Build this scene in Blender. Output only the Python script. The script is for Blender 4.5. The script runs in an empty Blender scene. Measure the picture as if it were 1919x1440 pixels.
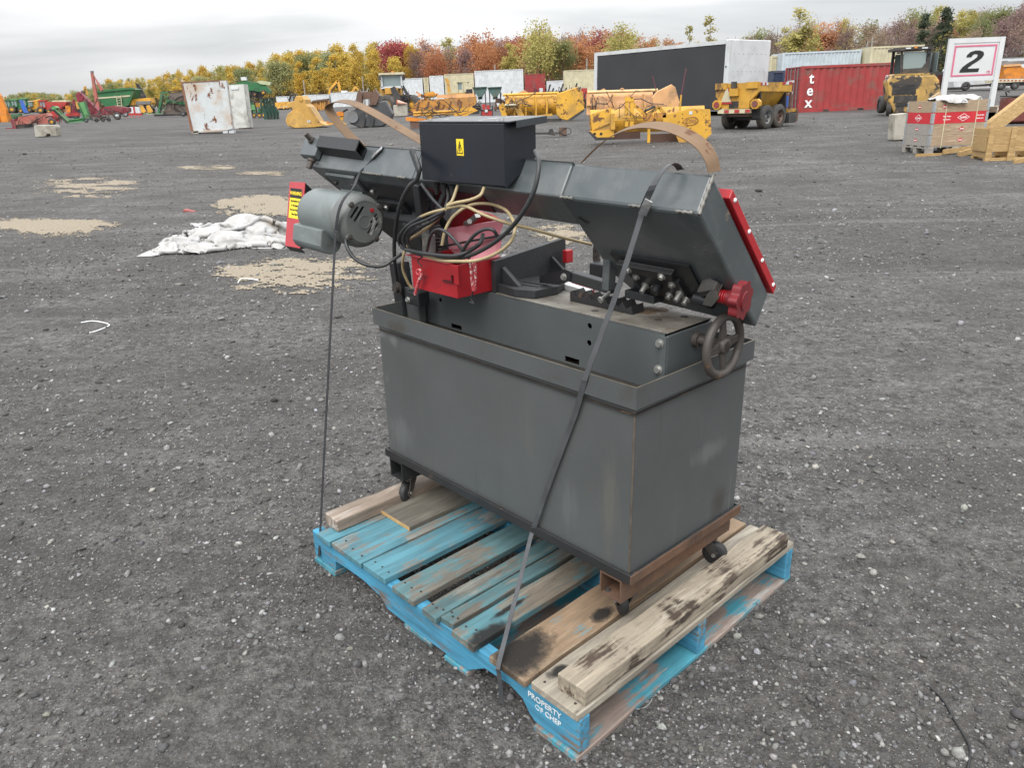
import bpy, bmesh, math, random
import numpy as np
from math import sin, cos, pi, radians
from mathutils import Vector, Matrix, noise
random.seed(7); rng = np.random.default_rng(7)
sc = bpy.context.scene
COL = sc.collection

# ------------------------------------------------------------------ camera
FPX, PITCH, ROLL, HC = 1422.4, .3548, -.0245, 1.4599      # measured from the photograph (focal length in photo pixels)
cp, sp = cos(PITCH), sin(PITCH)
FW = Vector((0, cp, -sp)); _rt = Vector((1, 0, 0)); _up = _rt.cross(FW)
RT = _rt * cos(ROLL) + _up * sin(ROLL); UP = _up * cos(ROLL) - _rt * sin(ROLL)
cd = bpy.data.cameras.new('camera'); cam = bpy.data.objects.new('camera', cd); COL.objects.link(cam)
cd.sensor_fit = 'HORIZONTAL'; cd.sensor_width = 36; cd.lens = 36 * FPX / 1919
cd.clip_start = .05; cd.clip_end = 3000
cam.matrix_basis = Matrix(((RT.x, UP.x, -FW.x, 0), (RT.y, UP.y, -FW.y, 0), (RT.z, UP.z, -FW.z, HC), (0, 0, 0, 1)))
sc.camera = cam
CAM = Vector((0, 0, HC))

# ------------------------------------------------------------------ overcast sky, soft sun, exposure
SUN_EL, SUN_AZ = radians(52), radians(205)                 # azimuth clockwise from +Y: high, behind the camera
w = bpy.data.worlds.new('World'); sc.world = w; w.use_nodes = True
N, L = w.node_tree.nodes, w.node_tree.links
N.clear()
out = N.new('ShaderNodeOutputWorld'); bg = N.new('ShaderNodeBackground'); bg.inputs[1].default_value = .1
sky = N.new('ShaderNodeTexSky'); sky.sky_type = 'NISHITA'; sky.sun_disc = False
sky.sun_elevation = SUN_EL; sky.sun_rotation = SUN_AZ
tc = N.new('ShaderNodeTexCoord'); sep = N.new('ShaderNodeSeparateXYZ'); L.new(tc.outputs['Generated'], sep.inputs[0])
def wmath(op, a, b=None, c=None):
    n = N.new('ShaderNodeMath'); n.operation = op
    for i, v in enumerate((a, b, c)):
        if v is None: continue
        if isinstance(v, (int, float)): n.inputs[i].default_value = v
        else: L.new(v, n.inputs[i])
    return n.outputs[0]
# project the view direction on a cloud layer: x/(z+.12), y/(z+.12)
den = wmath('ADD', wmath('MAXIMUM', sep.outputs[2], 0), .16)
cmb = N.new('ShaderNodeCombineXYZ')
L.new(wmath('DIVIDE', sep.outputs[0], den), cmb.inputs[0]); L.new(wmath('DIVIDE', sep.outputs[1], den), cmb.inputs[1])
nz = N.new('ShaderNodeTexNoise'); nz.inputs['Scale'].default_value = .5; nz.inputs['Detail'].default_value = 7; nz.inputs['Roughness'].default_value = .5
nz.inputs['Distortion'].default_value = .35
mp = N.new('ShaderNodeMapping'); mp.inputs['Location'].default_value = (3.1, 1.7, .4); mp.inputs['Scale'].default_value = (.8, 1.5, 1)
L.new(cmb.outputs[0], mp.inputs[0]); L.new(mp.outputs[0], nz.inputs['Vector'])
rp = N.new('ShaderNodeValToRGB'); L.new(nz.outputs[0], rp.inputs[0])
e = rp.color_ramp.elements
e[0].position = .34; e[0].color = (5.7, 5.85, 6.05, 1); e[1].position = .64; e[1].color = (9.6, 9.65, 9.7, 1)
x = e.new(.5); x.color = (7.6, 7.7, 7.8, 1)
mx = N.new('ShaderNodeMix'); mx.data_type = 'RGBA'; mx.inputs[0].default_value = .94
L.new(sky.outputs[0], mx.inputs[6]); L.new(rp.outputs[0], mx.inputs[7])
# an overcast sky is brighter overhead than at the horizon
zen = N.new('ShaderNodeVectorMath'); zen.operation = 'SCALE'; L.new(mx.outputs[2], zen.inputs[0])
L.new(wmath('ADD', wmath('MULTIPLY', wmath('MAXIMUM', sep.outputs[2], 0), 1.65), .50), zen.inputs['Scale'])
L.new(zen.outputs[0], bg.inputs[0]); L.new(bg.outputs[0], out.inputs[0])
sd = bpy.data.lights.new('sun', 'SUN'); sd.energy = 1.5; sd.angle = radians(35); sd.color = (1, .97, .92)
so = bpy.data.objects.new('sun', sd); COL.objects.link(so)
sdir = Vector((sin(SUN_AZ) * cos(SUN_EL), cos(SUN_AZ) * cos(SUN_EL), sin(SUN_EL)))
so.rotation_euler = sdir.to_track_quat('Z', 'Y').to_euler()
so.location = (-20, -30, 60)
vs = sc.view_settings
vs.view_transform = 'Standard'; vs.look = 'None'; vs.exposure = 0.85; vs.gamma = 1; vs.use_curve_mapping = False

# ------------------------------------------------------------------ mesh helpers
class MB:
    """collects faces of one mesh; every face has a material slot and a smooth flag"""
    def __init__(s, T=None): s.v = []; s.f = []; s.m = []; s.s = []; s.T = T
    def add(s, vs, fs, m=0, sm=False):
        o = len(s.v)
        for p in vs:
            p = Vector(p); s.v.append(tuple(s.T @ p if s.T is not None else p))
        for f in fs: s.f.append(tuple(i + o for i in f)); s.m.append(m); s.s.append(sm)
        return s
    def box(s, x0, x1, y0, y1, z0, z1, m=0):
        return s.add([(x, y, z) for z in (z0, z1) for y in (y0, y1) for x in (x0, x1)],
                     [(0, 2, 3, 1), (4, 5, 7, 6), (0, 1, 5, 4), (2, 6, 7, 3), (0, 4, 6, 2), (1, 3, 7, 5)], m)
    def hexa(s, c, m=0):      # eight corners: bottom loop 0-3, top loop 4-7
        return s.add(c, [(0, 3, 2, 1), (4, 5, 6, 7), (0, 1, 5, 4), (1, 2, 6, 5), (2, 3, 7, 6), (3, 0, 4, 7)], m)
    def prism(s, pts, ext, m=0, sm=False):
        n = len(pts); ext = Vector(ext); a = [Vector(p) for p in pts]
        s.add(a + [p + ext for p in a], [tuple(range(n))[::-1], tuple(range(n, 2 * n))], m)
        return s.add(a + [p + ext for p in a], [(i, (i + 1) % n, n + (i + 1) % n, n + i) for i in range(n)], m, sm)
    def beam(s, p, q, w, h, up=(0, 0, 1), m=0):
        p, q = Vector(p), Vector(q); d = (q - p).normalized(); up = Vector(up)
        x = d.cross(up)
        if x.length < 1e-4: x = d.cross(Vector((1, 0, 0)))
        x.normalize(); y = x.cross(d)
        c = [(-1, -1), (1, -1), (1, 1), (-1, 1)]
        return s.hexa([p + x * (i * w / 2) + y * (j * h / 2) for i, j in c] + [q + x * (i * w / 2) + y * (j * h / 2) for i, j in c], m)
    def tube(s, pts, r, n=8, m=0, closed=False, cap=True):
        pts = [Vector(p) for p in pts]; k = len(pts); V = []; px = None
        for i, p in enumerate(pts):
            a = pts[(i - 1) % k] if (closed or i) else p; b = pts[(i + 1) % k] if (closed or i < k - 1) else p
            d = (b - a).normalized()
            if px is None:
                px = d.orthogonal().normalized()
            px = (px - d * px.dot(d)).normalized(); py = d.cross(px)
            rr = r[i] if isinstance(r, (list, tuple)) else r
            V += [p + (px * cos(2 * pi * j / n) + py * sin(2 * pi * j / n)) * rr for j in range(n)]
        F = [(i * n + j, i * n + (j + 1) % n, (i + 1) % k * n + (j + 1) % n, (i + 1) % k * n + j) for i in range(k if closed else k - 1) for j in range(n)]
        s.add(V, F, m, True)
        if cap and not closed: s.add(V[:n], [tuple(range(n))], m); s.add(V[-n:], [tuple(range(n))], m)
        return s
    def cyl(s, p, q, r, r2=None, n=16, m=0): return s.tube([p, q], [r, r if r2 is None else r2], n, m)
    def lathe(s, prof, o, ax, n=24, m=0, sm=True):      # prof: (radius, distance along ax)
        o, ax = Vector(o), Vector(ax).normalized(); x = ax.orthogonal().normalized(); y = ax.cross(x); k = len(prof)
        V = [o + ax * d + (x * cos(2 * pi * j / n) + y * sin(2 * pi * j / n)) * max(r, 1e-5) for r, d in prof for j in range(n)]
        return s.add(V, [(i * n + j, i * n + (j + 1) % n, (i + 1) * n + (j + 1) % n, (i + 1) * n + j) for i in range(k - 1) for j in range(n)], m, sm)
    def torus(s, o, ax, R, r, n=32, k=10, m=0):
        o, ax = Vector(o), Vector(ax).normalized(); x = ax.orthogonal().normalized(); y = ax.cross(x)
        return s.tube([o + (x * cos(2 * pi * j / n) + y * sin(2 * pi * j / n)) * R for j in range(n)], r, k, m, True)
    def ribbon(s, pts, side, w, th, m=0):      # flat strip along pts; side = one vector or one per point
        pts = [Vector(p) for p in pts]; n = len(pts); V = []
        for i, p in enumerate(pts):
            d = (pts[min(i + 1, n - 1)] - pts[max(i - 1, 0)]).normalized()
            sd = Vector(side[i] if isinstance(side, list) else side); sd = (sd - d * sd.dot(d)).normalized(); nn = d.cross(sd)
            ww = w[i] if isinstance(w, list) else w
            V += [p - sd * ww / 2 - nn * th / 2, p + sd * ww / 2 - nn * th / 2, p + sd * ww / 2 + nn * th / 2, p - sd * ww / 2 + nn * th / 2]
        F = [(4 * i + j, 4 * i + (j + 1) % 4, 4 * i + 4 + (j + 1) % 4, 4 * i + 4 + j) for i in range(n - 1) for j in range(4)]
        return s.add(V, F + [(0, 1, 2, 3), (4 * n - 4, 4 * n - 3, 4 * n - 2, 4 * n - 1)], m)

def mesh_of(name, mb, mats, fix=True):
    me = bpy.data.meshes.new(name); me.from_pydata(mb.v, [], mb.f)
    mats = mats if isinstance(mats, (list, tuple)) else [mats]
    for m in mats: me.materials.append(m)
    me.polygons.foreach_set('material_index', mb.m); me.polygons.foreach_set('use_smooth', mb.s)
    if fix:
        bm = bmesh.new(); bm.from_mesh(me); bmesh.ops.recalc_face_normals(bm, faces=bm.faces); bm.to_mesh(me); bm.free()
    me.update(); return me
def add_bevel(o, w, seg=2):
    b = o.modifiers.new('bevel', 'BEVEL'); b.width = w; b.segments = seg; b.limit_method = 'ANGLE'; b.angle_limit = radians(40)
def part(par, name, mb, mats, label=None, bev=0, kind=None, weld=True):
    me = mesh_of(name, mb, mats)
    if weld and bev:
        bm = bmesh.new(); bm.from_mesh(me); bmesh.ops.remove_doubles(bm, verts=bm.verts, dist=1e-5); bm.to_mesh(me); bm.free()
    o = bpy.data.objects.new(name, me); COL.objects.link(o)
    if par is not None: o.parent = par
    if label: o['label'] = label
    if kind: o['kind'] = kind
    if bev: add_bevel(o, bev)
    return o
def tag(o, label, cat, group=None, kind=None):
    if label: o['label'] = label
    if cat: o['category'] = cat
    if group: o['group'] = group
    if kind: o['kind'] = kind
    return o
def thing(name, label, cat, M=None, group=None):
    o = bpy.data.objects.new(name, None); COL.objects.link(o); o.empty_display_size = .1
    if M is not None: o.matrix_basis = M
    return tag(o, label, cat, group)
def share(par, name, me, M=None, label=None):
    o = bpy.data.objects.new(name, me); COL.objects.link(o); o.parent = par
    if M is not None: o.matrix_basis = M
    if label: o['label'] = label
    return o
def descend(o):
    r = []
    for c in kids.get(o, ()): r += [c] + descend(c)
    return r
kids = {}
def settle(root):
    """move a thing's origin to the middle of its base without moving its shape"""
    kids.clear()
    for o in COL.objects:
        if o.parent: kids.setdefault(o.parent, []).append(o)
    obs = [o for o in [root] + descend(root) if o.type == 'MESH']
    P = [];
    for o in obs:
        m = Matrix()
        q = o
        while q is not root: m = q.matrix_basis @ m; q = q.parent
        P += [m @ v.co for v in o.data.vertices]
    xs, ys, zs = zip(*P)
    c = Vector(((min(xs) + max(xs)) / 2, (min(ys) + max(ys)) / 2, min(zs)))
    if root.type == 'MESH': root.data.transform(Matrix.Translation(-c))
    for ch in kids.get(root, ()): ch.matrix_basis = Matrix.Translation(-c) @ ch.matrix_basis
    root.matrix_basis = root.matrix_basis @ Matrix.Translation(c)
def copy_tree(o, par=None):
    c = o.copy(); COL.objects.link(c); c.parent = par
    for ch in list(o.children): copy_tree(ch, c)
    return c
def text(par, name, s, size, M, mat, off=0, ext=.0008, align='CENTER', shear=0, sx=1, sub=None):
    cu = bpy.data.curves.new('t', 'FONT'); cu.body = s; cu.size = size; cu.align_x = align; cu.align_y = 'CENTER'; cu.offset = off; cu.extrude = ext; cu.shear = shear; cu.resolution_u = 3
    to = bpy.data.objects.new('t', cu); COL.objects.link(to)
    dg = bpy.context.evaluated_depsgraph_get(); me = bpy.data.meshes.new_from_object(to.evaluated_get(dg)); me.name = name
    bpy.data.objects.remove(to); bpy.data.curves.remove(cu)
    me.materials.clear(); me.materials.append(mat)
    me.transform(M @ Matrix.Diagonal((sx, 1, 1, 1)))
    o = bpy.data.objects.new(name, me); COL.objects.link(o); o.parent = par
    return o
def frame(o, x, y):       # matrix with x to the right, y up, z out
    x, y = Vector(x).normalized(), Vector(y); z = x.cross(y).normalized(); y = z.cross(x); o = Vector(o)
    return Matrix(((x.x, y.x, z.x, o.x), (x.y, y.y, z.y, o.y), (x.z, y.z, z.z, o.z), (0, 0, 0, 1)))
def smoothpath(pts, n=6):
    P = [Vector(p) for p in pts]; P = [P[0] * 2 - P[1]] + P + [P[-1] * 2 - P[-2]]; o = []
    for i in range(1, len(P) - 2):
        a, b, c, d = P[i - 1:i + 3]
        for k in range(n):
            t = k / n
            o.append(.5 * ((2 * b) + (c - a) * t + (2 * a - 5 * b + 4 * c - d) * t * t + (3 * b - a - 3 * c + d) * t ** 3))
    return o + [P[-2]]

# ------------------------------------------------------------------ materials
def srgb(r, g=None, b=None):
    if g is None: g = b = r
    f = lambda c: ((c / 255 + .055) / 1.055) ** 2.4 if c > 10 else c / 255 / 12.92
    return (f(r), f(g), f(b))
class NT:
    def __init__(s, name):
        s.m = bpy.data.materials.new(name); s.m.use_nodes = True; s.t = s.m.node_tree; s.n = s.t.nodes; s.l = s.t.links
        s.b = s.n['Principled BSDF']; s.tc = s.n.new('ShaderNodeTexCoord')
    def vec(s, scale=(1, 1, 1), rnd=True):
        mp = s.n.new('ShaderNodeMapping'); mp.inputs['Scale'].default_value = scale
        s.l.new(s.tc.outputs['Object'], mp.inputs[0])
        if rnd:
            oi = s.n.new('ShaderNodeObjectInfo'); ml = s.n.new('ShaderNodeVectorMath'); ml.operation = 'SCALE'; ml.inputs[0].default_value = (17, 31, 23)
            s.l.new(oi.outputs['Random'], ml.inputs['Scale']); s.l.new(ml.outputs[0], mp.inputs['Location'])
        return mp.outputs[0]
    def noise(s, v, scale=5, detail=4, rough=.55, dist=0):
        n = s.n.new('ShaderNodeTexNoise'); n.inputs['Scale'].default_value = scale; n.inputs['Detail'].default_value = detail
        n.inputs['Roughness'].default_value = rough; n.inputs['Distortion'].default_value = dist; s.l.new(v, n.inputs['Vector']); return n.outputs[0]
    def voro(s, v, scale, feat='F1', out='Distance'):
        n = s.n.new('ShaderNodeTexVoronoi'); n.feature = feat; n.inputs['Scale'].default_value = scale; s.l.new(v, n.inputs['Vector']); return n.outputs[out]
    def ramp(s, x, stops):
        r = s.n.new('ShaderNodeValToRGB'); s.l.new(x, r.inputs[0]); e = r.color_ramp.elements
        while len(e) < len(stops): e.new(.5)
        for q, (p, c) in zip(e, stops):
            q.position = p; q.color = (c, c, c, 1) if isinstance(c, (int, float)) else (*c, 1)
        return r.outputs[0]
    def mix(s, f, a, b, mode='MIX'):
        n = s.n.new('ShaderNodeMix'); n.data_type = 'RGBA'; n.blend_type = mode
        for i, v in ((0, f), (6, a), (7, b)):
            if isinstance(v, (int, float)): n.inputs[i].default_value = v if i == 0 else (v, v, v, 1)
            elif isinstance(v, tuple): n.inputs[i].default_value = (*v, 1)
            else: s.l.new(v, n.inputs[i])
        return n.outputs[2]
    def math(s, op, a, b=0):
        n = s.n.new('ShaderNodeMath'); n.operation = op
        for i, v in enumerate((a, b)):
            if isinstance(v, (int, float)): n.inputs[i].default_value = v
            else: s.l.new(v, n.inputs[i])
        return n.outputs[0]
    def bump(s, h, st=.3, dist=.01, prev=None):
        n = s.n.new('ShaderNodeBump'); n.inputs['Strength'].default_value = st; n.inputs['Distance'].default_value = dist; s.l.new(h, n.inputs['Height'])
        if prev is not None: s.l.new(prev, n.inputs['Normal'])
        return n.outputs[0]
    def done(s, col=None, rough=.6, metal=0, nrm=None, **kw):
        b = s.b
        for k, v in (('Base Color', col), ('Roughness', rough), ('Metallic', metal), ('Normal', nrm)):
            if v is None: continue
            if isinstance(v, (int, float)): b.inputs[k].default_value = v
            elif isinstance(v, tuple): b.inputs[k].default_value = (*v, 1)
            else: s.l.new(v, b.inputs[k])
        for k, v in kw.items(): b.inputs[k].default_value = v
        return s.m
def M(name, col, rough=.55, metal=0, var=.22, vs=4, wear=None, dirt=None, bump=0, bs=60, spec=None, sc3=(1, 1, 1)):
    """painted or plain surface: tone noise, optional wear (colour, amount 0..1, scale, stretch), optional dirt (colour, amount, scale)"""
    t = NT(name); v = t.vec(sc3)
    n = t.noise(v, vs, 5, .6)
    c = t.mix(t.ramp(n, [(.3, 0.), (.7, 1.)]), tuple(x * (1 - var) for x in col), tuple(min(1, x * (1 + var)) for x in col))
    r = rough
    if dirt:
        dc, da, ds = dirt; d = t.noise(v, ds, 6, .65, .4)
        c = t.mix(t.ramp(d, [(.62 - da * .35, 0.), (.8 - da * .2, .85)]), c, dc)
    if wear:
        wc, wa, ws, st = (wear + ((1, 1, 1),))[:4]
        wv = t.vec(st); d = t.noise(wv, ws, 8, .68, .25)
        k = t.ramp(d, [(.72 - wa * .42, 0.), (.75 - wa * .42, 1.)]); c = t.mix(k, c, wc)
        r = t.mix(k, rough, .8)
    nr = None
    if bump: nr = t.bump(t.noise(v, bs, 4, .6), bump, .004)
    kw = {}
    if spec is not None: kw['Specular IOR Level'] = spec
    return t.done(c, r, metal, nr, **kw)
def wood(name, base, paint=None, pa=.5, stretch=(1, 14, 14), dark=(.03, .022, .016), wear_hi=(.36, .33, .28), char=(), rough=.8, wet=0):
    """weathered timber: grain stretched along the board, remains of paint over it"""
    t = NT(name); v = t.vec(stretch); u = t.vec((1, 1, 1))
    g = t.noise(v, 6, 8, .7, .5)
    c = t.mix(t.ramp(g, [(.32, 0.), (.68, 1.)]), tuple(x * .5 for x in base), base)
    c = t.mix(t.ramp(t.noise(v, 3, 6, .7), [(.55, 0.), (.72, .8)]), c, wear_hi)
    c = t.mix(t.ramp(t.noise(v, 16, 4, .8), [(.63, 0.), (.7, .8)]), c, dark)
    if paint:
        p2 = tuple(x * .6 for x in paint)
        pc = t.mix(t.ramp(t.noise(v, 4, 5, .6), [(.35, 0.), (.65, 1.)]), p2, paint)
        k = t.math('ADD', t.math('MULTIPLY', t.noise(u, 5, 5, .6), .6), t.math('MULTIPLY', t.noise(v, 7, 8, .75), .5))
        th = .82 - pa * .5
        c = t.mix(t.ramp(k, [(th, 0.), (th + .05, 1.)]), c, pc)
    c = t.mix(t.ramp(t.noise(u, 2.6, 6, .6), [(.5, 0.), (.8, .55)]), c, dark)
    for cx, cy, rx, ry in char:                                  # burnt places: ragged black stains at fixed spots of the board
        mp = t.n.new('ShaderNodeMapping'); mp.vector_type = 'TEXTURE'; mp.inputs['Location'].default_value = (cx, cy, .13); mp.inputs['Scale'].default_value = (rx, ry, .5); t.l.new(t.tc.outputs['Object'], mp.inputs[0])
        ln = t.n.new('ShaderNodeVectorMath'); ln.operation = 'LENGTH'; t.l.new(mp.outputs[0], ln.inputs[0])
        k = t.math('ADD', ln.outputs['Value'], t.math('MULTIPLY', t.math('SUBTRACT', t.noise(u, 14, 6, .7), .5), 1.5))
        c = t.mix(t.ramp(k, [(.55, .97), (.80, .6), (1., 0.)]), c, (.007, .006, .0055))
    nr = t.bump(g, .5, .003)
    return t.done(c, rough, 0, nr)
MET = {}
# ------------------------------------------------------------------ terrain
def gz_np(x, y):
    ym = np.maximum(y, 3.0); t = np.clip(x / ym, -.22, .75)
    r = np.maximum(0, np.minimum(y, 300) - 3.0)
    return (.0135 + .018 * t) * r * r / (r + 2.0)
def gz(x, y): return float(gz_np(np.float64(x), np.float64(y)))
def ray(px, py): return (FW + RT * ((px - 959.5) / FPX) + UP * ((720 - py) / FPX))
def ground(px, py):
    """where the line of sight of a photo pixel meets the yard"""
    d = ray(px, py); lo, hi = .5, 600.0
    t = lo
    while t < hi:
        p = CAM + d * t
        if p.z < gz(p.x, p.y): break
        lo = t; t *= 1.04
    hi = min(t, hi)
    for _ in range(40):
        m = (lo + hi) / 2; p = CAM + d * m
        if p.z < gz(p.x, p.y): hi = m
        else: lo = m
    p = CAM + d * hi; p.z = gz(p.x, p.y)
    return p
def topx(p):
    d = Vector(p) - CAM; z = d.dot(FW)
    return (959.5 + FPX * d.dot(RT) / z, 720 - FPX * d.dot(UP) / z)

def ground_material():
    t = NT('packed_gravel'); v = t.vec((1, 1, 1), False)
    big = t.noise(v, .22, 5, .6, .6); mid = t.noise(v, 1.3, 6, .65, .3); fine = t.noise(v, 40, 5, .7)
    st = t.noise(t.vec((.22, 1.5, 1), False), .9, 6, .65, 1.2)              # drag marks across the yard
    c = t.mix(t.ramp(big, [(.35, 0.), (.66, 1.)]), (.094, .085, .077), (.225, .217, .208))
    med = t.noise(v, 11, 6, .75, .2)
    c = t.mix(t.ramp(med, [(.36, .85), (.54, 0.)]), c, (.034, .031, .029)); c = t.mix(t.ramp(med, [(.54, 0.), (.68, .5)]), c, (.23, .225, .22)); m3 = t.noise(v, 26, 5, .8, .1); c = t.mix(t.ramp(m3, [(.38, .85), (.53, 0.)]), c, (.024, .022, .021)); c = t.mix(t.ramp(m3, [(.55, 0.), (.68, .4)]), c, (.25, .245, .24))
    c = t.mix(t.ramp(mid, [(.38, .75), (.6, 0.)]), c, (.058, .053, .049))
    c = t.mix(t.ramp(st, [(.34, .7), (.46, 0.)]), c, (.045, .041, .038))
    rv = t.n.new('ShaderNodeMapping'); rv.inputs['Rotation'].default_value = (0, 0, .22); rv.inputs['Scale'].default_value = (.6, 3.2, 1); t.l.new(t.tc.outputs['Object'], rv.inputs[0]); s2 = t.noise(rv.outputs[0], 1.3, 8, .78, 1.4); c = t.mix(t.ramp(s2, [(.34, .55), (.48, 0.)]), c, (.040, .037, .036)); c = t.mix(t.ramp(s2, [(.56, 0.), (.72, .35)]), c, (.22, .218, .212))
    c = t.mix(t.ramp(st, [(.56, 0.), (.74, .55)]), c, (.25, .245, .238))
    c = t.mix(t.ramp(t.noise(v, .5, 5, .7, .5), [(.62, 0.), (.72, .4)]), c, (.2, .198, .19))
    c = t.mix(t.ramp(fine, [(.3, .6), (.6, 0.)]), c, (.025, .023, .021))
    # grit: each cell of a fine Voronoi is one little stone with a tone of its own
    for sc_, a, hi in ((95, .55, .23), (210, .6, .16)):
        cell = t.n.new('ShaderNodeTexVoronoi'); cell.inputs['Scale'].default_value = sc_; t.l.new(v, cell.inputs['Vector'])
        sx = t.n.new('ShaderNodeSeparateColor'); t.l.new(cell.outputs['Color'], sx.inputs[0])
        tone = t.ramp(sx.outputs[0], [(0., .018), (.55, .062), (.86, .115), (.95, hi), (1., .4)])
        k = t.math('MULTIPLY', t.ramp(cell.outputs['Distance'], [(.25, 1.), (.5, 0.)]), a)
        c = t.mix(k, c, tone)
    h = t.math('ADD', t.math('MULTIPLY', t.voro(v, 95), -.6), t.math('ADD', t.math('MULTIPLY', t.voro(v, 38), -.5), t.math('MULTIPLY', mid, 2.5)))
    nr = t.bump(h, .55, .012)
    nr = t.bump(t.math('ADD', t.math('ADD', st, med), t.noise(v, 5, 6, .75)), .6, .035, nr)
    return t.done(c, .9, 0, nr, **{'Specular IOR Level': .25})
def build_ground():
    rr = [0.0] + list(np.geomspace(.4, 900, 150)); na = 180
    V = [(0, 0, 0)]; F = []
    for r in rr[1:]:
        for k in range(na):
            a = 2 * pi * k / na; x, y = r * sin(a), r * cos(a); V.append((x, y, gz(x, y)))
    for k in range(na): F.append((0, 1 + (k + 1) % na, 1 + k))
    for i in range(len(rr) - 2):
        o = 1 + i * na
        for k in range(na): F.append((o + k, o + (k + 1) % na, o + na + (k + 1) % na, o + na + k))
    me = bpy.data.meshes.new('ground'); me.from_pydata(V, [], F); me.materials.append(ground_material())
    me.polygons.foreach_set('use_smooth', [True] * len(F))
    bm = bmesh.new(); bm.from_mesh(me); bmesh.ops.recalc_face_normals(bm, faces=bm.faces)
    bm.faces.ensure_lookup_table()
    if bm.faces[0].normal.z < 0: bmesh.ops.reverse_faces(bm, faces=bm.faces)
    bm.to_mesh(me); bm.free()
    o = bpy.data.objects.new('ground', me); COL.objects.link(o); o['kind'] = 'structure'
build_ground()

def build_gravel():
    t = NT('gravel_stone'); at = t.n.new('ShaderNodeAttribute'); at.attribute_name = 'tone'
    n = t.noise(t.vec((1, 1, 1), False), 160, 3, .6)
    c = t.mix(t.ramp(n, [(.3, .55), (.7, 0.)]), at.outputs['Color'], (.03, .028, .026))
    gm = t.done(c, .85)
    phi = (1 + 5 ** .5) / 2
    iv = np.array([(-1, phi, 0), (1, phi, 0), (-1, -phi, 0), (1, -phi, 0), (0, -1, phi), (0, 1, phi), (0, -1, -phi), (0, 1, -phi), (phi, 0, -1), (phi, 0, 1), (-phi, 0, -1), (-phi, 0, 1)]) / 1.9
    ff = np.array([(0, 11, 5), (0, 5, 1), (0, 1, 7), (0, 7, 10), (0, 10, 11), (1, 5, 9), (5, 11, 4), (11, 10, 2), (10, 7, 6), (7, 1, 8), (3, 9, 4), (3, 4, 2), (3, 2, 6), (3, 6, 8), (3, 8, 9), (4, 9, 5), (2, 4, 11), (6, 2, 10), (8, 6, 7), (9, 8, 1)])
    n1 = 62000
    az = rng.uniform(-.82, .82, n1); r = 1.0 * (11.0 / 1.0) ** (rng.uniform(0, 1, n1) ** .95)
    # stones gather in loose drifts: thin out by a slow noise
    rr2 = 7.0 * 5.0 ** rng.uniform(0, 1, 26000); az = np.concatenate([az, rng.uniform(-.8, .8, 26000)]); r = np.concatenate([r, rr2]); n1 = len(r)
    keep = np.array([noise.noise(Vector((a_ * r_ * .9, r_ * cos(a_) * .9, 3.3))) for a_, r_ in zip(az, r)]) + rng.uniform(-.5, .6, n1) > -.08
    az, r = az[keep], r[keep]; n1 = len(r)
    x, y = r * np.sin(az), r * np.cos(az)
    size = .0033 * np.exp(rng.normal(0, .45, n1)) * (1 + .11 * r); big = rng.uniform(0, 1, n1) > .985; size[big] *= rng.uniform(1.5, 2.2, big.sum())
    tone = np.clip(rng.lognormal(-2.15, .6, n1), .02, .30); lite = (rng.uniform(0, 1, n1) > .945) | (big & (rng.uniform(0, 1, n1) > .6)); tone[lite] = rng.uniform(.2, .44, lite.sum())
    wob = rng.uniform(.65, 1.25, (n1, 12, 1)); sc3 = np.stack([rng.uniform(.8, 1.6, n1), rng.uniform(.7, 1.2, n1), rng.uniform(.45, .85, n1)], 1)
    V = iv[None] * wob * sc3[:, None, :] * size[:, None, None]
    a = rng.uniform(0, 6.283, n1); b = rng.normal(0, .35, n1)
    cb, sb = np.cos(b)[:, None], np.sin(b)[:, None]
    X, Y, Z = V[..., 0] * cb + V[..., 2] * sb, V[..., 1], -V[..., 0] * sb + V[..., 2] * cb
    ca, sa = np.cos(a)[:, None], np.sin(a)[:, None]
    X, Y = X * ca - Y * sa, X * sa + Y * ca
    V = np.stack([X + x[:, None], Y + y[:, None], Z + (gz_np(x, y) + size * .22)[:, None]], -1).reshape(-1, 3)
    F = (ff[None] + (np.arange(n1) * 12)[:, None, None]).reshape(-1, 3)
    me = bpy.data.meshes.new('gravel'); me.vertices.add(len(V)); me.vertices.foreach_set('co', V.astype(np.float32).ravel())
    me.loops.add(len(F) * 3); me.loops.foreach_set('vertex_index', F.astype(np.int32).ravel())
    me.polygons.add(len(F)); me.polygons.foreach_set('loop_start', np.arange(0, len(F) * 3, 3, dtype=np.int32))
    me.update(calc_edges=True)
    tint = np.ones((n1, 3)); tint[:, 0] += rng.normal(.02, .03, n1); tint[:, 2] -= rng.normal(.02, .05, n1)
    col = np.concatenate([tone[:, None] * tint, np.ones((n1, 1))], 1); col = np.repeat(col, 12, 0)
    at = me.color_attributes.new('tone', 'FLOAT_COLOR', 'POINT'); at.data.foreach_set('color', col.astype(np.float32).ravel())
    me.materials.append(gm)
    o = bpy.data.objects.new('gravel', me); COL.objects.link(o); tag(o, 'loose grey gravel with pale pebbles strewn over the yard', 'gravel', kind='stuff')
build_gravel()

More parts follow.
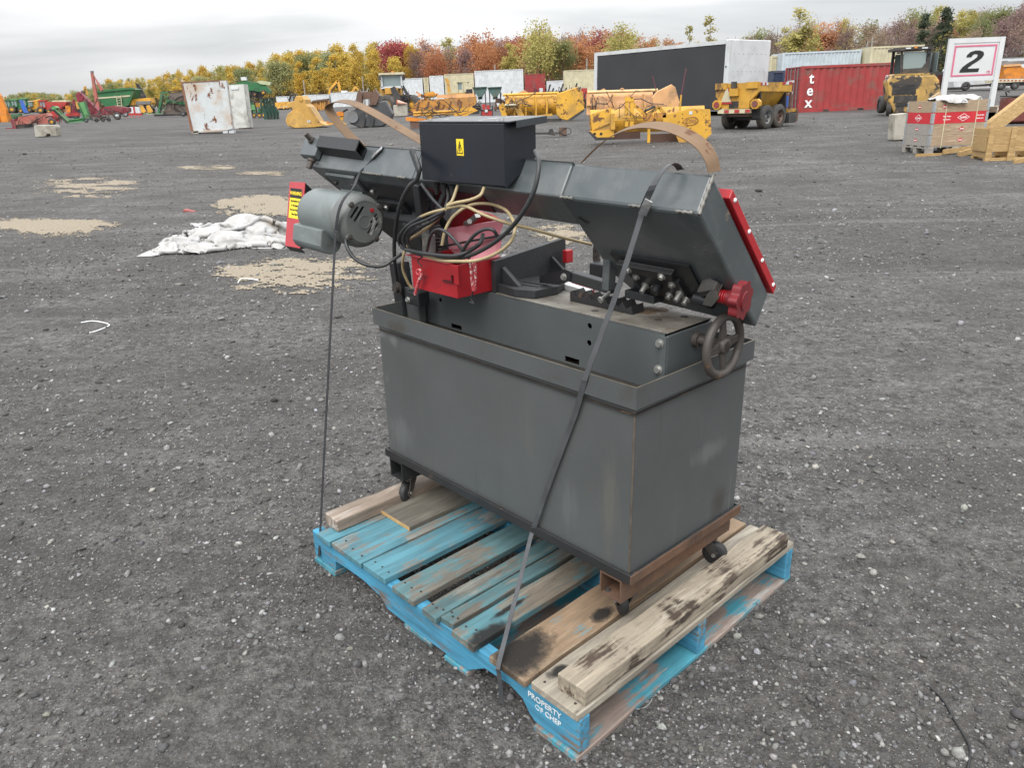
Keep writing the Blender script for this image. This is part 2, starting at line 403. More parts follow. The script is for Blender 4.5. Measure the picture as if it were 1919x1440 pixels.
# ------------------------------------------------------------------ paints
gray = M('grey_green_enamel', (.073, .079, .079), .36, 0, .12, 2.2, wear=((.105, .11, .11), .16, 5, (1.4, 1.4, .3)), dirt=((.045, .036, .028), .14, 4), bump=.05, bs=30)
def tank_material():
    t = NT('scuffed_tank_enamel'); v = t.vec((1, 1, 1), False)
    c = t.mix(t.ramp(t.noise(v, 2.4, 5, .6), [(.3, 0.), (.7, 1.)]), (.066, .071, .071), (.082, .088, .088))
    run = t.noise(t.vec((26, 26, .9), False), 1, 5, .6, .3); gate = t.noise(v, 2.1, 4, .6)
    c = t.mix(t.math('MULTIPLY', t.ramp(run, [(.60, 0.), (.70, .8)]), t.ramp(gate, [(.48, 0.), (.62, 1.)])), c, (.098, .097, .090))     # dried coolant runs
    c = t.mix(t.math('MULTIPLY', t.ramp(run, [(.30, .8), (.38, 0.)]), t.ramp(gate, [(.40, 1.), (.52, 0.)])), c, (.050, .046, .040))
    for rot, sc_, lo in ((.5, 1.0, .665), (-1.1, 1.3, .675), (1.25, .8, .67)):                                                         # long thin scratches
        m = t.n.new('ShaderNodeMapping'); m.inputs['Rotation'].default_value = (rot * .4, rot, rot * .3); m.inputs['Scale'].default_value = (2.5, 130, 2.5); t.l.new(t.tc.outputs['Object'], m.inputs[0])
        c = t.mix(t.math('MULTIPLY', t.ramp(t.noise(m.outputs[0], sc_, 2, .5), [(lo, 0.), (lo + .012, .7)]), t.ramp(t.noise(v, 3.3, 3, .6), [(.5, 0.), (.6, 1.)])), c, (.17, .172, .17))
    sp = t.voro(v, 42); c = t.mix(t.math('MULTIPLY', t.ramp(sp, [(.06, .9), (.12, 0.)]), t.ramp(gate, [(.5, 0.), (.56, 1.)])), c, (.13, .075, .045))   # rust pin holes
    for x, y, z, rx, ry, rz, col in ((-.99, 0, .42, .10, .05, .07, (.108, .115, .115)), (-.21, 0, .44, .05, .05, .09, (.10, .105, .108)), (.0, .34, .56, .05, .10, .035, (.12, .123, .12)), (.0, .40, .38, .05, .05, .06, (.05, .044, .038)), (-.07, 0, .50, .035, .05, .17, (.10, .098, .09))):
        m = t.n.new('ShaderNodeMapping'); m.vector_type = 'TEXTURE'; m.inputs['Location'].default_value = (x, y, z); m.inputs['Scale'].default_value = (rx, ry, rz); t.l.new(t.tc.outputs['Object'], m.inputs[0])
        ln = t.n.new('ShaderNodeVectorMath'); ln.operation = 'LENGTH'; t.l.new(m.outputs[0], ln.inputs[0])
        k = t.math('ADD', ln.outputs['Value'], t.math('MULTIPLY', t.math('SUBTRACT', t.noise(t.vec((30, 30, 5), False), 1.2, 5, .7), .5), 2.2)); c = t.mix(t.ramp(k, [(.3, .75), (1., 0.)]), c, col)
    edge = t.n.new('ShaderNodeSeparateXYZ'); t.l.new(t.tc.outputs['Object'], edge.inputs[0])
    nr = t.bump(t.noise(v, 4.5, 4, .5), .10, .02); nr = t.bump(t.noise(v, 60, 4, .6), .05, .003, nr)
    return t.done(c, t.ramp(t.noise(v, 5, 5, .6), [(.3, .30), (.7, .48)]), 0, nr)
tankm = tank_material()
gray_bow = M('grey_bow_enamel', (.070, .082, .086), .27, 0, .16, 3, wear=((.17, .13, .09), .17, 4), dirt=((.13, .135, .135), .4, 6), bump=.05, bs=40)
bedpaint = M('grey_bed_enamel', (.076, .085, .087), .38, 0, .16, 3, wear=((.10, .068, .042), .13, 4, (1, 1, .5)), bump=.05)
rim_edge = M('bare_steel_edge', (.17, .15, .12), .5, .4, .3, 9)
black = M('black_steel', (.014, .015, .017), .42, 0, .3, 6, wear=((.05, .045, .04), .12, 14), bump=.08)
blackrust = M('black_rusty_steel', (.018, .018, .019), .5, 0, .3, 8, wear=((.085, .05, .034), .3, 9), bump=.2, bs=90)
rust = M('brown_rust', (.088, .05, .032), .8, 0, .4, 8, wear=((.035, .026, .022), .25, 7), dirt=((.14, .068, .032), .4, 5), bump=.3, bs=120)
bandrust = M('orange_band_rust', (.145, .086, .043), .62, 0, .25, 7, wear=((.10, .042, .018), .3, 16), bump=.1)
navy = M('navy_black_enamel', (.012, .0145, .021), .33, 0, .2, 5, wear=((.06, .065, .07), .15, 24), bump=.06)
lidpaint = M('scratched_lid_enamel', (.03, .034, .038), .3, 0, .3, 8, wear=((.35, .36, .36), .34, 12))
redp = M('red_enamel', (.34, .014, .020), .38, 0, .15, 5, wear=((.16, .012, .012), .2, 12), dirt=((.30, .05, .05), .2, 6))
redsky = M('sky_reflecting_red', (.52, .18, .21), .2, 0, .1, 5, wear=((.3, .06, .07), .12, 8))  # pink is the sky's reflection on the glossy red lid, put into the colour
redlit = M('skylit_red_enamel', (.42, .05, .062), .42, 0, .12, 5, wear=((.25, .1, .08), .05, 10))  # red enamel made pinker: skylight on the upturned guard and lip painted in
redknob = M('red_cast_enamel', (.17, .013, .018), .45, 0, .2, 8, wear=((.09, .02, .02), .15, 18), bump=.15)
motorp = M('motor_grey_enamel', (.135, .155, .155), .42, 0, .12, 6, wear=((.24, .24, .22), .12, 16), dirt=((.07, .07, .062), .25, 6), bump=.08)
motore = M('motor_bell_grey', (.115, .122, .118), .5, 0, .16, 8, wear=((.21, .20, .18), .3, 14), bump=.15)
zinc = M('zinc_bolt', (.42, .42, .40), .42, .75, .25, 30)
castiron = M('cast_iron', (.055, .047, .042), .55, .1, .35, 9, wear=((.12, .075, .045), .22, 10), bump=.2)
darkcast = M('dark_cast_enamel', (.024, .026, .028), .55, 0, .3, 14, wear=((.06, .06, .058), .12, 20), bump=.25, bs=140)
plate_top = M('bare_bed_plate', (.25, .235, .205), .5, .15, .28, 7, wear=((.13, .085, .05), .33, 6), dirt=((.07, .055, .042), .5, 9), bump=.1)
rubber = M('black_rubber', (.02, .02, .021), .6, 0, .3, 12)
cableblack = M('black_cable', (.022, .023, .025), .45, 0, .2, 12, dirt=((.06, .058, .054), .3, 10))
cablebeige = M('beige_cable', (.36, .285, .16), .5, 0, .18, 9, dirt=((.2, .15, .08), .35, 8))
strapm = M('black_strap', (.024, .025, .028), .5, 0, .25, 20, wear=((.2, .21, .23), .15, 30))
strapg = M('grey_sheen_strap', (.060, .063, .068), .38, 0, .25, 20, wear=((.2, .21, .23), .15, 30))  # strap sheen put into the base colour as a lighter grey
buckle = M('steel_buckle', (.5, .5, .5), .35, .8, .3, 40)
yellowlab = M('yellow_label', (.82, .62, .03), .5, 0, .06, 10)
inkm = M('black_print', (.012, .012, .012), .6, 0, .1, 5)
whitem = M('white_print', (.75, .76, .76), .6, 0, .1, 5)
maroon = M('maroon_enamel', (.07, .008, .012), .4, 0, .2, 5)

# ------------------------------------------------------------------ pallet
PA = Matrix.Translation((.136, 1.3673, 0)) @ Matrix.Rotation(-.8168, 4, 'Z')
def P(a, b, z): return Vector((-a, b, z))
blue = (.028, .235, .42); blue2 = (.05, .22, .30)
str_m = wood('blue_painted_stringer', (.19, .145, .105), (.06, .28, .44), .76, (1, 12, 12), wear_hi=(.36, .42, .44))
board_m = [wood('worn_blue_board_%s' % k, b, p, pa, (9, .8, 9), wear_hi=wh) for k, b, p, pa, wh in (
    ('pale', (.20, .19, .165), (.085, .235, .29), .64, (.27, .31, .31)), ('mid', (.165, .15, .125), (.09, .185, .20), .62, (.25, .28, .26)),
    ('bare', (.24, .19, .14), (.11, .22, .24), .32, (.34, .32, .27)))]
edge_m = wood('chipped_blue_base_board', (.30, .235, .20), (.06, .28, .36), .60, (9, .8, 9), wear_hi=(.46, .46, .44))
nailm = M('rusty_nail', (.03, .02, .016), .7, 0, .3, 60)
pal = thing('wooden_pallet', 'worn blue wooden pallet lying under the grey metal saw', 'pallet', PA)
def board(name, a0, a1, b0, b1, z0, z1, mat, seed, par=pal, jag=.004, bow=.0):
    r = random.Random(seed); mb = MB(); n = 9
    V = []
    for i in range(n):
        f = i / (n - 1); b = b0 + (b1 - b0) * f
        ja = [r.uniform(-jag, jag) * .5 for _ in range(2)]; zz = bow * (1 - (2 * f - 1) ** 2)
        e0 = r.uniform(0, .003)
        bb = b + (r.uniform(-jag, jag) if i in (0, n - 1) else 0)
        V += [P(a1 + ja[0], bb, z0 + zz), P(a0 + ja[1], bb + r.uniform(-jag, jag) * .5, z0 + zz), P(a0 + ja[1], bb + r.uniform(-jag, jag) * .5, z1 + zz - e0), P(a1 + ja[0], bb, z1 + zz - e0 * .5)]
    mb.add(V, [(4 * i + j, 4 * i + (j + 1) % 4, 4 * i + 4 + (j + 1) % 4, 4 * i + 4 + j) for i in range(n - 1) for j in range(4)] + [(0, 1, 2, 3), (4 * n - 4, 4 * n - 3, 4 * n - 2, 4 * n - 1)])
    return part(par, name, mb, mat, bev=.0025)
for b0 in (0, .489, .978):
    prof = [(0, .018), (.145, .018), (.165, .030), (.19, .062), (.235, .075), (.33, .068), (.385, .03), (.40, .018), (.70, .018), (.775, .020), (.81, .048), (.9, .062), (1.0, .06), (1.068, .055), (1.075, .018), (1.205, .018), (1.205, .118), (0, .118)]
    mb = MB(); mb.prism([P(a, b0, z) for a, z in prof], P(0, .038, 0))
    part(pal, 'stringer', mb, str_m, bev=.003)
deck = [(1.065, 1.142, 0, 0), (.886, 1.058, 0, 1), (.762, .878, 0, 2), (.617, .722, 1, 3), (.513, .576, 1, 4), (.457, .508, 1, 5), (.347, .439, 1, 6), (.166, .296, 2, 7), (.0, .154, 0, 8)]
burnt = {6: wood('burnt_blue_board', (.20, .17, .13), (.085, .21, .24), .55, (9, .8, 9), wear_hi=(.30, .29, .25), char=[(-.36, .04, .030, .09), (-.40, .16, .012, .08)]), 7: wood('burnt_bare_board', (.29, .20, .125), (.11, .24, .27), .3, (9, .8, 9), wear_hi=(.36, .31, .23), char=[(-.245, .05, .075, .11), (-.20, .32, .025, .05), (-.23, .46, .03, .035)]),
         8: wood('bare_front_board', (.34, .30, .24), (.13, .26, .26), .2, (9, .8, 9), wear_hi=(.44, .42, .35), char=[(-.13, .07, .022, .04)])}
for a0, a1, k, sd in deck:
    board('deck_board', a0, a1, -.014 + .004 * (sd % 3), 1.02, .1185, .140, burnt.get(sd) or board_m[k], sd, jag=.007 if sd in (4, 5, 6) else .004)
for a0, a1, z1 in ((.0, .142, .0175), (.40, .50, .0175), (.56, .69, .0175), (1.07, 1.2, .0175)):
    board('bottom_board', a0, a1, -.006, 1.022, .0, z1, edge_m, int(a0 * 100) + 50, jag=.006)
# burnt ends and split wood on two boards
charm = M('charred_wood', (.006, .0055, .005), .85, 0, .5, 60, bump=.9, bs=160)
def char(a0, a1, b0, b1, z, seed):
    r = random.Random(seed); mb = MB(); n, k = 26, 14
    V = []
    for i in range(n):
        for j in range(k):
            u, v_ = i / (n - 1), j / (k - 1); d = 1 - max(abs(2 * u - 1), abs(2 * v_ - 1)) ** 2
            V.append(P(a0 + (a1 - a0) * u, b0 + (b1 - b0) * v_, z + .0004 + max(0, d * .004 + r.uniform(-.0016, .0018)) - (.003 if d <= 0 else 0)))
    F = []
    for i in range(n - 1):
        for j in range(k - 1):
            u, v_ = (i + .5) / n, (j + .5) / k
            q = noise.noise(Vector((u * 3.2, v_ * 2.6, seed))) * .55 + 1 - v_ * 1.45
            if q > .12: F.append((i * k + j, (i + 1) * k + j, (i + 1) * k + j + 1, i * k + j + 1))
    mb.add(V, F); part(pal, 'charred_patch', mb, charm)
mbn = MB(); mbn.lathe([(.0036, 0), (.0034, .0012), (0, .0016)], (0, 0, 0), (0, 0, 1), 8); nail = mesh_of('nail', mbn, nailm)
for a0, a1, k, sd in deck[1:]:
    r = random.Random(sd + 90)
    for j in range(3):
        share(pal, 'nail', nail, Matrix.Translation(P(a0 + (a1 - a0) * (j + .6) / 3.1, .012 + r.uniform(0, .02), .1395)))
stencilm = M('worn_stencil_paint', (.55, .60, .62), .7, 0, .1, 20, wear=((.06, .28, .44), .22, 30))
# stencil on the front stringer
for s_, dz, sz in (('PROPERTY', .094, .0235), ('OF CHEP', .070, .0215)):
    text(pal, 'stencil_lettering', s_, sz, frame(P(.112 - (.012 if dz < .09 else 0), -.0012, dz), (1, 0, 0), (0, 0, 1)), stencilm, .0004, .0003, sx=1.0)
settle(pal)

def plank(name, label, a0, a1, b0, b1, z0, z1, mat, skew=0.0, drop=0.0, seed=0, tilt=0):
    r = random.Random(seed); mb = MB(PA); n = 14; V = []
    for i in range(n):
        f = i / (n - 1); b = b0 + (b1 - b0) * f; o = skew * f; q = lambda: r.uniform(-.0022, .0022)
        V += [P(a1 + o + q(), b, z0 + drop * f), P(a0 + o + q(), b, z0 + drop * f), P(a0 + o + q(), b + q(), z1 + drop * f + q()), P(a1 + o + q(), b + q(), z1 + drop * f + q() + tilt)]
    mb.add(V, [(4 * i + j, 4 * i + (j + 1) % 4, 4 * i + 4 + (j + 1) % 4, 4 * i + 4 + j) for i in range(n - 1) for j in range(4)] + [(0, 1, 2, 3), (4 * n - 4, 4 * n - 3, 4 * n - 2, 4 * n - 1)])
    o = part(None, name, mb, mat, bev=.004); tag(o, label, 'plank'); 
    # own axes along the plank
    o.data.transform(PA.inverted()); o.matrix_basis = PA; settle(o); return o
lum_f = wood('cream_weathered_timber', (.34, .29, .22), (.06, .04, .028), .5, (9, .7, 9), dark=(.045, .03, .022), wear_hi=(.55, .51, .43))
lum_l = wood('silvery_weathered_timber', (.30, .24, .19), None, 0, (9, .7, 9), dark=(.07, .038, .022), wear_hi=(.58, .55, .52))
plym = wood('grey_plywood_face', (.15, .135, .11), None, 0, (6, .6, 6), wear_hi=(.19, .175, .15)); plye = M('plywood_edge', (.42, .27, .11), .7, 0, .2, 30)
plank('timber_plank', 'cream and brown weathered timber lying along the near right edge of the blue pallet', .006, .094, .026, .975, .1402, .185, lum_f, -.006, 0, 3)
plank('timber_plank', 'silvery brown rotting timber at the far left end of the blue pallet', 1.093, 1.170, .034, .93, .1402, .184, lum_l, -.02, 0, 4)
mb = MB(); mb.box(-1.094, -.928, .205, .80, .1405, .1555); pl = part(None, 'plywood_panel', mb, plym, bev=.001)
pl.data.materials.append(plye)
for p_ in pl.data.polygons:
    if abs(p_.normal.y) > .9 : p_.material_index = 1
pl.matrix_basis = PA; tag(pl, 'thin grey plywood offcut under the left caster of the saw', 'plywood'); settle(pl)

# ------------------------------------------------------------------ the saw
SM = Matrix.Translation((.3104 * .92, 1.7803 * .92, 0)) @ Matrix.Rotation(-.827, 4, 'Z'); SMI = SM.inverted()
def S(a, b, z): return Vector((-a, b, z))
def SB(px, py, b):        # point of a line of sight at the given depth b in the saw's own axes
    o = SMI @ CAM; d = SMI.to_3x3() @ ray(px, py); return o + d * ((b - o.y) / d.y)
def SA(px, py, a):
    o = SMI @ CAM; d = SMI.to_3x3() @ ray(px, py); return o + d * ((-a - o.x) / d.x)
def SZ(px, py, z):
    o = SMI @ CAM; d = SMI.to_3x3() @ ray(px, py); return o + d * ((z - o.z) / d.z)
TL, TW, ZB, ZT = 1.063, .488, .335, .841
saw = thing('band_saw', 'grey horizontal metal cutting band saw strapped to the blue pallet', 'band saw', SM)
# cabinet with its drip tray
mb = MB(); th = .003
def shell(mb, a0, a1, b0, b1, z0, z1, th, m=0):      # four walls, each a slab, butted
    mb.box(-a1, -a0, b0, b0 + th, z0, z1, m); mb.box(-a1, -a0, b1 - th, b1, z0, z1, m)
    mb.box(-a1, -a1 + th, b0 + th, b1 - th, z0, z1, m); mb.box(-a0 - th, -a0, b0 + th, b1 - th, z0, z1, m)
shell(mb, 0, TL, 0, TW, ZB - .02, ZT - .052, th)
part(saw, 'cabinet', mb, tankm)
mb = MB(); mb.tube([S(.0005, .0005, ZB), S(.0005, .0005, ZT - .056)], .0028, 8); part(saw, 'corner_weld', mb, M('weld_seam_rusty', (.085, .07, .055), .6, 0, .3, 30))
mb = MB(); ro = .0128
shell(mb, -ro, TL + ro, -ro, TW + ro, ZT - .0544, ZT, .0035)
part(saw, 'tray_rim', mb, gray)
mb = MB(); shell(mb, -ro + .0002, TL + ro - .0002, -ro + .0002, TW + ro - .0002, ZT + .0002, ZT + .0012, .0031); part(saw, 'rim_edge', mb, rim_edge)
mb = MB(); shell(mb, -ro + .0036, TL + ro - .0036, -ro + .0036, TW + ro - .0036, ZT - .056, ZT - .0525, .013); part(saw, 'rim_fold', mb, gray)
mb = MB(); mb.box(-TL - .008, .008, -.008, TW + .008, ZT - .0715, ZT - .069); part(saw, 'tray_floor', mb, M('oily_tray', (.03, .026, .022), .35, 0, .4, 8, wear=((.10, .055, .03), .3, 6)))
# base frame of angle iron, cross channels, casters
fa, fb = .0124, .028
mb = MB(); shell(mb, -fa, TL + fa, -fa, TW + fa, ZB - fb, ZB, .006); shell(mb, -fa + .0062, TL + fa - .0062, -fa + .0062, TW + fa - .0062, ZB - fb, ZB - fb + .006, .03)
part(saw, 'angle_iron_frame', mb, blackrust, bev=.0015)
mb = MB(); mb.box(.0126, .0166, -.012, TW + .012, ZB - fb + .002, ZB - .001); part(saw, 'frame_end_bar', mb, rust)
def caster(a, b, yaw):
    f = MB(); R_ = Matrix.Rotation(yaw, 4, 'Z'); T0 = Matrix.Translation(S(a, b, .14)); f.T = T0 @ R_
    f.box(-.032, .032, -.026, .026, .090, .097); f.cyl((0, 0, .079), (0, 0, .09), .022, n=14)
    for sx in (-1, 1):
        f.prism([(-.018, sx * .0175 - .0015, .08), (.02, sx * .0175 - .0015, .08), (.038, sx * .0175 - .0015, .04), (.036, sx * .0175 - .0015, .028), (.022, sx * .0175 - .0015, .028)], (0, .003, 0))
    f.box(-.018, .02, -.016, .016, .078, .081)
    o = part(saw, 'caster', f, castiron)
    wmb = MB(T0 @ R_); wmb.lathe([(.012, -.012), (.031, -.012), (.0365, -.008), (.0375, 0), (.0365, .008), (.031, .012), (.012, .012)], (.026, 0, .0378), (0, 1, 0), 22)
    wh = part(o, 'wheel', wmb, rubber)
    ax = MB(T0 @ R_); ax.cyl((.026, -.022, .0378), (.026, .022, .0378), .006, n=8); part(o, 'axle', ax, zinc)
for a0, nm in ((.014, 0), (TL - .085, 1)):
    mb = MB(); mb.T = None
    z0, z1 = .2375, ZB - fb - .0005; a1 = a0 + .072; q = .005
    for bx in ((-a1, -a0, z0, z0 + q), (-a1, -a0, z1 - q, z1)): mb.box(bx[0], bx[1], -.012, TW + .012, bx[2], bx[3])
    mb.box(-a1, -a1 + q, -.012, TW + .012, z0 + q, z1 - q); mb.box(-a0 - q, -a0, -.012, TW + .012, z0 + q, z1 - q)
    part(saw, 'cross_channel', mb, rust if nm == 0 else blackrust)
caster(.05, .05, 2.5); caster(.05, TW - .05, .35); caster(TL - .05, .04, -1.2); caster(TL - .05, TW - .05, .6)
hexb = MB(); hexb.cyl((0, 0, 0), (0, 0, .0018), .0115, n=18); hexb.cyl((0, 0, .0018), (0, 0, .0085), .0083, .0078, n=6); BOLT = mesh_of('bolt', hexb, zinc)
hexd = MB(); hexd.cyl((0, 0, 0), (0, 0, .0018), .0115, n=18); hexd.cyl((0, 0, .0018), (0, 0, .0085), .0083, .0078, n=6); BOLTD = mesh_of('bolt', hexd, castiron)
def bolt(par, p, n, k=1.0, dark=False, long=1.0):
    n = Vector(n).normalized(); x = n.orthogonal(); Mx = frame(p, x, n.cross(x)) @ Matrix.Diagonal((k, k, k * long, 1))
    return share(par, 'bolt', BOLTD if dark else BOLT, Mx)
bolt(saw, S(.034, .02, .2427), (0, 0, 1), .8, True); bolt(saw, S(.072, .005, .2427), (0, 0, 1), .8, True)

def holed(par, name, outer, holes, fn, ext, mat, bev=0):
    """plate cut from an outline with real holes; fn maps the 2D outline into 3D, ext is its thickness vector"""
    bm = bmesh.new(); ext = Vector(ext); loops = []
    for lp in [outer] + holes:
        vs_ = [bm.verts.new(fn(*p)) for p in lp]; es = [bm.edges.new((vs_[i], vs_[(i + 1) % len(vs_)])) for i in range(len(vs_))]; loops.append((vs_, es))
    r = bmesh.ops.triangle_fill(bm, edges=[e_ for l_ in loops for e_ in l_[1]], use_beauty=True)
    ff = [g for g in r['geom'] if isinstance(g, bmesh.types.BMFace)]
    mp_ = {v_: bm.verts.new(v_.co + ext) for l_ in loops for v_ in l_[0]}
    for f_ in ff: bm.faces.new([mp_[v_] for v_ in reversed(f_.verts)])
    for vs_, es in loops:
        for i in range(len(vs_)):
            a_, b_ = vs_[i], vs_[(i + 1) % len(vs_)]; bm.faces.new((a_, b_, mp_[b_], mp_[a_]))
    bmesh.ops.recalc_face_normals(bm, faces=bm.faces)
    me = bpy.data.meshes.new(name); bm.to_mesh(me); bm.free(); me.materials.append(mat)
    o = bpy.data.objects.new(name, me); COL.objects.link(o); o.parent = par
    return o
def circ(u, v_, r, n=14): return [(u + r * cos(2 * pi * i / n), v_ + r * sin(2 * pi * i / n)) for i in range(n)]
def rect(u0, u1, v0, v1): return [(u0, v0), (u1, v0), (u1, v1), (u0, v1)]
# bed: folded sheet with a front plate that has holes and slots
ZBED = .926; B0, B1 = .158, .357
front = [(.040, .7725), (1.05, .7725), (1.05, ZBED - .012), (1.045, ZBED - .006), (.040, ZBED - .006)]
holed(saw, 'bed_front', front, [circ(.282, .9007 - .004, .008), circ(.283, .849, .008), rect(.318, .372, .776, .793), rect(.826, .880, .776, .791), circ(.93, .86, .007), circ(.87, .885, .005)],
      lambda a, z: S(a, B0, z), (0, .003, 0), bedpaint)
mb = MB(); mb.box(-1.05, -.040, B1 - .003, B1, .7725, ZBED - .006); mb.box(-1.05, -1.047, B0 + .003, B1 - .003, .7725, ZBED - .006)
mb.box(-1.05, -.040, B0 + .0005, B1, ZBED - .0055, ZBED - .0032); part(saw, 'bed_shell', mb, bedpaint)
mb = MB(); mb.box(-.0395, -.032, B0 + .002, B1, .7725, ZBED - .008); part(saw, 'bed_end_plate', mb, bedpaint, bev=.004)
mb = MB(); mb.box(-.052, -.0322, B0 - .003, B0 - .0005, .7725, ZBED - .009); part(saw, 'end_plate_flange', mb, bedpaint, bev=.001)
mb = MB(); mb.box(-.66, -.034, B0 + .004, B1 - .004, ZBED - .003, ZBED); part(saw, 'bed_plate', mb, plate_top, bev=.001)
for (a_, b_) in ((.12, .24), (.09, .31), (.30, .20)): mb = MB(); mb.cyl(S(a_, b_, ZBED), S(a_, b_, ZBED + .0015), .010, n=14); part(saw, 'plate_screw', mb, castiron)
bolt(saw, S(.0505, B0 - .003, .897), (0, -1, 0), 1.05); bolt(saw, S(.0515, B0 - .003, .829), (0, -1, 0), 1.05)
# left support post under the pivot
mb = MB(); mb.box(-1.075, -1.0, .118, .150, .7725, .888); part(saw, 'pivot_support', mb, gray, bev=.003)
p0 = SB(772, 560, .075); mb = MB(); mb.box(p0.x - .03, p0.x + .035, .075, .12, p0.z - .022, p0.z + .022); part(saw, 'support_bracket', mb, black, bev=.003)
bolt(saw, SB(765, 562, .0745), (0, -1, 0), .9); bolt(saw, SB(746, 540, .09), (0, -1, 0), 1.9, True)
mb = MB(); mb.beam(SB(748, 492, .13), SB(762, 590, .13), .05, .05, (0, 1, 0)); part(saw, 'pivot_post', mb, black, bev=.003)
# handwheel on the vice screw
hc = S(-.05, .281, .884); hw = MB(); hw.torus(hc, (1, 0, 0), .0745, .0112, 40, 10)
hr = part(saw, 'handwheel', hw, castiron)
sp_ = MB(); sp_.lathe([(.001, .010), (.018, .010), (.021, .004), (.021, -.016), (.001, -.016)], hc, (1, 0, 0), 20); part(hr, 'hub', sp_, castiron)
for k in range(4):
    an = k * pi / 2 + .12; d = Vector((0, cos(an), sin(an))); s4 = MB(); c0, c1 = hc + d * .017, hc + d * .069
    t_ = Vector((0, -sin(an), cos(an))); X = Vector((.006, 0, 0))
    s4.hexa([c0 - t_ * .016 - X, c0 + t_ * .016 - X, c0 + t_ * .013 + X * .4, c0 - t_ * .013 + X * .4, c1 - t_ * .010 - X * .8, c1 + t_ * .010 - X * .8, c1 + t_ * .008 + X * .4, c1 - t_ * .008 + X * .4])
    part(hr, 'spoke', s4, castiron, bev=.002)
s4 = MB(); s4.cyl(S(.034, .281, .884), S(-.06, .281, .884), .0125, n=16); s4.cyl(S(.032, .281, .884), S(.018, .281, .884), .02, n=16); part(saw, 'vice_screw', s4, castiron)

# ---- saw head: bow of folded plate, tilted back
e1 = Vector((-1, 0, .02)); e2 = Vector((0, .677, -.736)); e3 = Vector((0, .5, .866)); q0 = S(-.092, .0745, 1.232); nf = Vector((0, -.736, -.677))
def H(s, t, n=0.0, u=0.0): return q0 + e1 * s + e2 * t + nf * n + e3 * u
T3 = .091
hous = [(0, 0), (.399, 0), (.402, .108), (.405, .30), (.345, .405), (.0, .420)]
mb = MB(); mb.prism([H(s, t, .002) for s, t in hous], e3 * T3); part(saw, 'bow_housing', mb, gray_bow, bev=.007)
arm = [(.4005, 0), (1.02, 0), (1.02, .111), (.4005, .107)]
mb = MB(); mb.prism([H(s, t) for s, t in arm], e3 * (T3 - .003)); part(saw, 'bow_arm', mb, gray_bow, bev=.005)
left = [(1.0205, 0.0), (1.640, 0.0), (1.592, .10), (1.50, .27), (1.10, .30), (1.03, .2), (1.0205, .112)]
weldm = M('weld_bead', (.16, .155, .14), .5, .2, .3, 40)
mb = MB(); mb.prism([H(s, t, .001) for s, t in left], e3 * T3); part(saw, 'left_wheel_housing', mb, gray_bow, bev=.003)
for s0_, s1_, dx in ((.015, .06, .0), (.13, .185, .0), (.36, .40, .0), (1.05, 1.09, 0), (1.18, 1.30, .0)):
    n_ = int((s1_ - s0_) / .005) + 2; mb = MB()
    mb.tube([H(s0_ + (s1_ - s0_) * i / (n_ - 1), -.0005, .003, .002 + .0008 * sin(i * 2.1)) for i in range(n_)], [.0035 + .0012 * sin(i * 1.7) for i in range(n_)], 6); part(saw, 'weld_bead', mb, weldm)
mb = MB(); n_ = 18; mb.tube([H(-.001, 0, .002, T3 * i / (n_ - 1)) for i in range(n_)], [.004 + .0015 * sin(i * 1.9) for i in range(n_)], 6)
part(saw, 'weld_bead', mb, weldm)
mb = MB(); mb.prism([H(s, t, .004) for s, t in ((.372, .066), (.385, .07), (.366, .089), (.352, .083))], nf * -.004); part(saw, 'slot', mb, inkm)
# red blade guard on the back of the right housing, with rivets
mb = MB(); mb.prism([H(s, t, 0, T3 + .004) for s, t in ((-.007, .082), (.38, .082), (.38, .43), (-.007, .43))], e3 * .022); part(saw, 'blade_guard', mb, redp, bev=.002)
mb = MB(); mb.lathe([(.0055, 0), (.005, .0018), (0, .0026)], (0, 0, 0), (0, 0, 1), 10); RIV = mesh_of('rivet', mb, whitem)
for t in (.105, .21, .315, .41):
    share(saw, 'rivet', RIV, frame(H(-.0072, t, 0, T3 + .017), (0, 1, 0), (0, 0, 1)))
mb = MB(); mb.prism([H(s, t, .0035) for s, t in ((.72, .035), (1.0, .035), (1.0, .10), (.72, .104))], nf * -.003); part(saw, 'maroon_panel', mb, maroon)
# black end cap, square tube and clamp bolts on top of the left end
mb = MB(); mb.prism([H(1.644, .0, 0, .02), H(1.664, .0, 0, .02), H(1.69, .0, 0, .105), H(1.644, 0, 0, .105)], e2 * .05); part(saw, 'end_cap', mb, black, bev=.003)
mb = MB(); c0, c1 = H(1.565, -.024, 0, .065), H(1.31, -.024, 0, .060)
u1 = e3.normalized(); u2 = -e2; h_ = .020; q_ = .004
def tubebar(mb, c0, c1, u1, u2, h, q):
    for (a_, b_, w_, l_) in ((-h, -h + q, -h, h), (h - q, h, -h, h), (-h + q, h - q, -h, -h + q), (-h + q, h - q, h - q, h)):
        mb.hexa([c + u1 * x + u2 * y for c in (c0, c1) for x, y in ((a_, w_), (b_, w_), (b_, l_), (a_, l_))])
tubebar(mb, c0, c1, u1, u2, h_, q_); part(saw, 'square_tube', mb, black)
mb = MB(); mb.hexa([H(s, t, 0, u) for t in (-.006, -.03) for s, u in ((1.575, .02), (1.68, .02), (1.68, .09), (1.575, .09))]); part(saw, 'tube_clamp', mb, gray_bow, bev=.002)
bolt(saw, H(1.63, -.03, 0, .075), -e2, 1.3, True, 3); bolt(saw, H(1.60, -.02, 0, .012), -e3, 1.3, True, 3)

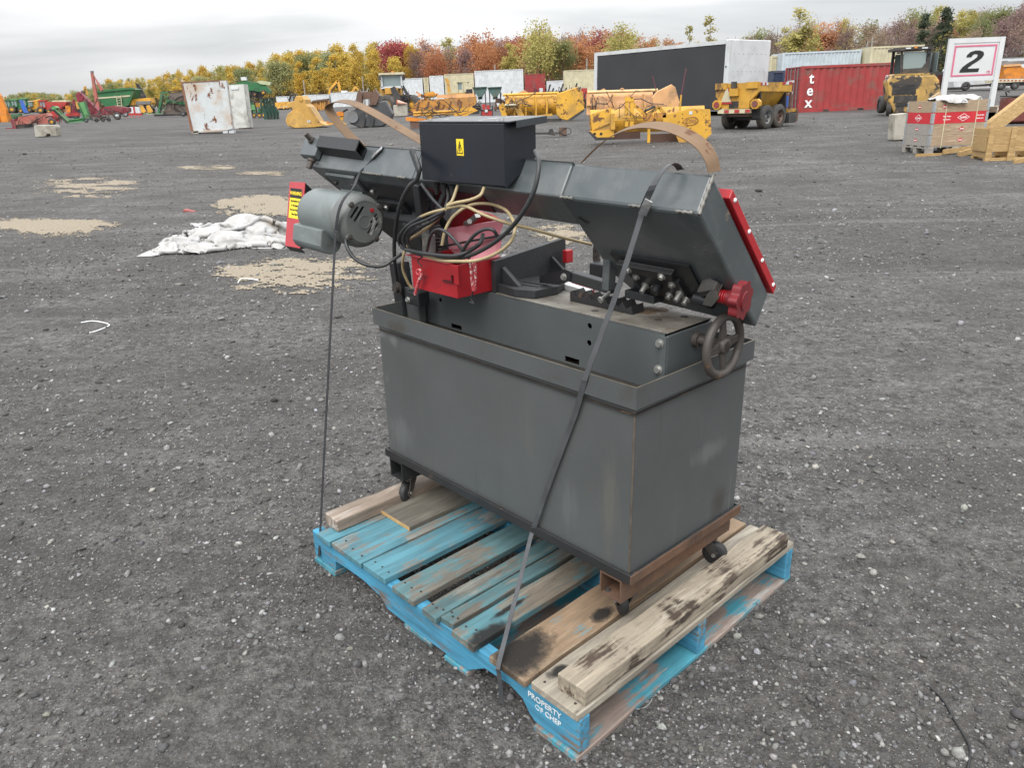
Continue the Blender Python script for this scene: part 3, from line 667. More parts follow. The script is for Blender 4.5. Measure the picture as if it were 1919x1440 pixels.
# control box, lid, warning sign, gland
mb = MB(); a0, a1 = .475, .836; f_ = .045
side = [(f_, 1.256), (f_, 1.413), (.152, 1.413), (.152, 1.325)]
mb.prism([S(a0, b, z) for b, z in side], S(a1 - a0, 0, 0)); cbx = part(saw, 'control_box', mb, navy, bev=.003)
mb = MB(); mb.hexa([(-.840, f_ - .002, 1.4135), (-.4545, f_ - .002, 1.4135), (-.4545, .175, 1.4235), (-.840, .175, 1.4235), (-.840, f_ - .002, 1.4175), (-.4545, f_ - .002, 1.4175), (-.4545, .175, 1.4275), (-.840, .175, 1.4275)]); mb.hexa([(-.4543, f_ + .02, 1.400), (-.4515, f_ + .02, 1.400), (-.4515, .175, 1.41), (-.4543, .175, 1.41), (-.4543, f_ + .02, 1.419), (-.4515, f_ + .02, 1.419), (-.4515, .175, 1.4275), (-.4543, .175, 1.4275)]); lid = part(cbx, 'lid', mb, lidpaint, bev=.0015)
bolt(lid, S(.80, .06, 1.418), (0, 0, 1), .7); bolt(lid, S(.50, .06, 1.418), (0, 0, 1), .7)
c = SB(862, 276, f_ - .001); X = Vector((1, 0, 0)); Z = Vector((0, 0, 1))
mb = MB(); mb.box(c.x - .0148, c.x + .0148, f_ - .0012, f_ - .0003, c.z - .0215, c.z + .0215); sg = part(cbx, 'warning_sign', mb, yellowlab)
def flat2(par, name, polys, M_, mat, d=.0006):
    mb = MB(M_)
    for p in polys: mb.prism([(x, y, 0) for x, y in p], (0, 0, d))
    return part(par, name, mb, mat)
def outline(tri, k):
    g = (sum(p[0] for p in tri) / 3, sum(p[1] for p in tri) / 3); inn = [(g[0] + (p[0] - g[0]) * k, g[1] + (p[1] - g[1]) * k) for p in tri]
    return [[tri[i], tri[(i + 1) % 3], inn[(i + 1) % 3], inn[i]] for i in range(3)]
tri = [(-.018, -.022), (.018, -.022), (0, .024)]
flat2(sg, 'bolt_symbol', outline(tri, .84) + [[(.001, .013), (-.005, -.004), (-.001, -.003), (.003, .004), (.004, .010)], [(-.001, -.003), (.004, -.001), (.001, -.009), (-.001, -.008)], [(.001, -.008), (.003, -.009), (-.001, -.018), (-.004, -.009), (-.001, -.0085)]], frame(c + Vector((0, -.0008, 0)), X, Z) @ Matrix.Diagonal((.68, .72, 1, 1)), inkm)
# head brace, glands and the black pivot frame under the box
mb = MB(); mb.beam(SB(785, 345, .08), SB(800, 470, .11), .03, .03, (0, 1, 0)); mb.beam(SB(815, 345, .12), SB(812, 470, .14), .022, .03, (0, 1, 0)); mb.beam(SB(840, 350, .12), SB(812, 420, .1), .018, .02, (0, 1, 0))
mb.box(*[sorted((SB(768, 430, .1).x, SB(812, 430, .1).x))[i] for i in (0, 1)], .07, .13, SB(780, 442, .1).z, SB(780, 418, .1).z)
part(saw, 'pivot_frame', mb, black, bev=.003)
mb = MB(); p_ = SB(820, 440, .115); mb.tube([p_ + Vector((.011 * cos(i * .7), .011 * sin(i * .7), -.0012 * i)) for i in range(90)], .0018, 5); part(saw, 'tension_spring', mb, castiron)
mb = MB(); mb.cyl(SB(797, 415, .07), SB(799, 520, .07), .011, n=12); mb.cyl(SB(806, 440, .075), SB(808, 520, .075), .016, n=12); part(saw, 'feed_cylinder', mb, motore)
for px_, py_ in ((832, 352), (848, 356), (818, 350)):
    mb = MB(); g_ = SB(px_, py_, .075); mb.cyl(g_ + Vector((0, 0, .012)), g_ - Vector((0, 0, .022)), .010, .006, n=10); part(cbx, 'cable_gland', mb, rubber)
# gearbox casting behind the motor
mb = MB(); mb.prism([H(s, t, .0015) for s, t in ((1.03, .045), (1.585, .045), (1.565, .11), (1.49, .262), (1.105, .292), (1.035, .2))], nf * .003); part(saw, 'black_plate', mb, black)  # thin black plate laid over the grey left housing front
gc = [(1.10, .17), (1.36, .17), (1.40, .24), (1.34, .36), (1.22, .42), (1.12, .40), (1.05, .28)]
mb = MB(); mb.prism([H(s, t, .005) for s, t in gc], nf * .045); part(saw, 'gearbox', mb, darkcast, bev=.008)
mb = MB(); mb.prism([H(s, t, .002) for s, t in ((1.18, .12), (1.34, .12), (1.34, .168), (1.18, .168))], nf * .0145); part(saw, 'gearbox_flange', mb, black, bev=.002)
for px_, py_, b_ in ((700, 357, None), (735, 387, None), (760, 392, None)):
    d_ = {700: (1.328, .089), 735: (1.3, .150), 760: (1.224, .150)}[px_]; bolt(saw, H(*d_, .002 if px_ == 700 else .0145), nf, 1.15)
# motor
mz, my = 1.113, .018; mA, mB_ = 1.185, 1.42
mo = MB(); mo.lathe([(.0, 0), (.060, 0), (.076, .006), (.084, .02), (.084, mB_ - mA - .02), (.078, mB_ - mA), (.0, mB_ - mA)], S(mA, my, mz), e1, 48); mot = part(saw, 'motor', mo, motorp)
be = MB(); be.lathe([(.0858, .003), (.0858, -.034), (.082, -.05), (.074, -.060), (.066, -.063)], S(mA, my, mz), e1, 48); bell = part(mot, 'end_bell', be, motore)
# end face with real slots
face_o = circ(0, 0, .0665, 40)
def slot(u0, v0, u1, v1, w_):
    d = Vector((u1 - u0, v1 - v0)).normalized(); n_ = Vector((-d.y, d.x)) * w_ / 2
    return [(u0 - n_.x, v0 - n_.y), (u1 - n_.x, v1 - n_.y), (u1 + n_.x, v1 + n_.y), (u0 + n_.x, v0 + n_.y)]
cen = S(mA, my, mz) - e1 * .063
slots = [slot(-.050, .018, -.020, .050, .010), slot(-.038, .006, .0, .048, .010), slot(.018, -.044, .050, -.010, .0085), slot(.008, -.038, .050, .008, .0085), slot(.024, -.006, .048, .020, .0085)]
fm = frame(cen, (0, 1, 0), (0, 0, 1))
holed(bell, 'end_cover', face_o, slots, lambda u, v_: fm @ Vector((u, v_, 0)), fm.to_3x3() @ Vector((0, 0, -.003)), motore)
mb = MB(); mb.torus(fm @ Vector((-.002, 0, .0004)), fm.to_3x3() @ Vector((0, 0, 1)), .021, .0014, 28, 6); part(bell, 'name_ring', mb, motore)
mb = MB(); mb.cyl(fm @ Vector((.030, .034, 0)), fm @ Vector((.030, .034, .004)), .0065, n=12); part(bell, 'reset_button', mb, redp)
for an in (.6, 2.2, 3.75, 5.3):
    pz = fm @ Vector((.072 * cos(an), .072 * sin(an), -.010)); mb = MB(); mb.cyl(pz - e1 * -.006, pz - e1 * .010, .0115, .010, n=12); lug = part(bell, 'bolt_lug', mb, motore)
    bolt(lug, pz - e1 * .010, -e1, .75, True)
# capacitor box
cc = S(1.245, my - .060, mz - .074); mb = MB(); r_ = .039; prof = [(r_ * cos(a_) * 1.05, r_ * sin(a_)) for a_ in np.linspace(-pi * .95, pi * .42, 18)] + [(.02, .05), (-.03, .045)]
mb.prism([cc + Vector((0, y_, z_)) for y_, z_ in prof], e1 * .19, 0, False); part(mot, 'capacitor_box', mb, motorp, bev=.004)
mb = MB(); mb.prism([H(s, t, .003) for s, t in ((1.545, .02), (1.36, .02), (1.37, .10), (1.53, .10))], nf * .010); part(mot, 'mount_plate', mb, gray_bow, bev=.002)
mb = MB(); mb.hexa([H(1.52, .085, .013), H(1.38, .085, .013), H(1.38, .105, .013), H(1.52, .105, .013), H(1.50, .09, .05), H(1.36, .09, .05), H(1.36, .13, .05), H(1.50, .13, .05)]); part(mot, 'mount_foot', mb, motorp, bev=.003)
bolt(mot, H(1.40, .055, .013), nf, .9, True); bolt(mot, H(1.51, .055, .013), nf, .9, True)
# red belt guard at the left end, open and black inside
ud = Vector((0, .05, .226)); g0 = S(1.618, -.022, .985); g1 = S(1.505, -.022, .988)
mb = MB(); dn = e2 * .10
def slab(mb, o, a, b, c, m=0): o = Vector(o); mb.hexa([o, o + a, o + a + b, o + b, o + c, o + a + c, o + a + b + c, o + b + c], m)
slab(mb, g0, g1 - g0, ud, e2 * .004); bgd = part(saw, 'belt_guard', mb, redlit, bev=.001)
mb = MB(); mb.prism([g1 + e2 * .0042, g1 + ud + e2 * .0042, g1 + ud + e2 * .13, g1 + ud * .1 + e2 * .035], (-.003, 0, 0)); mb.prism([g0 + e2 * .0042, g0 + ud + e2 * .0042, g0 + ud + e2 * .13, g0 + ud * .1 + e2 * .035], (.003, 0, 0))
slab(mb, g0 + ud * .985 + e2 * .0042 + Vector((.0032, 0, 0)), (g1 - g0) * .94, ud * .015, dn); slab(mb, g0 + e2 * .0042 + Vector((.0032, 0, 0)), (g1 - g0) * .94, ud * .015, dn * .25); part(bgd, 'guard_side', mb, black)
gm = frame(g0 * .5 + g1 * .5 + ud * .70 - e2 * .0006, (1, 0, 0), ud)
mb = MB(gm); mb.box(-.042, .042, -.060, .046, 0, .0006); lb = part(bgd, 'warning_label', mb, yellowlab)
mb = MB(gm); mb.box(-.042, .042, .012, .046, .0007, .0012); part(lb, 'label_header', mb, inkm)
text(lb, 'label_lettering', 'WARNING', .0175, gm @ Matrix.Translation((0, .028, .0016)), yellowlab, .0004, .0002)
for i, s_ in enumerate(('Using Extension Cords', 'On This Equipment', 'May Cause Premature', 'Motor Failure')):
    text(lb, 'label_lettering', s_, .0105, gm @ Matrix.Translation((0, .001 - i * .0155, .0009)), inkm, .0003, .0002, sx=.72)

# ---- guide plates on the right housing
mb = MB(); mb.prism([H(s, t, .0025) for s, t in ((.345, .195), (.10, .190), (.105, .315), (.30, .345))], nf * .008); part(saw, 'guide_plate', mb, black, bev=.001)
mb = MB(); mb.prism([H(s, t, .011) for s, t in ((.325, .215), (.15, .213), (.16, .245), (.31, .247))], nf * .016); part(saw, 'guide_bar', mb, blackrust, bev=.002)
mb = MB(); mb.prism([H(s, t, .011) for s, t in ((.315, .25), (.15, .25), (.15, .325), (.285, .34))], nf * .010); part(saw, 'guide_bracket', mb, black, bev=.002)
for s, t, n_, lg in ((.29, .228, .027, 1), (.185, .228, .027, 1), (.285, .262, .021, 1), (.175, .266, .021, 1), (.27, .295, .021, 3), (.245, .302, .021, 1.5), (.205, .318, .021, 1.5), (.165, .300, .021, 3), (.155, .322, .021, 2)):
    bolt(saw, H(s, t, n_), nf, .95, False, lg)
mb = MB(); mb.cyl(H(.225, .285, .021), H(.225, .285, .045), .012, n=14); part(saw, 'guide_bush', mb, black)
mb = MB(); mb.cyl(H(.122, .305, .022), H(.07, .31, .022), .016, n=16); part(saw, 'tension_nut', mb, black)
# gusset and red tension knob
ka = S(-.1, .2535, 1.0135); kb = SB(1340, 553, .245)
kd = (kb - ka).normalized()
mb = MB(); g_ = SB(1330, 548, .235)
g4 = [SB(1319, 517, .245), SB(1345, 528, .22), SB(1337, 543, .21), SB(1305, 548, .235)]
mb.prism(g4, Vector((.0, .02, -.012))); g5 = [SB(1337, 543, .212), SB(1344, 560, .215), SB(1333, 573, .225), SB(1318, 570, .235), SB(1326, 552, .225)]; mb.prism(g5, Vector((0, .012, 0)))
part(saw, 'tension_gusset', mb, M('gusset_grey', (.085, .082, .076), .5, .1, .25, 12, wear=((.14, .09, .06), .1, 12)), bev=.002)
mb = MB(); mb.cyl(kb, ka + kd * .012, .0125, n=16); scw = part(saw, 'tension_screw', mb, redknob)
mb = MB(); nn = int((ka - kb).length / .0062) - 2
for i in range(nn): mb.torus(kb - kd * (.004 + i * .0062), kd, .0145, .0028, 18, 6)
part(scw, 'thread', mb, redp)
mb = MB(); x_ = kd.orthogonal().normalized(); y_ = kd.cross(x_); pr = []
for i in range(72):
    a_ = 2 * pi * i / 72; r_ = .0415 + .0042 * cos(a_ * 7); pr.append((x_ * cos(a_) + y_ * sin(a_)) * r_)
mb.prism([ka + p + kd * .012 for p in pr], -kd * .024); mb.cyl(ka + kd * .03, ka + kd * .012, .018, .026, n=20); mb.cyl(ka - kd * .012, ka - kd * .016, .022, .02, n=20)
part(saw, 'tension_knob', mb, redknob, bev=.004)

# ---- vice: fixed jaw with slotted foot, moving jaw, rack, posts
ja = .662; mb = MB()
p1, p2_ = SB(934, 552, .165), SB(935, 452, .165)
holed(saw, 'fixed_jaw', [(.165, .927), (.470, .927), (.470, 1.050), (.165, 1.020)], [], lambda b, z: S(ja, b, z), (-.018, 0, 0), darkcast)
for b_ in (.19, .40):
    mb = MB(); mb.prism([S(ja - .001, b_, .95), S(ja - .001, b_, 1.0), S(ja - .075, b_, .95)], (0, .014, 0)); part(saw, 'jaw_rib', mb, darkcast, bev=.002)
foot = [(ja - .001, .172), (.575, .160), (.515, .185), (.505, .27), (.535, .335), (ja - .001, .335)]
holed(saw, 'jaw_foot', foot, [[(.63, .215), (.63, .205), (.545, .222), (.545, .232)], [(.63, .25), (.63, .24), (.54, .255), (.54, .265)]], lambda a, b: S(a, b, .9285), (0, 0, .0215), darkcast)
mb = MB(); pv = SZ(1050, 517, .975); mb.prism([SB(1012, 519, .25), SB(1012, 529, .25), SB(1048, 533, .25), SB(1068, 524, .25), SB(1068, 510, .25), SB(1058, 506, .25)], (0, .02, 0)); part(saw, 'vice_lever', mb, black, bev=.002)
bolt(saw, SB(1057, 519, .2495), (0, -1, 0), .95)
mb = MB(); mb.beam(SB(1072, 517, .27), SB(1150, 541, .27), .030, .030, (0, 0, 1)); part(saw, 'guide_arm', mb, M('blackened_bar', (.035, .037, .038), .5, .1, .3, 10), bev=.003)
mb = MB(); p_, q_ = SB(1140, 543, .25), SB(1144, 467, .25); mb.beam(p_, q_, .024, .03, (0, 1, 0)); part(saw, 'guide_post', mb, gray_bow, bev=.002)
mb = MB(); p_ = SB(1130, 556, .2)
rk = [(.20, .9268), (.425, .9268), (.425, .955)]; n_ = 7
for i in range(n_): 
    u0 = .425 - (i + .0) * .030; rk += [(u0 - .008, .957), (u0 - .020, .940), (u0 - .027, .940)]
rk += [(.205, .95)]
mb = MB(); mb.prism([S(a_, .235, z_) for a_, z_ in rk], (0, .05, 0)); part(saw, 'vice_rack', mb, blackrust, bev=.001)
mb = MB(); mb.beam(SB(1180, 548, .3), SB(1235, 560, .3), .045, .022, (0, 0, 1)); part(saw, 'moving_jaw', mb, darkcast, bev=.002)
mb = MB(); mb.cyl(SB(1142, 548, .235), SB(1127, 561, .19), .0045, n=10); mb.cyl(SB(1127, 561, .19), SB(1124, 563, .185), .009, n=10); part(saw, 'clamp_screw', mb, zinc)
mb = MB(); mb.beam(SB(1060, 535, .34), SB(1105, 549, .34), .03, .018, (0, 0, 1)); part(saw, 'jaw_stop', mb, whitem, bev=.002)
mb = MB(); mb.beam(SB(1075, 534, .36), SB(1110, 546, .36), .02, .02, (0, 0, 1)); part(saw, 'red_stop', mb, redp)
mb = MB()
for i in range(7):
    a_ = i * .9; mb.tube([SB(1118 + 5 * cos(a_ + t_), 470 + i * 3 + 12 * sin(t_), .42) for t_ in np.linspace(0, 4, 8)], .004, 6)
part(saw, 'chip_brush', mb, castiron)
mb = MB(); mb.box(*sorted((SB(1112, 510, .4).x, SB(1136, 510, .4).x)), .38, .42, SB(1120, 520, .4).z, SB(1120, 492, .4).z); part(saw, 'blade_guide', mb, darkcast, bev=.004)
mb = MB(); mb.beam(SB(1064, 468, .45), SB(1064, 492, .45), .02, .03, (0, 1, 0)); part(saw, 'red_clamp', mb, redp, bev=.003)
# red blade wheel cover seen under the arm, with its catch
w4 = [SB(835, 422, .24), SB(870, 388, .26), SB(918, 402, .30), SB(935, 412, .32), SB(930, 440, .31), SB(850, 440, .25)]
mb = MB(); mb.prism(w4, (0, .01, 0)); part(saw, 'wheel_cover', mb, redp)
mb = MB(); mb.beam(SB(878, 418, .24), SB(895, 404, .24), .012, .02, (0, 1, 0)); mb.cyl(SB(872, 420, .24), SB(880, 415, .22), .008, n=10); part(saw, 'cover_catch', mb, zinc)
settle(saw)

# ------------------------------------------------------------------ red box on the bed
rb = thing('red_metal_box', 'open red metal box with a rope handle on the saw bed', 'metal box', SM)
zb = .9275; fb_ = .035
xl, xr = SB(775, 548, fb_).x, SB(858, 566, fb_).x; yb = fb_ + .175; zt = 1.025; q = .003
mb = MB(); mb.box(xl, xr, fb_, fb_ + q, zb, zt); mb.box(xl, xr, yb - q, yb, zb, zt); mb.box(xl, xl + q, fb_ + q, yb - q, zb, zt); mb.box(xr - q, xr, fb_ + q, yb - q, zb, zt); mb.box(xl + q, xr - q, fb_ + q, yb - q, zb, zb + q)
part(rb, 'box_body', mb, redp, bev=.001)
mb = MB(); mb.hexa([(xl - .022, fb_ - .004, zt + .001), (xr - .03, fb_ - .004, zt + .001), (xr - .03, fb_ + .02, zt + .001), (xl - .01, fb_ + .02, zt + .001), (xl - .022, fb_ - .004, zt + .004), (xr - .03, fb_ - .004, zt + .004), (xr - .03, fb_ + .02, zt + .004), (xl - .01, fb_ + .02, zt + .004)]); part(rb, 'front_lip', mb, redlit)
mb = MB(); mb.box(xr - .012, xr + .012, fb_ - .003, fb_ - .0004, zt - .055, zt + .002); part(rb, 'hasp', mb, redp, bev=.001)
mb = MB(); mb.beam((xr - .06, fb_ - .004, zt - .052), (xr - .012, fb_ - .004, zt - .050), .004, .006, (0, 0, 1)); mb.beam((xr - .014, fb_ - .004, zt - .052), (xr - .016, fb_ - .004, zt - .03), .004, .006, (0, 1, 0)); part(rb, 'hook', mb, maroon)
# raised inner tray and opened lid
mb = MB(); l0, l1 = SB(842, 470, .19), SB(930, 452, .19); l2, l3 = SB(946, 412, .23), SB(838, 428, .23)
mb.prism([l0, l1, l2, l3], (0, .003, .001)); part(rb, 'lid', mb, redsky)
mb = MB(); l0, l1, l2, l3 = SB(868, 492, .12), SB(934, 480, .16), SB(940, 450, .19), SB(846, 470, .17); mb.prism([l0, l1, l2, l3], (0, .001, -.003)); part(rb, 'inner_flap', mb, redsky)
mb = MB(); mb.beam(SB(818, 464, .13), SB(960, 437, .2), .024, .006, (0, 0, 1)); part(rb, 'lid_stay', mb, black)
# rope handles
ropem = M('red_white_rope', (.40, .05, .06), .8, 0, .2, 8, wear=((.6, .55, .52), .42, 130))
def rope(pts, r=.005): mb = MB(); mb.tube(smoothpath(pts, 6), r, 8); return mb
mb = rope([SB(778, 552, .02), SB(784, 530, .018), SB(790, 515, .016), SB(785, 505, .018)]); mb.tube([SB(785 + 4 * cos(t), 510 + 5 * sin(t), .014) for t in np.linspace(0, 9, 20)], .0035, 6); part(rb, 'rope_handle', mb, ropem)
mb = rope([SB(882, 492, .03), SB(884, 520, .028), SB(887, 545, .03)], .0045); mb.tube(smoothpath([SB(889, 492, .03), SB(891, 520, .03), SB(889, 545, .03)]), .0045, 8); part(rb, 'rope_handle', mb, ropem)
mb = rope([SB(800, 476, .06), SB(830, 480, .10), SB(865, 486, .12), SB(884, 492, .05)], .005); part(rb, 'rope_coil', mb, ropem)
mb = MB(); mb.tube(smoothpath([SB(887, 545, .03), SB(883, 560, .03), SB(888, 570, .03), SB(880, 566, .03)]), .0022, 6); part(rb, 'black_lace', mb, rubber); mb = MB(); mb.tube(smoothpath([SB(790, 500, .016), SB(783, 488, .015), SB(795, 480, .016)]), .002, 6); part(rb, 'black_lace', mb, rubber)
settle(rb)

# ------------------------------------------------------------------ cords, bands, straps
def cord(name, label, cat, segs, r, mat, plug=None):
    t = MB()
    for pts in segs: t.tube(smoothpath([SB(*p) for p in pts], 7), r, 10)
    o = part(None, name, t, mat); o.matrix_basis = SM; tag(o, label, cat); return o
k1 = cord('power_cord', 'thick black power cord looping from the control box over the red box', 'cord', [
    [(1003, 283, .03), (1010, 305, .0), (1003, 350, -.02), (985, 390, -.03), (955, 430, -.03), (915, 462, -.02), (870, 482, -.015), (830, 485, -.01), (790, 478, .0), (768, 470, .01), (752, 462, .03), (748, 445, .02), (762, 425, .01), (790, 408, .02), (820, 398, .05), (832, 392, .08)],
    [(760, 468, .015), (800, 476, -.02), (850, 480, -.03), (880, 470, -.01), (900, 455, .0), (905, 440, .03)]], .0058, cableblack); settle(k1)
k2 = cord('motor_cord', 'black cord hanging in a loop from the grey electric motor', 'cord', [
    [(648, 446, -.045), (650, 462, -.055), (662, 482, -.05), (685, 496, -.03), (715, 499, .0), (735, 488, .03), (752, 476, .05)]], .0058, cableblack); settle(k2)
k3 = cord('control_cable', 'black cable dropping from behind the control box to the pivot post', 'cable', [
    [(776, 288, .03), (785, 312, .0), (782, 335, .0), (765, 352, .0), (748, 390, .01), (740, 440, .04), (739, 480, .06), (742, 510, .08), (746, 535, .1)]], .0062, cableblack)
mb = MB(); mb.beam(SB(772, 282, .03), SB(786, 320, .0), .012, .014, (0, 1, 0)); cl_ = part(k3, 'cable_clip', mb, black); settle(k3)
k4 = cord('harness_cable', 'tangle of thin black cables tied together under the control box', 'cable', [
    [(790, 345, .04), (810, 372, .03), (825, 388, .03), (832, 395, .03)], [(838, 352, .08), (840, 370, .06), (834, 392, .03)],
    [(832, 396, .02), (800, 412, .0), (770, 425, .0), (756, 445, .01), (760, 466, .02)], [(832, 400, .03), (805, 418, .02), (778, 432, .02), (764, 450, .02), (770, 470, .03)],
    [(800, 470, .03), (808, 440, .0), (822, 430, -.01), (840, 438, -.01), (860, 460, .0), (880, 485, .02)], [(858, 488, -.01), (872, 462, -.02), (890, 440, -.02), (908, 430, -.01), (925, 432, .0), (935, 450, .02)]], .0048, cableblack); settle(k4)
k5 = cord('beige_hose', 'thin beige cable looping under the box and off to the saw guide', 'cable', [
    [(858, 347, .06), (848, 375, .04), (838, 385, .02)], [(907, 352, .05), (900, 366, .03), (880, 375, .02), (855, 380, .01), (838, 386, .01)],
    [(838, 390, .01), (870, 386, .02), (905, 402, .04), (950, 418, .08), (1000, 430, .14), (1050, 444, .22), (1108, 458, .34)],
    [(835, 392, .02), (810, 398, .02), (790, 406, .02), (780, 412, .03)], [(830, 400, .03), (812, 418, .04), (785, 438, .04), (768, 448, .05)],
    [(828, 460, .02), (835, 430, .03), (850, 405, .05), (880, 385, .08), (915, 382, .1), (945, 392, .08), (960, 410, .04), (965, 430, .0), (955, 455, -.02), (930, 475, -.03), (895, 488, -.04), (860, 490, -.04), (825, 488, -.02), (790, 478, .0), (765, 470, .02), (758, 465, .03)],
    [(764, 460, .06), (756, 480, .05), (755, 505, .06), (765, 530, .08), (772, 540, .09)]], .0045, cablebeige); settle(k5)
def band(label, pts, w, mat, side=(0, 1, 0)):
    mb = MB(); mb.ribbon(smoothpath([SB(*p) for p in pts], 8), side, w, .0018); o = part(None, 'steel_band', mb, mat); o.matrix_basis = SM; tag(o, label, 'steel band'); settle(o); return o
band('rusty steel band curled over the left end of the saw head', [(690, 285, .12), (672, 270, .12), (647, 245, .12), (627, 222, .12), (617, 206, .12), (618, 196, .12), (630, 190, .12), (648, 190, .12), (670, 196, .12), (702, 212, .12), (752, 241, .12), (800, 270, .12)], .034, bandrust, (0, 1, .25))
band('rusty steel band arched over the right end of the saw head', [(1090, 305, .125), (1106, 288, .125), (1128, 268, .125), (1155, 250, .125), (1187, 238, .125), (1220, 234, .125), (1255, 239, .125), (1288, 252, .125), (1316, 272, .125), (1332, 296, .125), (1339, 322, .125)], [.010 + .030 * min(1, i / 45) for i in range(81)], bandrust, (0, 1, .35))
def PS(a, b, z): return SMI @ (PA @ P(a, b, z))
def strap(label, pts, w, side, bk=None, mat=None):
    mb = MB(); mb.ribbon(pts, side, w, .0012); o = part(None, 'packing_strap', mb, mat or strapm); o.matrix_basis = SM; tag(o, label, 'strap', None)
    if bk:
        b2 = MB(); b2.ribbon(bk, side if not isinstance(side, list) else side[0], w + .004, .004); part(o, 'buckle', b2, buckle, bev=.0008)
    settle(o); return o
sx = Vector((1, .2, .25))
lp = [H(1.225, -.002, 0, .091), H(1.25, -.003, 0, .06), H(1.30, -.004, .001, .0)] + [SB(663, 350, -.045), SB(645, 372, -.068), SB(635, 395, -.074), SB(630, 425, -.076), SB(628, 450, -.078)]
end = PS(1.165, -.008, .035); st_ = lp[-1]
lp += [st_.lerp(end, f) for f in (.12, .3, .5, .7, .9, 1)]
strap('black packing strap over the motor hanging down to the left corner of the pallet', smoothpath(lp, 3), .014, Vector((1, .0, .35)), [H(1.225, -.006, 0, .085), H(1.24, -.007, 0, .068), H(1.258, -.007, .001, .05)])
r1 = S(.42, -.0155, ZT); 
rp_ = [SB(1275, 318, .13), SB(1268, 309, .11), SB(1256, 308, .09), SB(1240, 322, .07), SB(1222, 352, .052), H(.143, -.003, .004, .0), SB(1203, 400, .08), SB(1180, 475, .055), SB(1150, 565, .03), SB(1122, 640, .005), SB(1098, 705, -.0155), SB(1093, 722, -.016), SB(1078, 775, -.010), SB(1050, 850, -.010), SB(1024, 920, -.012), SB(1003, 982, -.0145), SB(996, 1002, -.0145)]
end = PS(.250, -.022, .142); st_ = rp_[-1]; rp_ += [st_.lerp(end, f) for f in (.25, .5, .75, 1)] + [PS(.249, -.0225, .12), PS(.247, -.020, .07), PS(.246, -.018, .02)]
strap('grey packing strap with steel buckle running down over the tray rim to the pallet', smoothpath(rp_, 4), .0150, Vector((1, .1, .3)), [SB(1216, 375, .058), SB(1210, 388, .062), SB(1204, 402, .072)], strapg)
# ------------------------------------------------------------------ yard machinery: helpers
def Mw(name, col, wear=None, rough=.5, **k): return M(name, col, rough, 0, .16, 1.6, wear, k.pop('dirt', ((.13, .105, .08), .34, 1.3)), **k)
YEL = Mw('plant_yellow', (.58, .30, .035), ((.16, .075, .03), .16, 3)); YEL2 = Mw('plow_yellow', (.60, .325, .035), ((.14, .065, .03), .34, 3))
OCH = Mw('ochre_yellow', (.50, .27, .05), ((.28, .14, .04), .2, 3)); SAL = Mw('faded_orange', (.60, .33, .15), ((.55, .34, .06), .25, 3))
ORA = Mw('orange_enamel', (.58, .20, .02), ((.2, .09, .04), .2, 4)); ORR = Mw('rusty_orange', (.46, .21, .04), ((.14, .06, .03), .42, 3))
RED = Mw('farm_red', (.38, .03, .028), ((.2, .06, .05), .15, 4)); FRED = Mw('faded_farm_red', (.36, .11, .085), ((.42, .3, .26), .2, 4)); MAR = Mw('farm_maroon', (.20, .02, .035))
GRN = Mw('farm_green', (.022, .13, .045)); DGRN = Mw('dark_green', (.012, .05, .035)); LGRN = Mw('light_green', (.10, .26, .10)); TEAL = Mw('grey_green', (.06, .12, .11), ((.12, .1, .08), .2, 4))
BLU = Mw('farm_blue', (.03, .12, .48)); WHI = Mw('white_enamel', (.54, .56, .575), dirt=((.36, .34, .31), .10, .7)); CRM = Mw('cream_enamel', (.50, .455, .31), dirt=((.33, .28, .19), .12, .7)); PALE = Mw('pale_blue_enamel', (.42, .475, .51), dirt=((.30, .31, .31), .12, .7))
DRK = Mw('dark_steel', (.035, .036, .038), ((.09, .06, .045), .2, 4)); BRN = Mw('rusty_brown_steel', (.12, .065, .045), ((.05, .035, .03), .3, 4)); GRY = Mw('grey_steel', (.16, .165, .17), ((.24, .24, .24), .2, 4))
BLK = Mw('machine_black', (.018, .018, .02)); TYR = Mw('dusty_tyre', (.045, .043, .042), rough=.8); NAVY = Mw('container_navy', (.03, .045, .085)); CRED = Mw('container_red', (.29, .035, .035), ((.36, .09, .08), .16, 2))
CONC = Mw('cast_concrete', (.36, .34, .29), ((.24, .22, .18), .3, 3), .85, bump=.4, bs=25)
t_ = NT('cab_glass'); GLS = t_.done((.20, .25, .25), .06, 0, None, **{'Specular IOR Level': .8})
WRU = M('white_rusted_panel', (.50, .53, .54), .5, 0, .08, 1.5, wear=((.15, .06, .028), .36, 1.5, (1.6, 1.6, .8)), dirt=((.42, .28, .17), .5, 1.3))
def slope_at(p): return (gz(p.x + .5, p.y) - gz(p.x - .5, p.y))
HOSE = {}
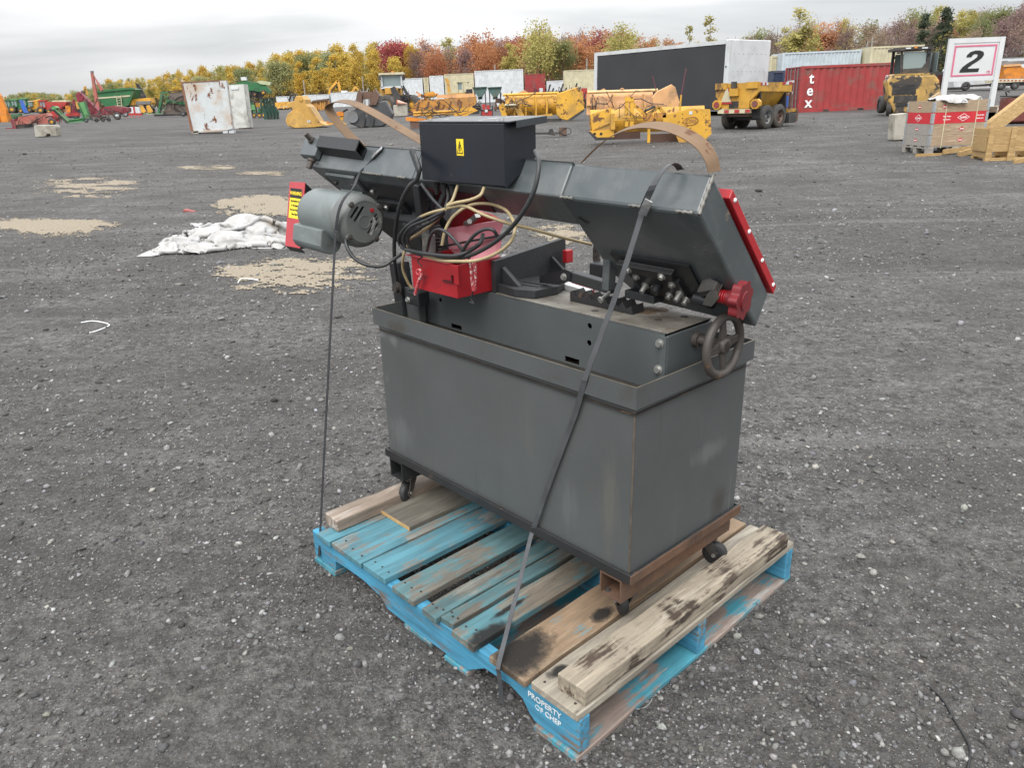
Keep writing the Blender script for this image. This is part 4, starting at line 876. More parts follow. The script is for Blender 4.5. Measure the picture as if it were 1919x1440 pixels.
class BG:
    """a thing standing in the yard; shapes are given in photo pixels about its foot and scaled to metres at its distance"""
    def __init__(g, name, label, cat, px, py, yaw=0, group=None, lift=0):
        g.p = ground(px, py); g.px, g.py = px, py
        z = (g.p - CAM).dot(FW); g.k = z / FPX
        a = topx(g.p); b = topx(g.p + Vector((0, 0, 1))); g.kz = 1 / (a[1] - b[1]); g.ln = (a[0] - b[0]) / (a[1] - b[1])
        s = slope_at(g.p); q = topx(g.p + Vector((1, 0, s))); g.sl = (q[1] - a[1]) / (q[0] - a[0])
        xa = Vector((1, 0, s)).normalized(); ya = Vector((0, 1, 0)); za = xa.cross(ya)
        R_ = Matrix(((xa.x, ya.x, za.x, g.p.x), (xa.y, ya.y, za.y, g.p.y), (xa.z, ya.z, za.z, g.p.z + lift), (0, 0, 0, 1)))
        g.r = thing(name, label, cat, R_ @ Matrix.Rotation(radians(yaw), 4, 'Z'), group)
        g.T = Matrix.Diagonal((g.k, g.k, g.kz, 1))
    def X(g, x): return x - g.px
    def Z(g, x, y): return g.py + g.sl * (x - g.px) - y
    def X2(g, x, y): return x - g.px + g.ln * g.Z(x, y)          # takes out the lean that perspective gives to uprights
    def V(g, x, y, d=0): return Vector((g.X2(x, y), d, g.Z(x, y)))
    def mb(g): return MB(g.T)
    def part(g, name, mat, items, par=None, bev=0, label=None):
        mb = g.mb()
        for it in items:
            k = it[0]
            if k == 'b': _, x0, x1, yt, yb, d0, d1 = it; zt, zb_ = g.Z((x0 + x1) / 2, yt), g.Z((x0 + x1) / 2, yb); o_ = g.ln * (max(zb_, 0) + zt) / 2; mb.box(g.X(x0) + o_, g.X(x1) + o_, d0, d1, max(zb_, 0), zt)
            elif k == 'p': _, pts, d0, d1 = it; mb.prism([g.V(x, y, d0) for x, y in pts], (0, d1 - d0, 0))
            elif k == 't': _, pts, r = it; mb.tube([g.V(*p) for p in pts], r, 7)
            elif k == 'bm': _, p, q, w_, h_ = it; mb.beam(g.V(*p), g.V(*q), w_, h_, (0, 1, 0))
            elif k == 'raw': it[1](mb)
        return part(par or g.r, name, mb, mat, label, bev * g.k if bev else 0)
    def wheel(g, x, y, r, d, w_, rim=None, ax=(0, 1, 0), hub=.55, name='wheel'):
        c = g.V(x, max(y, y), d); c.z = max(c.z, r * .98); A_ = Vector(ax).normalized(); mb = g.mb()
        mb.lathe([(r * hub, -w_ / 2), (r * .9, -w_ / 2), (r, -w_ * .3), (r, w_ * .3), (r * .9, w_ / 2), (r * hub, w_ / 2)], c, A_, 20)
        o = part(g.r, name, mb, TYR)
        m2 = g.mb(); m2.lathe([(0, -w_ * .28), (r * .18, -w_ * .30), (r * .3, -w_ * .12), (r * hub * 1.02, -w_ * .38), (r * hub * 1.02, w_ * .38), (r * .3, w_ * .12), (0, w_ * .28)], c, A_, 16)
        part(o, 'rim', m2, rim or GRY); return o
    def hoses(g, n, x0, x1, y0, y1, d, seed=1):
        r = random.Random(seed + int(g.px))
        for i in range(n):
            p = [(r.uniform(x0, x1), r.uniform(y0, y1), d + r.uniform(-1.5, .5)) for _ in range(r.randint(4, 6))]; p.sort(key=lambda q: q[0] + r.uniform(-4, 4))
            mb = g.mb(); mb.tube(smoothpath([g.V(*q) for q in p], 4), r.uniform(.4, .75), 5); part(g.r, 'hydraulic_hose' if i % 2 == 0 else 'rod', mb, BLK if i % 3 < 2 else BRN)
    def end(g):
        hs = HOSE.get((g.r.name.split('.')[0]))
        if hs: pass
        settle(g.r); return g.r

# ------------------------------------------------------------------ left row of farm machines
g = BG('snow_blower', 'orange snow blower with tall chute at the left end of the machine row', 'snow blower', 6, 229)
g.part('chute', ORA, [('p', [(-3, 174), (2, 180), (13, 206), (14, 213), (3, 213), (-3, 196)], -3, 4)]); g.part('auger_housing', ORA, [('b', -10, 17, 213, 229, -6, 7)]); g.part('cutting_edge', RED, [('b', -10, 3, 214, 228, -8, -6.2)]); g.end()
def tractor(x, y, s, body, label, roof=None, grp=None, yaw=0, rimm=None):
    g = BG('tractor', label, 'tractor', x, y, yaw, grp)
    Q = lambda a, b: (x + a * s, y + g.sl * a * s - b * s)
    def B(a0, a1, z0, z1, d0, d1): return ('b', x + a0 * s, x + a1 * s, y - z1 * s + g.sl * (a0 + a1) / 2 * s, y - z0 * s + g.sl * (a0 + a1) / 2 * s, d0 * s, d1 * s)
    g.part('cab_frame', body, [B(-6, -5, 12, 23, -4, 4), B(4, 5, 12, 23, -4, 4), B(-6, 5, 10.5, 12.5, -4, 4), B(-1, -.4, 12, 23, -4.2, -3.4)])
    g.part('cab_glass', GLS, [B(-5.3, 4.3, 12.4, 22.8, -3.3, 3.3)]); g.part('cab_roof', roof or body, [B(-7, 6, 23, 25.5, -5, 5)])
    g.part('bonnet', body, [('p', [Q(5, 8), Q(5, 15), Q(14, 14), Q(16, 11), Q(16, 7)], -2.5 * s, 2.5 * s)]); g.part('chassis', BLK, [B(-7, 15, 4.5, 8, -2, 2)])
    g.part('fender', body, [B(-8, 0, 12.4, 14, -6.4, -4.2), B(-8, 0, 12.4, 14, 4.2, 6.4)])
    for d in (-5.5, 5.5): g.wheel(x - 3 * s, y - 6.5 * s, 6.5 * s, d * s, 2.6 * s, rimm or YEL); g.wheel(x + 12 * s, y - 4 * s, 4.2 * s, d * .8 * s, 2 * s, rimm or YEL)
    g.end()
tractor(16, 212, 1.0, GRN, 'leftmost of the three green tractors at the left of the photo')
tractor(29, 212, 1.05, GRN, 'middle one of the three green tractors at the left of the photo', LGRN)
tractor(46, 211, 1.08, GRN, 'rightmost of the three green tractors, behind the blue chute', LGRN)
g = BG('baler', 'low dark green baler in front of the green tractors', 'baler', 25, 224); g.part('bale_chamber', GRN, [('p', [(12, 215), (38, 213), (39, 222), (13, 223)], -4, 6)]); g.part('tongue', BLK, [('bm', (2, 221, 0), (13, 220, 0), 1.4, 1.4)]); g.wheel(32, 220, 3.6, -5, 2, GRN); g.part('pickup', DGRN, [('b', 14, 24, 219, 224, -6, -4.2)]); g.end()
g = BG('loading_chute', 'bright blue loading chute leaning in front of a green tractor', 'chute', 46, 213); g.part('trough', BLU, [('p', [(37, 189), (41, 187), (50, 206), (53, 211), (46, 212)], -2, 2)]); g.part('flange', BLU, [('p', [(41, 187), (42.5, 187), (52, 206), (50, 206)], -3.5, -2.1)]); g.part('foot', BLK, [('b', 46, 53, 211, 213.2, -3, 3)]); g.end()
g = BG('combine', 'pale yellow combine between the green and red tractors', 'combine', 62, 211); g.part('body', YEL, [('p', [(53, 197), (56, 190), (70, 190), (72, 205), (54, 206)], 0, 12)]); g.part('cab', GLS, [('b', 55, 62, 191, 199, -3, -.2)]); g.part('cab_roof', CRM, [('b', 54, 63, 189, 190.8, -4, 1)]); g.wheel(57, 206, 5.5, -3, 3, YEL); g.wheel(69, 208, 3.5, -2, 3, YEL); g.part('unloading_tube', YEL, [('t', [(58, 190, 5), (72, 187, 6)], 1.2)]); g.end()
tractor(82, 213, 1.0, RED, 'red tractor with a grey cab beside the red spreader hopper', RED)
g = BG('spreader', 'red cone shaped fertilizer spreader with a beige tarp top', 'spreader', 108, 214); g.part('hopper', RED, [('p', [(88, 191), (128, 191), (126, 197), (117, 205), (103, 205), (90, 198)], -7, 9)]); g.part('tarp', CRM, [('p', [(101, 188.5), (127, 187.5), (128, 190.8), (100, 190.8)], -6, 8)]); g.part('frame', ORA, [('b', 104, 120, 205.2, 210, -4, 5)]); g.wheel(104, 210, 4, -6, 2.5, RED); g.wheel(119, 210, 4, -6, 2.5, RED); g.hoses(2, 92, 124, 196, 212, -9); g.end()
g = BG('mower_conditioner', 'faded red mower conditioner with black curtain and yellow wheel behind the concrete block', 'mower', 62, 240)
g.part('top_deck', FRED, [('p', [(36, 219), (80, 213), (88, 212), (93, 217), (72, 224), (34, 227)], -2, 12)]); g.part('front_deck', FRED, [('p', [(31, 229), (37, 226), (72, 224), (74, 227), (66, 231), (33, 234)], -8, -2.2)]); g.part('curtain', BLK, [('p', [(35, 232), (66, 230), (67, 238), (36, 240.5)], -7.5, -6)]); g.part('side_shield', MAR, [('b', 27, 34, 223, 241, -9, 4)]); g.part('skid', MAR, [('b', 15, 36, 239.5, 241.2, -8, -5)])
g.part('hitch_frame', FRED, [('p', [(70, 231), (80, 219), (95, 224), (93, 229), (75, 233)], -5, -1), ('bm', (74, 232, -6), (98, 230, -6), 2, 2)]); g.wheel(100, 228, 6.6, -5, 4.5, YEL); g.hoses(4, 32, 98, 214, 236, -9); g.end()
g = BG('hay_tedder', 'bright red hay tedder folded beside the yellow mower wheel', 'tedder', 104, 230); g.part('frame', RED, [('bm', (90, 222, 2), (116, 222, 2), 1.6, 1.6), ('p', [(93, 210), (103, 206), (112, 222), (108, 228), (98, 224)], 1, 4)])
for i in range(5): g.part('tine_arm', RED, [('bm', (93 + i * 5, 218, 0), (96 + i * 5, 229, -2), .9, .9)])
g.part('cross_beam', RED, [('bm', (92, 215, 3), (118, 217, 3), 1.4, 2)]); g.hoses(3, 92, 116, 208, 228, -2); g.end()
g = BG('bale_conveyor', 'dark green conveyor leaning down to the right beside the red tedder', 'conveyor', 118, 231); g.part('belt', BLK, [('bm', (98, 202, -.5), (128, 230, -.5), 4.4, 6.2)]); g.part('side_rail', LGRN, [('bm', (100, 200, -3), (132, 229.5, -3), 1.6, 1.6), ('bm', (100, 200, 6), (132, 229.5, 6), 1.6, 1.6)]); g.part('head', LGRN, [('p', [(97, 202), (104, 199), (109, 202), (101, 206)], -4, 6)])
g.part('stand', DGRN, [('bm', (112, 214, 2), (110, 231, 2), 1, 1)]); g.end()
g = BG('disc_mower', 'low green disc mower lying flat in front of the red tiller', 'mower', 144, 231); g.part('mower_deck', GRN, [('p', [(130, 224), (157, 221), (158, 227), (132, 230)], -5, 4)]); g.part('frame_bar', LGRN, [('bm', (131, 225, -6), (156, 222, -6), 1.1, 1.1), ('bm', (134, 229.5, -6), (157, 227, -6), 1.1, 1.1)]); g.part('gearbox', DGRN, [('b', 140, 147, 219, 223.5, -3, 2)]); g.end()
g = BG('crop_header', 'tall green header panel standing on edge beside the maroon harvester', 'panel', 157, 225); g.part('sheet', LGRN, [('p', [(147, 193), (158, 190), (168, 220), (160, 223)], -1, 1.5)]); g.part('edge_rail', GRN, [('p', [(158, 190), (160, 190), (170, 220), (168, 220)], -2.5, 2.5), ('p', [(146, 193), (148, 192.6), (160.8, 223), (158.5, 224)], -2.5, -1.1)]); g.part('foot', DGRN, [('b', 156, 172, 222, 225.2, -4, 5)]); g.end()
g = BG('tiller', 'red tiller with black tines behind the low green mower', 'tiller', 135, 221); g.part('hood', RED, [('p', [(124, 213), (147, 211), (149, 217), (125, 219)], -2, 5)]); g.part('tine_rotor', BLK, [('b', 126, 147, 217.2, 221, -3, 4)]); g.part('mast', MAR, [('p', [(131, 213), (134, 190), (138, 186), (144, 211)], 1, 3)]); g.part('drive_guard', ORA, [('b', 122, 130, 198, 213, 3, 8)]); g.hoses(2, 124, 148, 192, 218, -4); g.end()
g = BG('forage_harvester', 'maroon forage harvester with sloping intake and curved head', 'harvester', 176, 220); g.part('intake', MAR, [('p', [(147, 182), (156, 178), (186, 207), (180, 213), (166, 212), (150, 196)], -4, 6)]); g.part('head', MAR, [('p', [(145, 178), (150, 172), (159, 182), (156, 190), (147, 190)], -5, 7)]); g.part('body', MAR, [('p', [(166, 212.2), (196, 205), (202, 214), (172, 219)], -5, 8)]); g.part('hose', BLK, [('t', [(153, 178, -6), (160, 172, -6), (166, 180, -6)], .7)]); g.wheel(190, 216, 4.5, -6, 2.5, MAR); g.hoses(4, 150, 200, 184, 216, -7); g.end()
g = BG('forage_blower', 'tall faded red discharge spout folded high above the machine row', 'forage blower', 181, 216); g.part('blower_base', RED, [('b', 174, 188, 203, 216, 2, 12)]); g.part('spout_lower', FRED, [('p', [(177, 204), (167.5, 138), (171, 135), (184, 203)], 4, 8)]); g.part('spout_upper', FRED, [('p', [(171, 138), (173, 142), (187, 172), (191, 168), (176, 147)], 3, 7)]); g.part('spout_tip', GRY, [('b', 167.5, 171.5, 134, 137, 3.5, 8.5)]); g.end()
g = BG('excavator', 'yellow excavator whose brown raised arm shows behind the forage harvester', 'excavator', 150, 212); g.part('arm', OCH, [('bm', (147, 190, 16), (151, 162, 16), 3, 4), ('bm', (151, 162, 16), (156, 178, 16), 2.4, 3)]); g.part('ram', BLK, [('bm', (149.5, 182, 14), (152, 166, 14), 1, 1)]); g.part('house', OCH, [('b', 130, 149, 190, 204, 12, 26)]); g.part('track', BLK, [('b', 128, 153, 204.2, 212, 12, 17), ('b', 128, 153, 204.2, 212, 22, 27)]); g.hoses(2, 146, 156, 166, 200, 11); g.end()
g = BG('grain_cart', 'large green grain cart with pale stripe and ladder', 'grain cart', 222, 214)
g.part('hopper', GRN, [('p', [(185, 172), (246, 166), (256, 168), (253, 178), (246, 197), (228, 204), (206, 203), (190, 188)], -10, 22)]); g.part('hopper_rim', GRN, [('p', [(184, 171), (246, 164.6), (257, 166), (257, 169), (246, 168.4), (184, 175)], -12, -10.2)]); g.part('stripe', CRM, [('p', [(188, 183), (249, 178.5), (248.6, 181), (189, 185.5)], -10.6, -10.1)]); g.part('chassis', DGRN, [('b', 200, 244, 204.2, 208, -6, 14)]); g.wheel(230, 206, 8, -9, 6, GRN); g.wheel(208, 207, 8, -9, 6, GRN)
ld = g.part('ladder', CRM, [('bm', (224, 180, -12), (227, 205, -12), 1, 1), ('bm', (232, 179, -12), (235, 204, -12), 1, 1)])
for i in range(5): g.part('rung', CRM, [('bm', (224.6 + i * .6, 184 + i * 4.5, -12), (232.6 + i * .6, 183.4 + i * 4.5, -12), .9, .9)], ld)
g.end()
g = BG('water_tank', 'small white plastic tank in front of the green grain cart', 'tank', 193, 204); g.part('tank_shell', WHI, [('raw', lambda mb: mb.lathe([(0, 4), (5, 4), (5.8, 6), (5.8, 14), (4.6, 16.6), (1.4, 17.4), (0, 17.4)], (0, 0, 0), (0, 0, 1), 18))]); g.part('tank_cap', BLK, [('raw', lambda mb: mb.cyl((0, 0, 17.4), (0, 0, 18.4), 1.6, n=12))]); g.part('stand', BLK, [('raw', lambda mb: mb.box(-5, 5, -4, 4, 0, 3.9))]); g.end()
g = BG('round_baler', 'maroon square baler with white wheels at the middle of the machine row', 'baler', 220, 224); g.part('bale_chamber', MAR, [('p', [(196, 201), (214, 198), (242, 202), (243, 209), (228, 214), (206, 214), (197, 209)], -4, 8)]); g.part('slope_shield', MAR, [('p', [(208, 200), (213, 199), (228, 210), (224, 213)], -6, -4.1)]); g.part('tongue', MAR, [('bm', (198, 211, -3), (184, 219, -3), 2, 2)]); g.wheel(223, 217, 7.2, -7, 3, WHI); g.wheel(235, 213, 6.2, -2, 3, WHI, hub=.8); g.hoses(3, 198, 240, 200, 218, -8); g.end()
g = BG('rotary_tedder', 'rusty tedder frame on a line of small black wheels', 'tedder', 188, 229); g.part('frame', BRN, [('bm', (162, 217, 0), (212, 215, 0), 1.4, 1.4), ('bm', (168, 221, -2), (214, 219, -2), 1, 1)])
for i, x_ in enumerate((163, 182, 194, 205)): g.wheel(x_, 225.4 - i * .6, 4.1, -3, 2, GRY); g.part('leg', BRN, [('bm', (x_, 217, -1), (x_, 225, -1), .8, .8)])
g.hoses(4, 164, 212, 214, 226, -4); g.end()
g = BG('mini_excavator', 'yellow excavator house with grey counterweight beyond the baler', 'excavator', 264, 213); g.part('house', YEL, [('p', [(247, 186), (282, 183), (285, 192), (283, 196), (248, 197)], 0, 16)]); g.part('counterweight', GRY, [('p', [(256, 190), (283, 189), (282, 195), (255, 196)], -2, -.1)]); g.part('engine_cover', YEL, [('b', 244, 252, 187, 197, -3, -.2)]); g.part('track', BLK, [('b', 247, 284, 203, 213, 0, 5), ('b', 247, 284, 203, 213, 11, 16)]); g.part('undercarriage', DRK, [('b', 255, 276, 197.2, 203, 4, 12)]); g.end()
g = BG('boom_sprayer', 'black folded boom sticking up behind the green grain cart', 'sprayer', 252, 209); g.part('boom', BLK, [('p', [(242, 155), (248, 157), (263, 181), (258, 186), (250, 176)], 24, 27)]); g.part('mast', BLK, [('b', 251, 257, 178, 208, 27.2, 31)]); g.part('tank', CRM, [('b', 244, 252, 190, 205, 28, 38)]); g.part('base', BLK, [('b', 243, 262, 205.2, 209, 25, 38)]); g.end()
for i, (x_, l_) in enumerate(((267, 'left yellow corn header snout beside the red tiller'), (280, 'right yellow corn header snout near the green trailer'))):
    g = BG('header_snout', l_, 'snout', x_, 214); g.part('cone', YEL, [('p', [(x_ - 5, 198), (x_ - 1, 197), (x_ + 6, 209), (x_ + 2, 213), (x_ - 2, 210)], -3, 3)]); g.part('base', CRM, [('b', x_ - 5, x_ + 5, 211, 214.3, -3, 3)]); g.end()
g = BG('seed_drill', 'small red seed drill with white bags behind the white wheels', 'seed drill', 253, 221); g.part('frame', RED, [('b', 240, 266, 212, 216, -3, 4)]); g.part('hopper', WHI, [('b', 245, 262, 200, 211.8, -2, 3)]); g.part('hopper_band', RED, [('b', 251, 254, 199.6, 211.6, -2.6, -2.1)])
for i in range(4): g.part('coulter', RED, [('bm', (242 + i * 7, 215, -3), (241 + i * 7, 221, -5), .9, .9)])
g.end()
g = BG('header_trailer', 'green framed trailer carrying a wide brown canvas header', 'trailer', 322, 219)
g.part('canvas', Mw('brown_canvas', (.14, .11, .095)), [('p', [(307, 214), (319, 174), (352, 171), (360, 214)], -2, 3)]); g.part('top_rail', BLK, [('bm', (317, 172, -3), (356, 169, -3), 2, 2)]); g.part('frame', GRN, [('p', [(297, 212), (303, 172), (318, 172), (317, 175), (307, 176), (301, 212)], -4, 3), ('p', [(303, 172), (306, 171), (318, 188), (315, 190)], -4.5, -4.1)]); g.part('cross_beam', GRN, [('p', [(316, 187), (356, 192), (356, 197), (315, 193)], -5, -2.2)]); g.part('brace', LGRN, [('bm', (317, 178, -5), (307, 213, -5), 1.2, 1.2), ('bm', (293, 213, -4), (308, 211, -4), 1.6, 1.6)])
g.part('hoop', BLK, [('t', [(352, 178, -4), (335, 182, -4), (326, 192, -4), (328, 203, -4), (340, 209, -4), (356, 211, -4)], .9)]); g.part('drawbar', GRN, [('bm', (268, 213, -3), (300, 212, -3), 1.5, 1.5)]); g.part('runner', BLK, [('b', 290, 360, 213.6, 217, -3, 6)]); g.wheel(345, 213, 5, -5, 3, GRY); g.hoses(3, 298, 352, 178, 212, -6); g.end()
# white steel bins
g = BG('steel_bin', 'white steel bin with rust streaks standing on feet in the open yard', 'bin', 400, 250)
g.part('side_panel', WRU, [('p', [(343, 157), (411, 153.5), (430, 242), (361, 246)], -2, 30)]); g.part('left_edge', M('rust_edge', (.2, .09, .05), .7, 0, .4, 3), [('p', [(341, 156), (344, 156), (363, 246), (359, 246)], -3.5, -2.1), ('p', [(341, 155), (411, 151.6), (411, 153.4), (341, 156.8)], -3, 30)])
g.part('corner_channel', WRU, [('p', [(411.3, 153), (425, 152.5), (438, 241), (428, 243), (424, 220)], -6, 4)]); g.part('bottom_rail', WRU, [('p', [(361, 246.2), (438, 241.2), (438, 244), (361, 249)], -4, 28)])
for x_ in (364, 419, 430): g.part('foot', CONC if x_ < 400 else WHI, [('b', x_, x_ + 9, 244, 250.5, -4, 8)])
g.end()
g = BG('steel_bin', 'plain dirty white steel bin tucked behind the rust streaked bin', 'bin', 448, 242); g.part('side_panel', Mw('dirty_white', (.52, .53, .50), ((.35, .28, .2), .15, 3)), [('p', [(425, 160), (453, 158.5), (464, 239), (436, 241)], 8, 34)]); g.part('lifting_lug', WHI, [('p', [(430, 164), (444, 163), (445, 168), (431, 169)], 6.8, 7.9)]); g.part('skid', BRN, [('b', 438, 463, 240.2, 242.5, 9, 33)]); g.end()
def cblock(px, py, pts, d, label, notch=True):
    g = BG('concrete_block', label, 'concrete block', px, py); x0, x1 = min(p[0] for p in pts), max(p[0] for p in pts); yb = max(p[1] for p in pts)
    g.part('block_body', CONC, [('p', pts, 0, d)], bev=1.2); g.part('lifting_eye', DRK, [('t', [((x0 + x1) / 2 - 2, min(p[1] for p in pts) + .5, d * .5), ((x0 + x1) / 2 - 1.5, min(p[1] for p in pts) - 1.6, d * .5), ((x0 + x1) / 2 + 1.5, min(p[1] for p in pts) - 1.6, d * .5), ((x0 + x1) / 2 + 2, min(p[1] for p in pts) + .5, d * .5)], .4)]); g.end()
cblock(86, 257, [(63, 237), (68, 234.5), (100, 234), (104, 238), (107, 255), (96, 255.4), (93, 251), (88, 251), (85, 256), (66, 257.5)], 18, 'lone concrete block on the gravel in front of the faded red mower')
g = BG('planter', 'folded green row crop planter with yellow wheels beside the white bins', 'planter', 468, 222)
g.part('wing', GRN, [('p', [(426, 158), (460, 152), (492, 158), (504, 170), (503, 176), (470, 170), (440, 168)], 10, 18)]); g.part('seed_lid', Mw('pale_green_lid', (.40, .44, .26)), [('p', [(478, 153), (486, 151.5), (504, 155), (503, 160), (484, 158)], 8, 17)]); g.part('mast', GRN, [('b', 456, 468, 168, 214, 12, 18)]); g.part('tool_bar', GRN, [('b', 440, 505, 196, 201, 8, 13)]); g.part('yellow_box', YEL, [('b', 478, 492, 193, 200, 3, 7.8)]); g.part('seed_hopper', LGRN, [('b', 462, 478, 196, 206, 0, 7.6)]); g.part('dark_frame', BLK, [('p', [(462, 170), (495, 168), (485, 184), (465, 182)], 14, 20)])
for x_, y_, r_ in ((464, 177, 4.4), (491, 173.5, 5), (475, 177, 3.6)): g.wheel(x_, y_, r_, 7, 3, YEL)
for x_ in (466, 476, 486, 494): g.part('row_unit', GRN, [('p', [(x_ - 3, 203), (x_ + 3, 202), (x_ + 4, 214), (x_ - 2, 215)], 1, 8)]); g.wheel(x_, 216, 4.6, 1, 2, YEL)
g.part('boom_pipe', BLK, [('t', [(422, 158, 12), (445, 151, 12), (462, 145, 12)], .8)]); g.part('white_drum', WHI, [('b', 448, 458, 145, 151, 11, 17)]); g.hoses(7, 440, 504, 168, 214, 0); g.end()
for i in range(5):
    x_ = 488 + i * 5.2; l_ = ('leftmost', 'second from left', 'middle', 'second from right', 'rightmost')[i] + ' of five bent dark green panels beside the planter'
    g = BG('bent_panel', l_, 'panel', x_ + 8, 224 - i * .2); g.part('sheet', DGRN, [('p', [(x_, 185), (x_ + 4.4, 184.7), (x_ + 5, 197), (x_ + 13, 209), (x_ + 13.4, 223.4), (x_ + 8.6, 223.6), (x_ + 8, 211), (x_ + 1, 199)], -5 + i * 2, -3.6 + i * 2)]); g.part('top_rail', BLK, [('b', x_ - .4, x_ + 5, 183, 184.6, -6 + i * 2, -3 + i * 2)]); g.end()
# ------------------------------------------------------------------ middle: buckets, loader, plows
for x_, y_, l_ in ((528, 206, 'left yellow plow blade in the far row beyond the dark panels'), (556, 205, 'right yellow plow blade in the far row beyond the tan bucket')):
    g = BG('snow_plow', l_, 'plow', x_, y_); g.part('blade', YEL, [('p', [(x_ - 14, y_ - 14), (x_ + 13, y_ - 16), (x_ + 14, y_ - 8), (x_ - 13, y_ - 5)], 4, 7)]); g.part('push_frame', YEL, [('bm', (x_ - 8, y_ - 4, -2), (x_ + 9, y_ - 5, -2), 2, 2), ('bm', (x_ - 3, y_ - 8, 3), (x_ - 6, y_ - 2, -6), 1.6, 1.6), ('bm', (x_ + 4, y_ - 8, 3), (x_ + 5, y_ - 2, -6), 1.6, 1.6)]); g.part('cutting_edge', DRK, [('b', x_ - 12, x_ + 12, y_ - 4.6, y_, 5, 7)]); g.end()
g = BG('skid_attachment', 'black grapple attachment standing between the far yellow plows', 'grapple', 543, 203); g.part('arm', BLK, [('t', [(538, 200, 8), (542, 180, 8), (552, 175, 8), (560, 190, 8)], 1.6), ('t', [(546, 201, 8), (549, 182, 8), (556, 178, 8)], 1.3)]); g.part('plate', BLK, [('b', 536, 552, 196, 203, 6, 9)]); g.hoses(2, 536, 560, 178, 200, 4); g.end()
g = BG('excavator_bucket', 'tan excavator bucket resting on its side teeth toward the right', 'bucket', 575, 240)
prof = [(535, 226), (539, 214), (549, 206), (546, 201), (536, 204), (539, 194), (551, 189), (555, 180), (565, 179.5), (572, 187), (573, 195), (580, 200), (597, 227), (612, 235), (590, 238.5), (552, 240), (539, 236)]
g.part('shell', Mw('bucket_tan', (.50, .29, .07), ((.38, .2, .05), .15, 3)), [('p', prof, 0, 44)], bev=.8)
g.part('side_plate', Mw('bucket_tan_plate', (.52, .31, .08)), [('p', [(541, 214), (556, 208), (566, 212), (578, 226), (586, 238), (553, 239.4), (541, 234)], -1.2, -.1)]); g.part('wear_strip', OCH, [('p', [(578, 200), (581, 200), (599, 227), (595, 228)], -2, -.2)]); g.part('stencil', WHI, [('b', 576, 578, 225, 230, -1.6, -1.25), ('b', 580, 582, 224.6, 229.6, -1.6, -1.25), ('b', 578.1, 579.9, 226.6, 228, -1.6, -1.25)])
g.part('pin_boss', OCH, [('raw', lambda mb: mb.cyl(g.V(564, 187, -1.5), g.V(564, 187, 4), 3.2, n=14))])
for i in range(4): g.part('tooth', OCH, [('p', [(598, 231), (612, 235), (601, 236.4)], 4 + i * 11, 8 + i * 11)])
g.end()
g = BG('hitch_frame', 'yellow steel hitch frame lying flat on the gravel right of the tan bucket', 'hitch', 608, 238); g.part('beam', YEL, [('bm', (600, 233, 0), (626, 231, 0), 3, 3)]); g.part('clevis', ORA, [('b', 600, 608, 226, 235, -3, 3), ('b', 613, 616, 227, 235, -2, 2)]); g.end()
g = BG('plow_wing', 'orange plow support leg with dark pipe inside the curl of rusty band', 'plow part', 641, 234); g.part('leg', YEL, [('p', [(638, 216), (645, 212), (642, 228), (650, 233), (638, 234), (636, 228)], 0, 3)]); g.part('casting', ORA, [('b', 632, 644, 209, 217, -2, 4)]); g.part('pipe', BLK, [('t', [(622, 222, 0), (636, 213, 0), (652, 204, 0)], 2.2)]); g.end()
g = BG('loader_bucket', 'rusty brown loader bucket in the row behind the tan bucket', 'bucket', 600, 208); g.part('shell', ORR, [('p', [(583, 192), (590, 190), (614, 188), (616, 195), (614, 205), (590, 207.5), (584, 204)], 0, 14)]); g.part('lip', BRN, [('p', [(583, 192), (587, 188), (615, 184.5), (614, 188)], -3, 10)])
for x_ in (592, 600, 608): g.part('rib', OCH, [('p', [(x_, 190), (x_ + 1.6, 190), (x_ + 2.4, 206.4), (x_ + .8, 206.6)], -1.4, -.1)])
g.end()
g = BG('backhoe', 'orange yellow excavator with bent boom in the far row left of the wheel loader', 'excavator', 634, 200); g.part('boom', YEL, [('bm', (614, 190, 6), (618, 167, 6), 3.6, 4), ('bm', (618, 167, 6), (633, 151, 6), 4, 4), ('bm', (633, 151, 6), (637, 172, 6), 4, 4)]); g.part('ram', BLK, [('bm', (620, 172, 3), (632, 157, 3), 1.2, 1.2)]); g.part('bucket', BRN, [('p', [(632, 172), (642, 170), (646, 184), (632, 187)], 2, 12)]); g.part('house', YEL, [('b', 640, 662, 172, 190, 8, 26)]); g.part('cab', GLS, [('b', 641, 650, 171, 184, 3, 7.8)]); g.part('track', BLK, [('b', 636, 668, 190.2, 200, 6, 12), ('b', 636, 668, 190.2, 200, 20, 26)]); g.end()
g = BG('skid_loader', 'small white cabbed loader with yellow arms behind the rusty band', 'loader', 660, 199); g.part('cab', WHI, [('b', 641, 652, 170, 184, -4, 2)]); g.part('arm', OCH, [('bm', (655, 180, -4), (668, 163, -4), 3, 3), ('bm', (668, 163, -4), (676, 172, -4), 2.4, 2.4)]); g.part('body', YEL, [('b', 652, 676, 173, 192, -2, 10)]); g.wheel(656, 193, 6, -5, 3, YEL); g.wheel(670, 193, 6, -5, 3, YEL); g.end()
g = BG('clam_bucket', 'big dark grey bucket with brown coupling ears in front of the wheel loader', 'bucket', 690, 239)
g.part('shell', Mw('bucket_grey', (.055, .058, .062), ((.14, .13, .12), .25, 2.5)), [('p', [(651, 222), (652, 212), (660, 205), (680, 200), (722, 188), (736, 214), (730, 230), (716, 237), (672, 238.6), (656, 232)], 0, 30)], bev=2)
g.part('rim_roll', GRY, [('raw', lambda mb: mb.cyl(g.V(661, 219, -3), g.V(661, 219, 3), 11, n=20))])
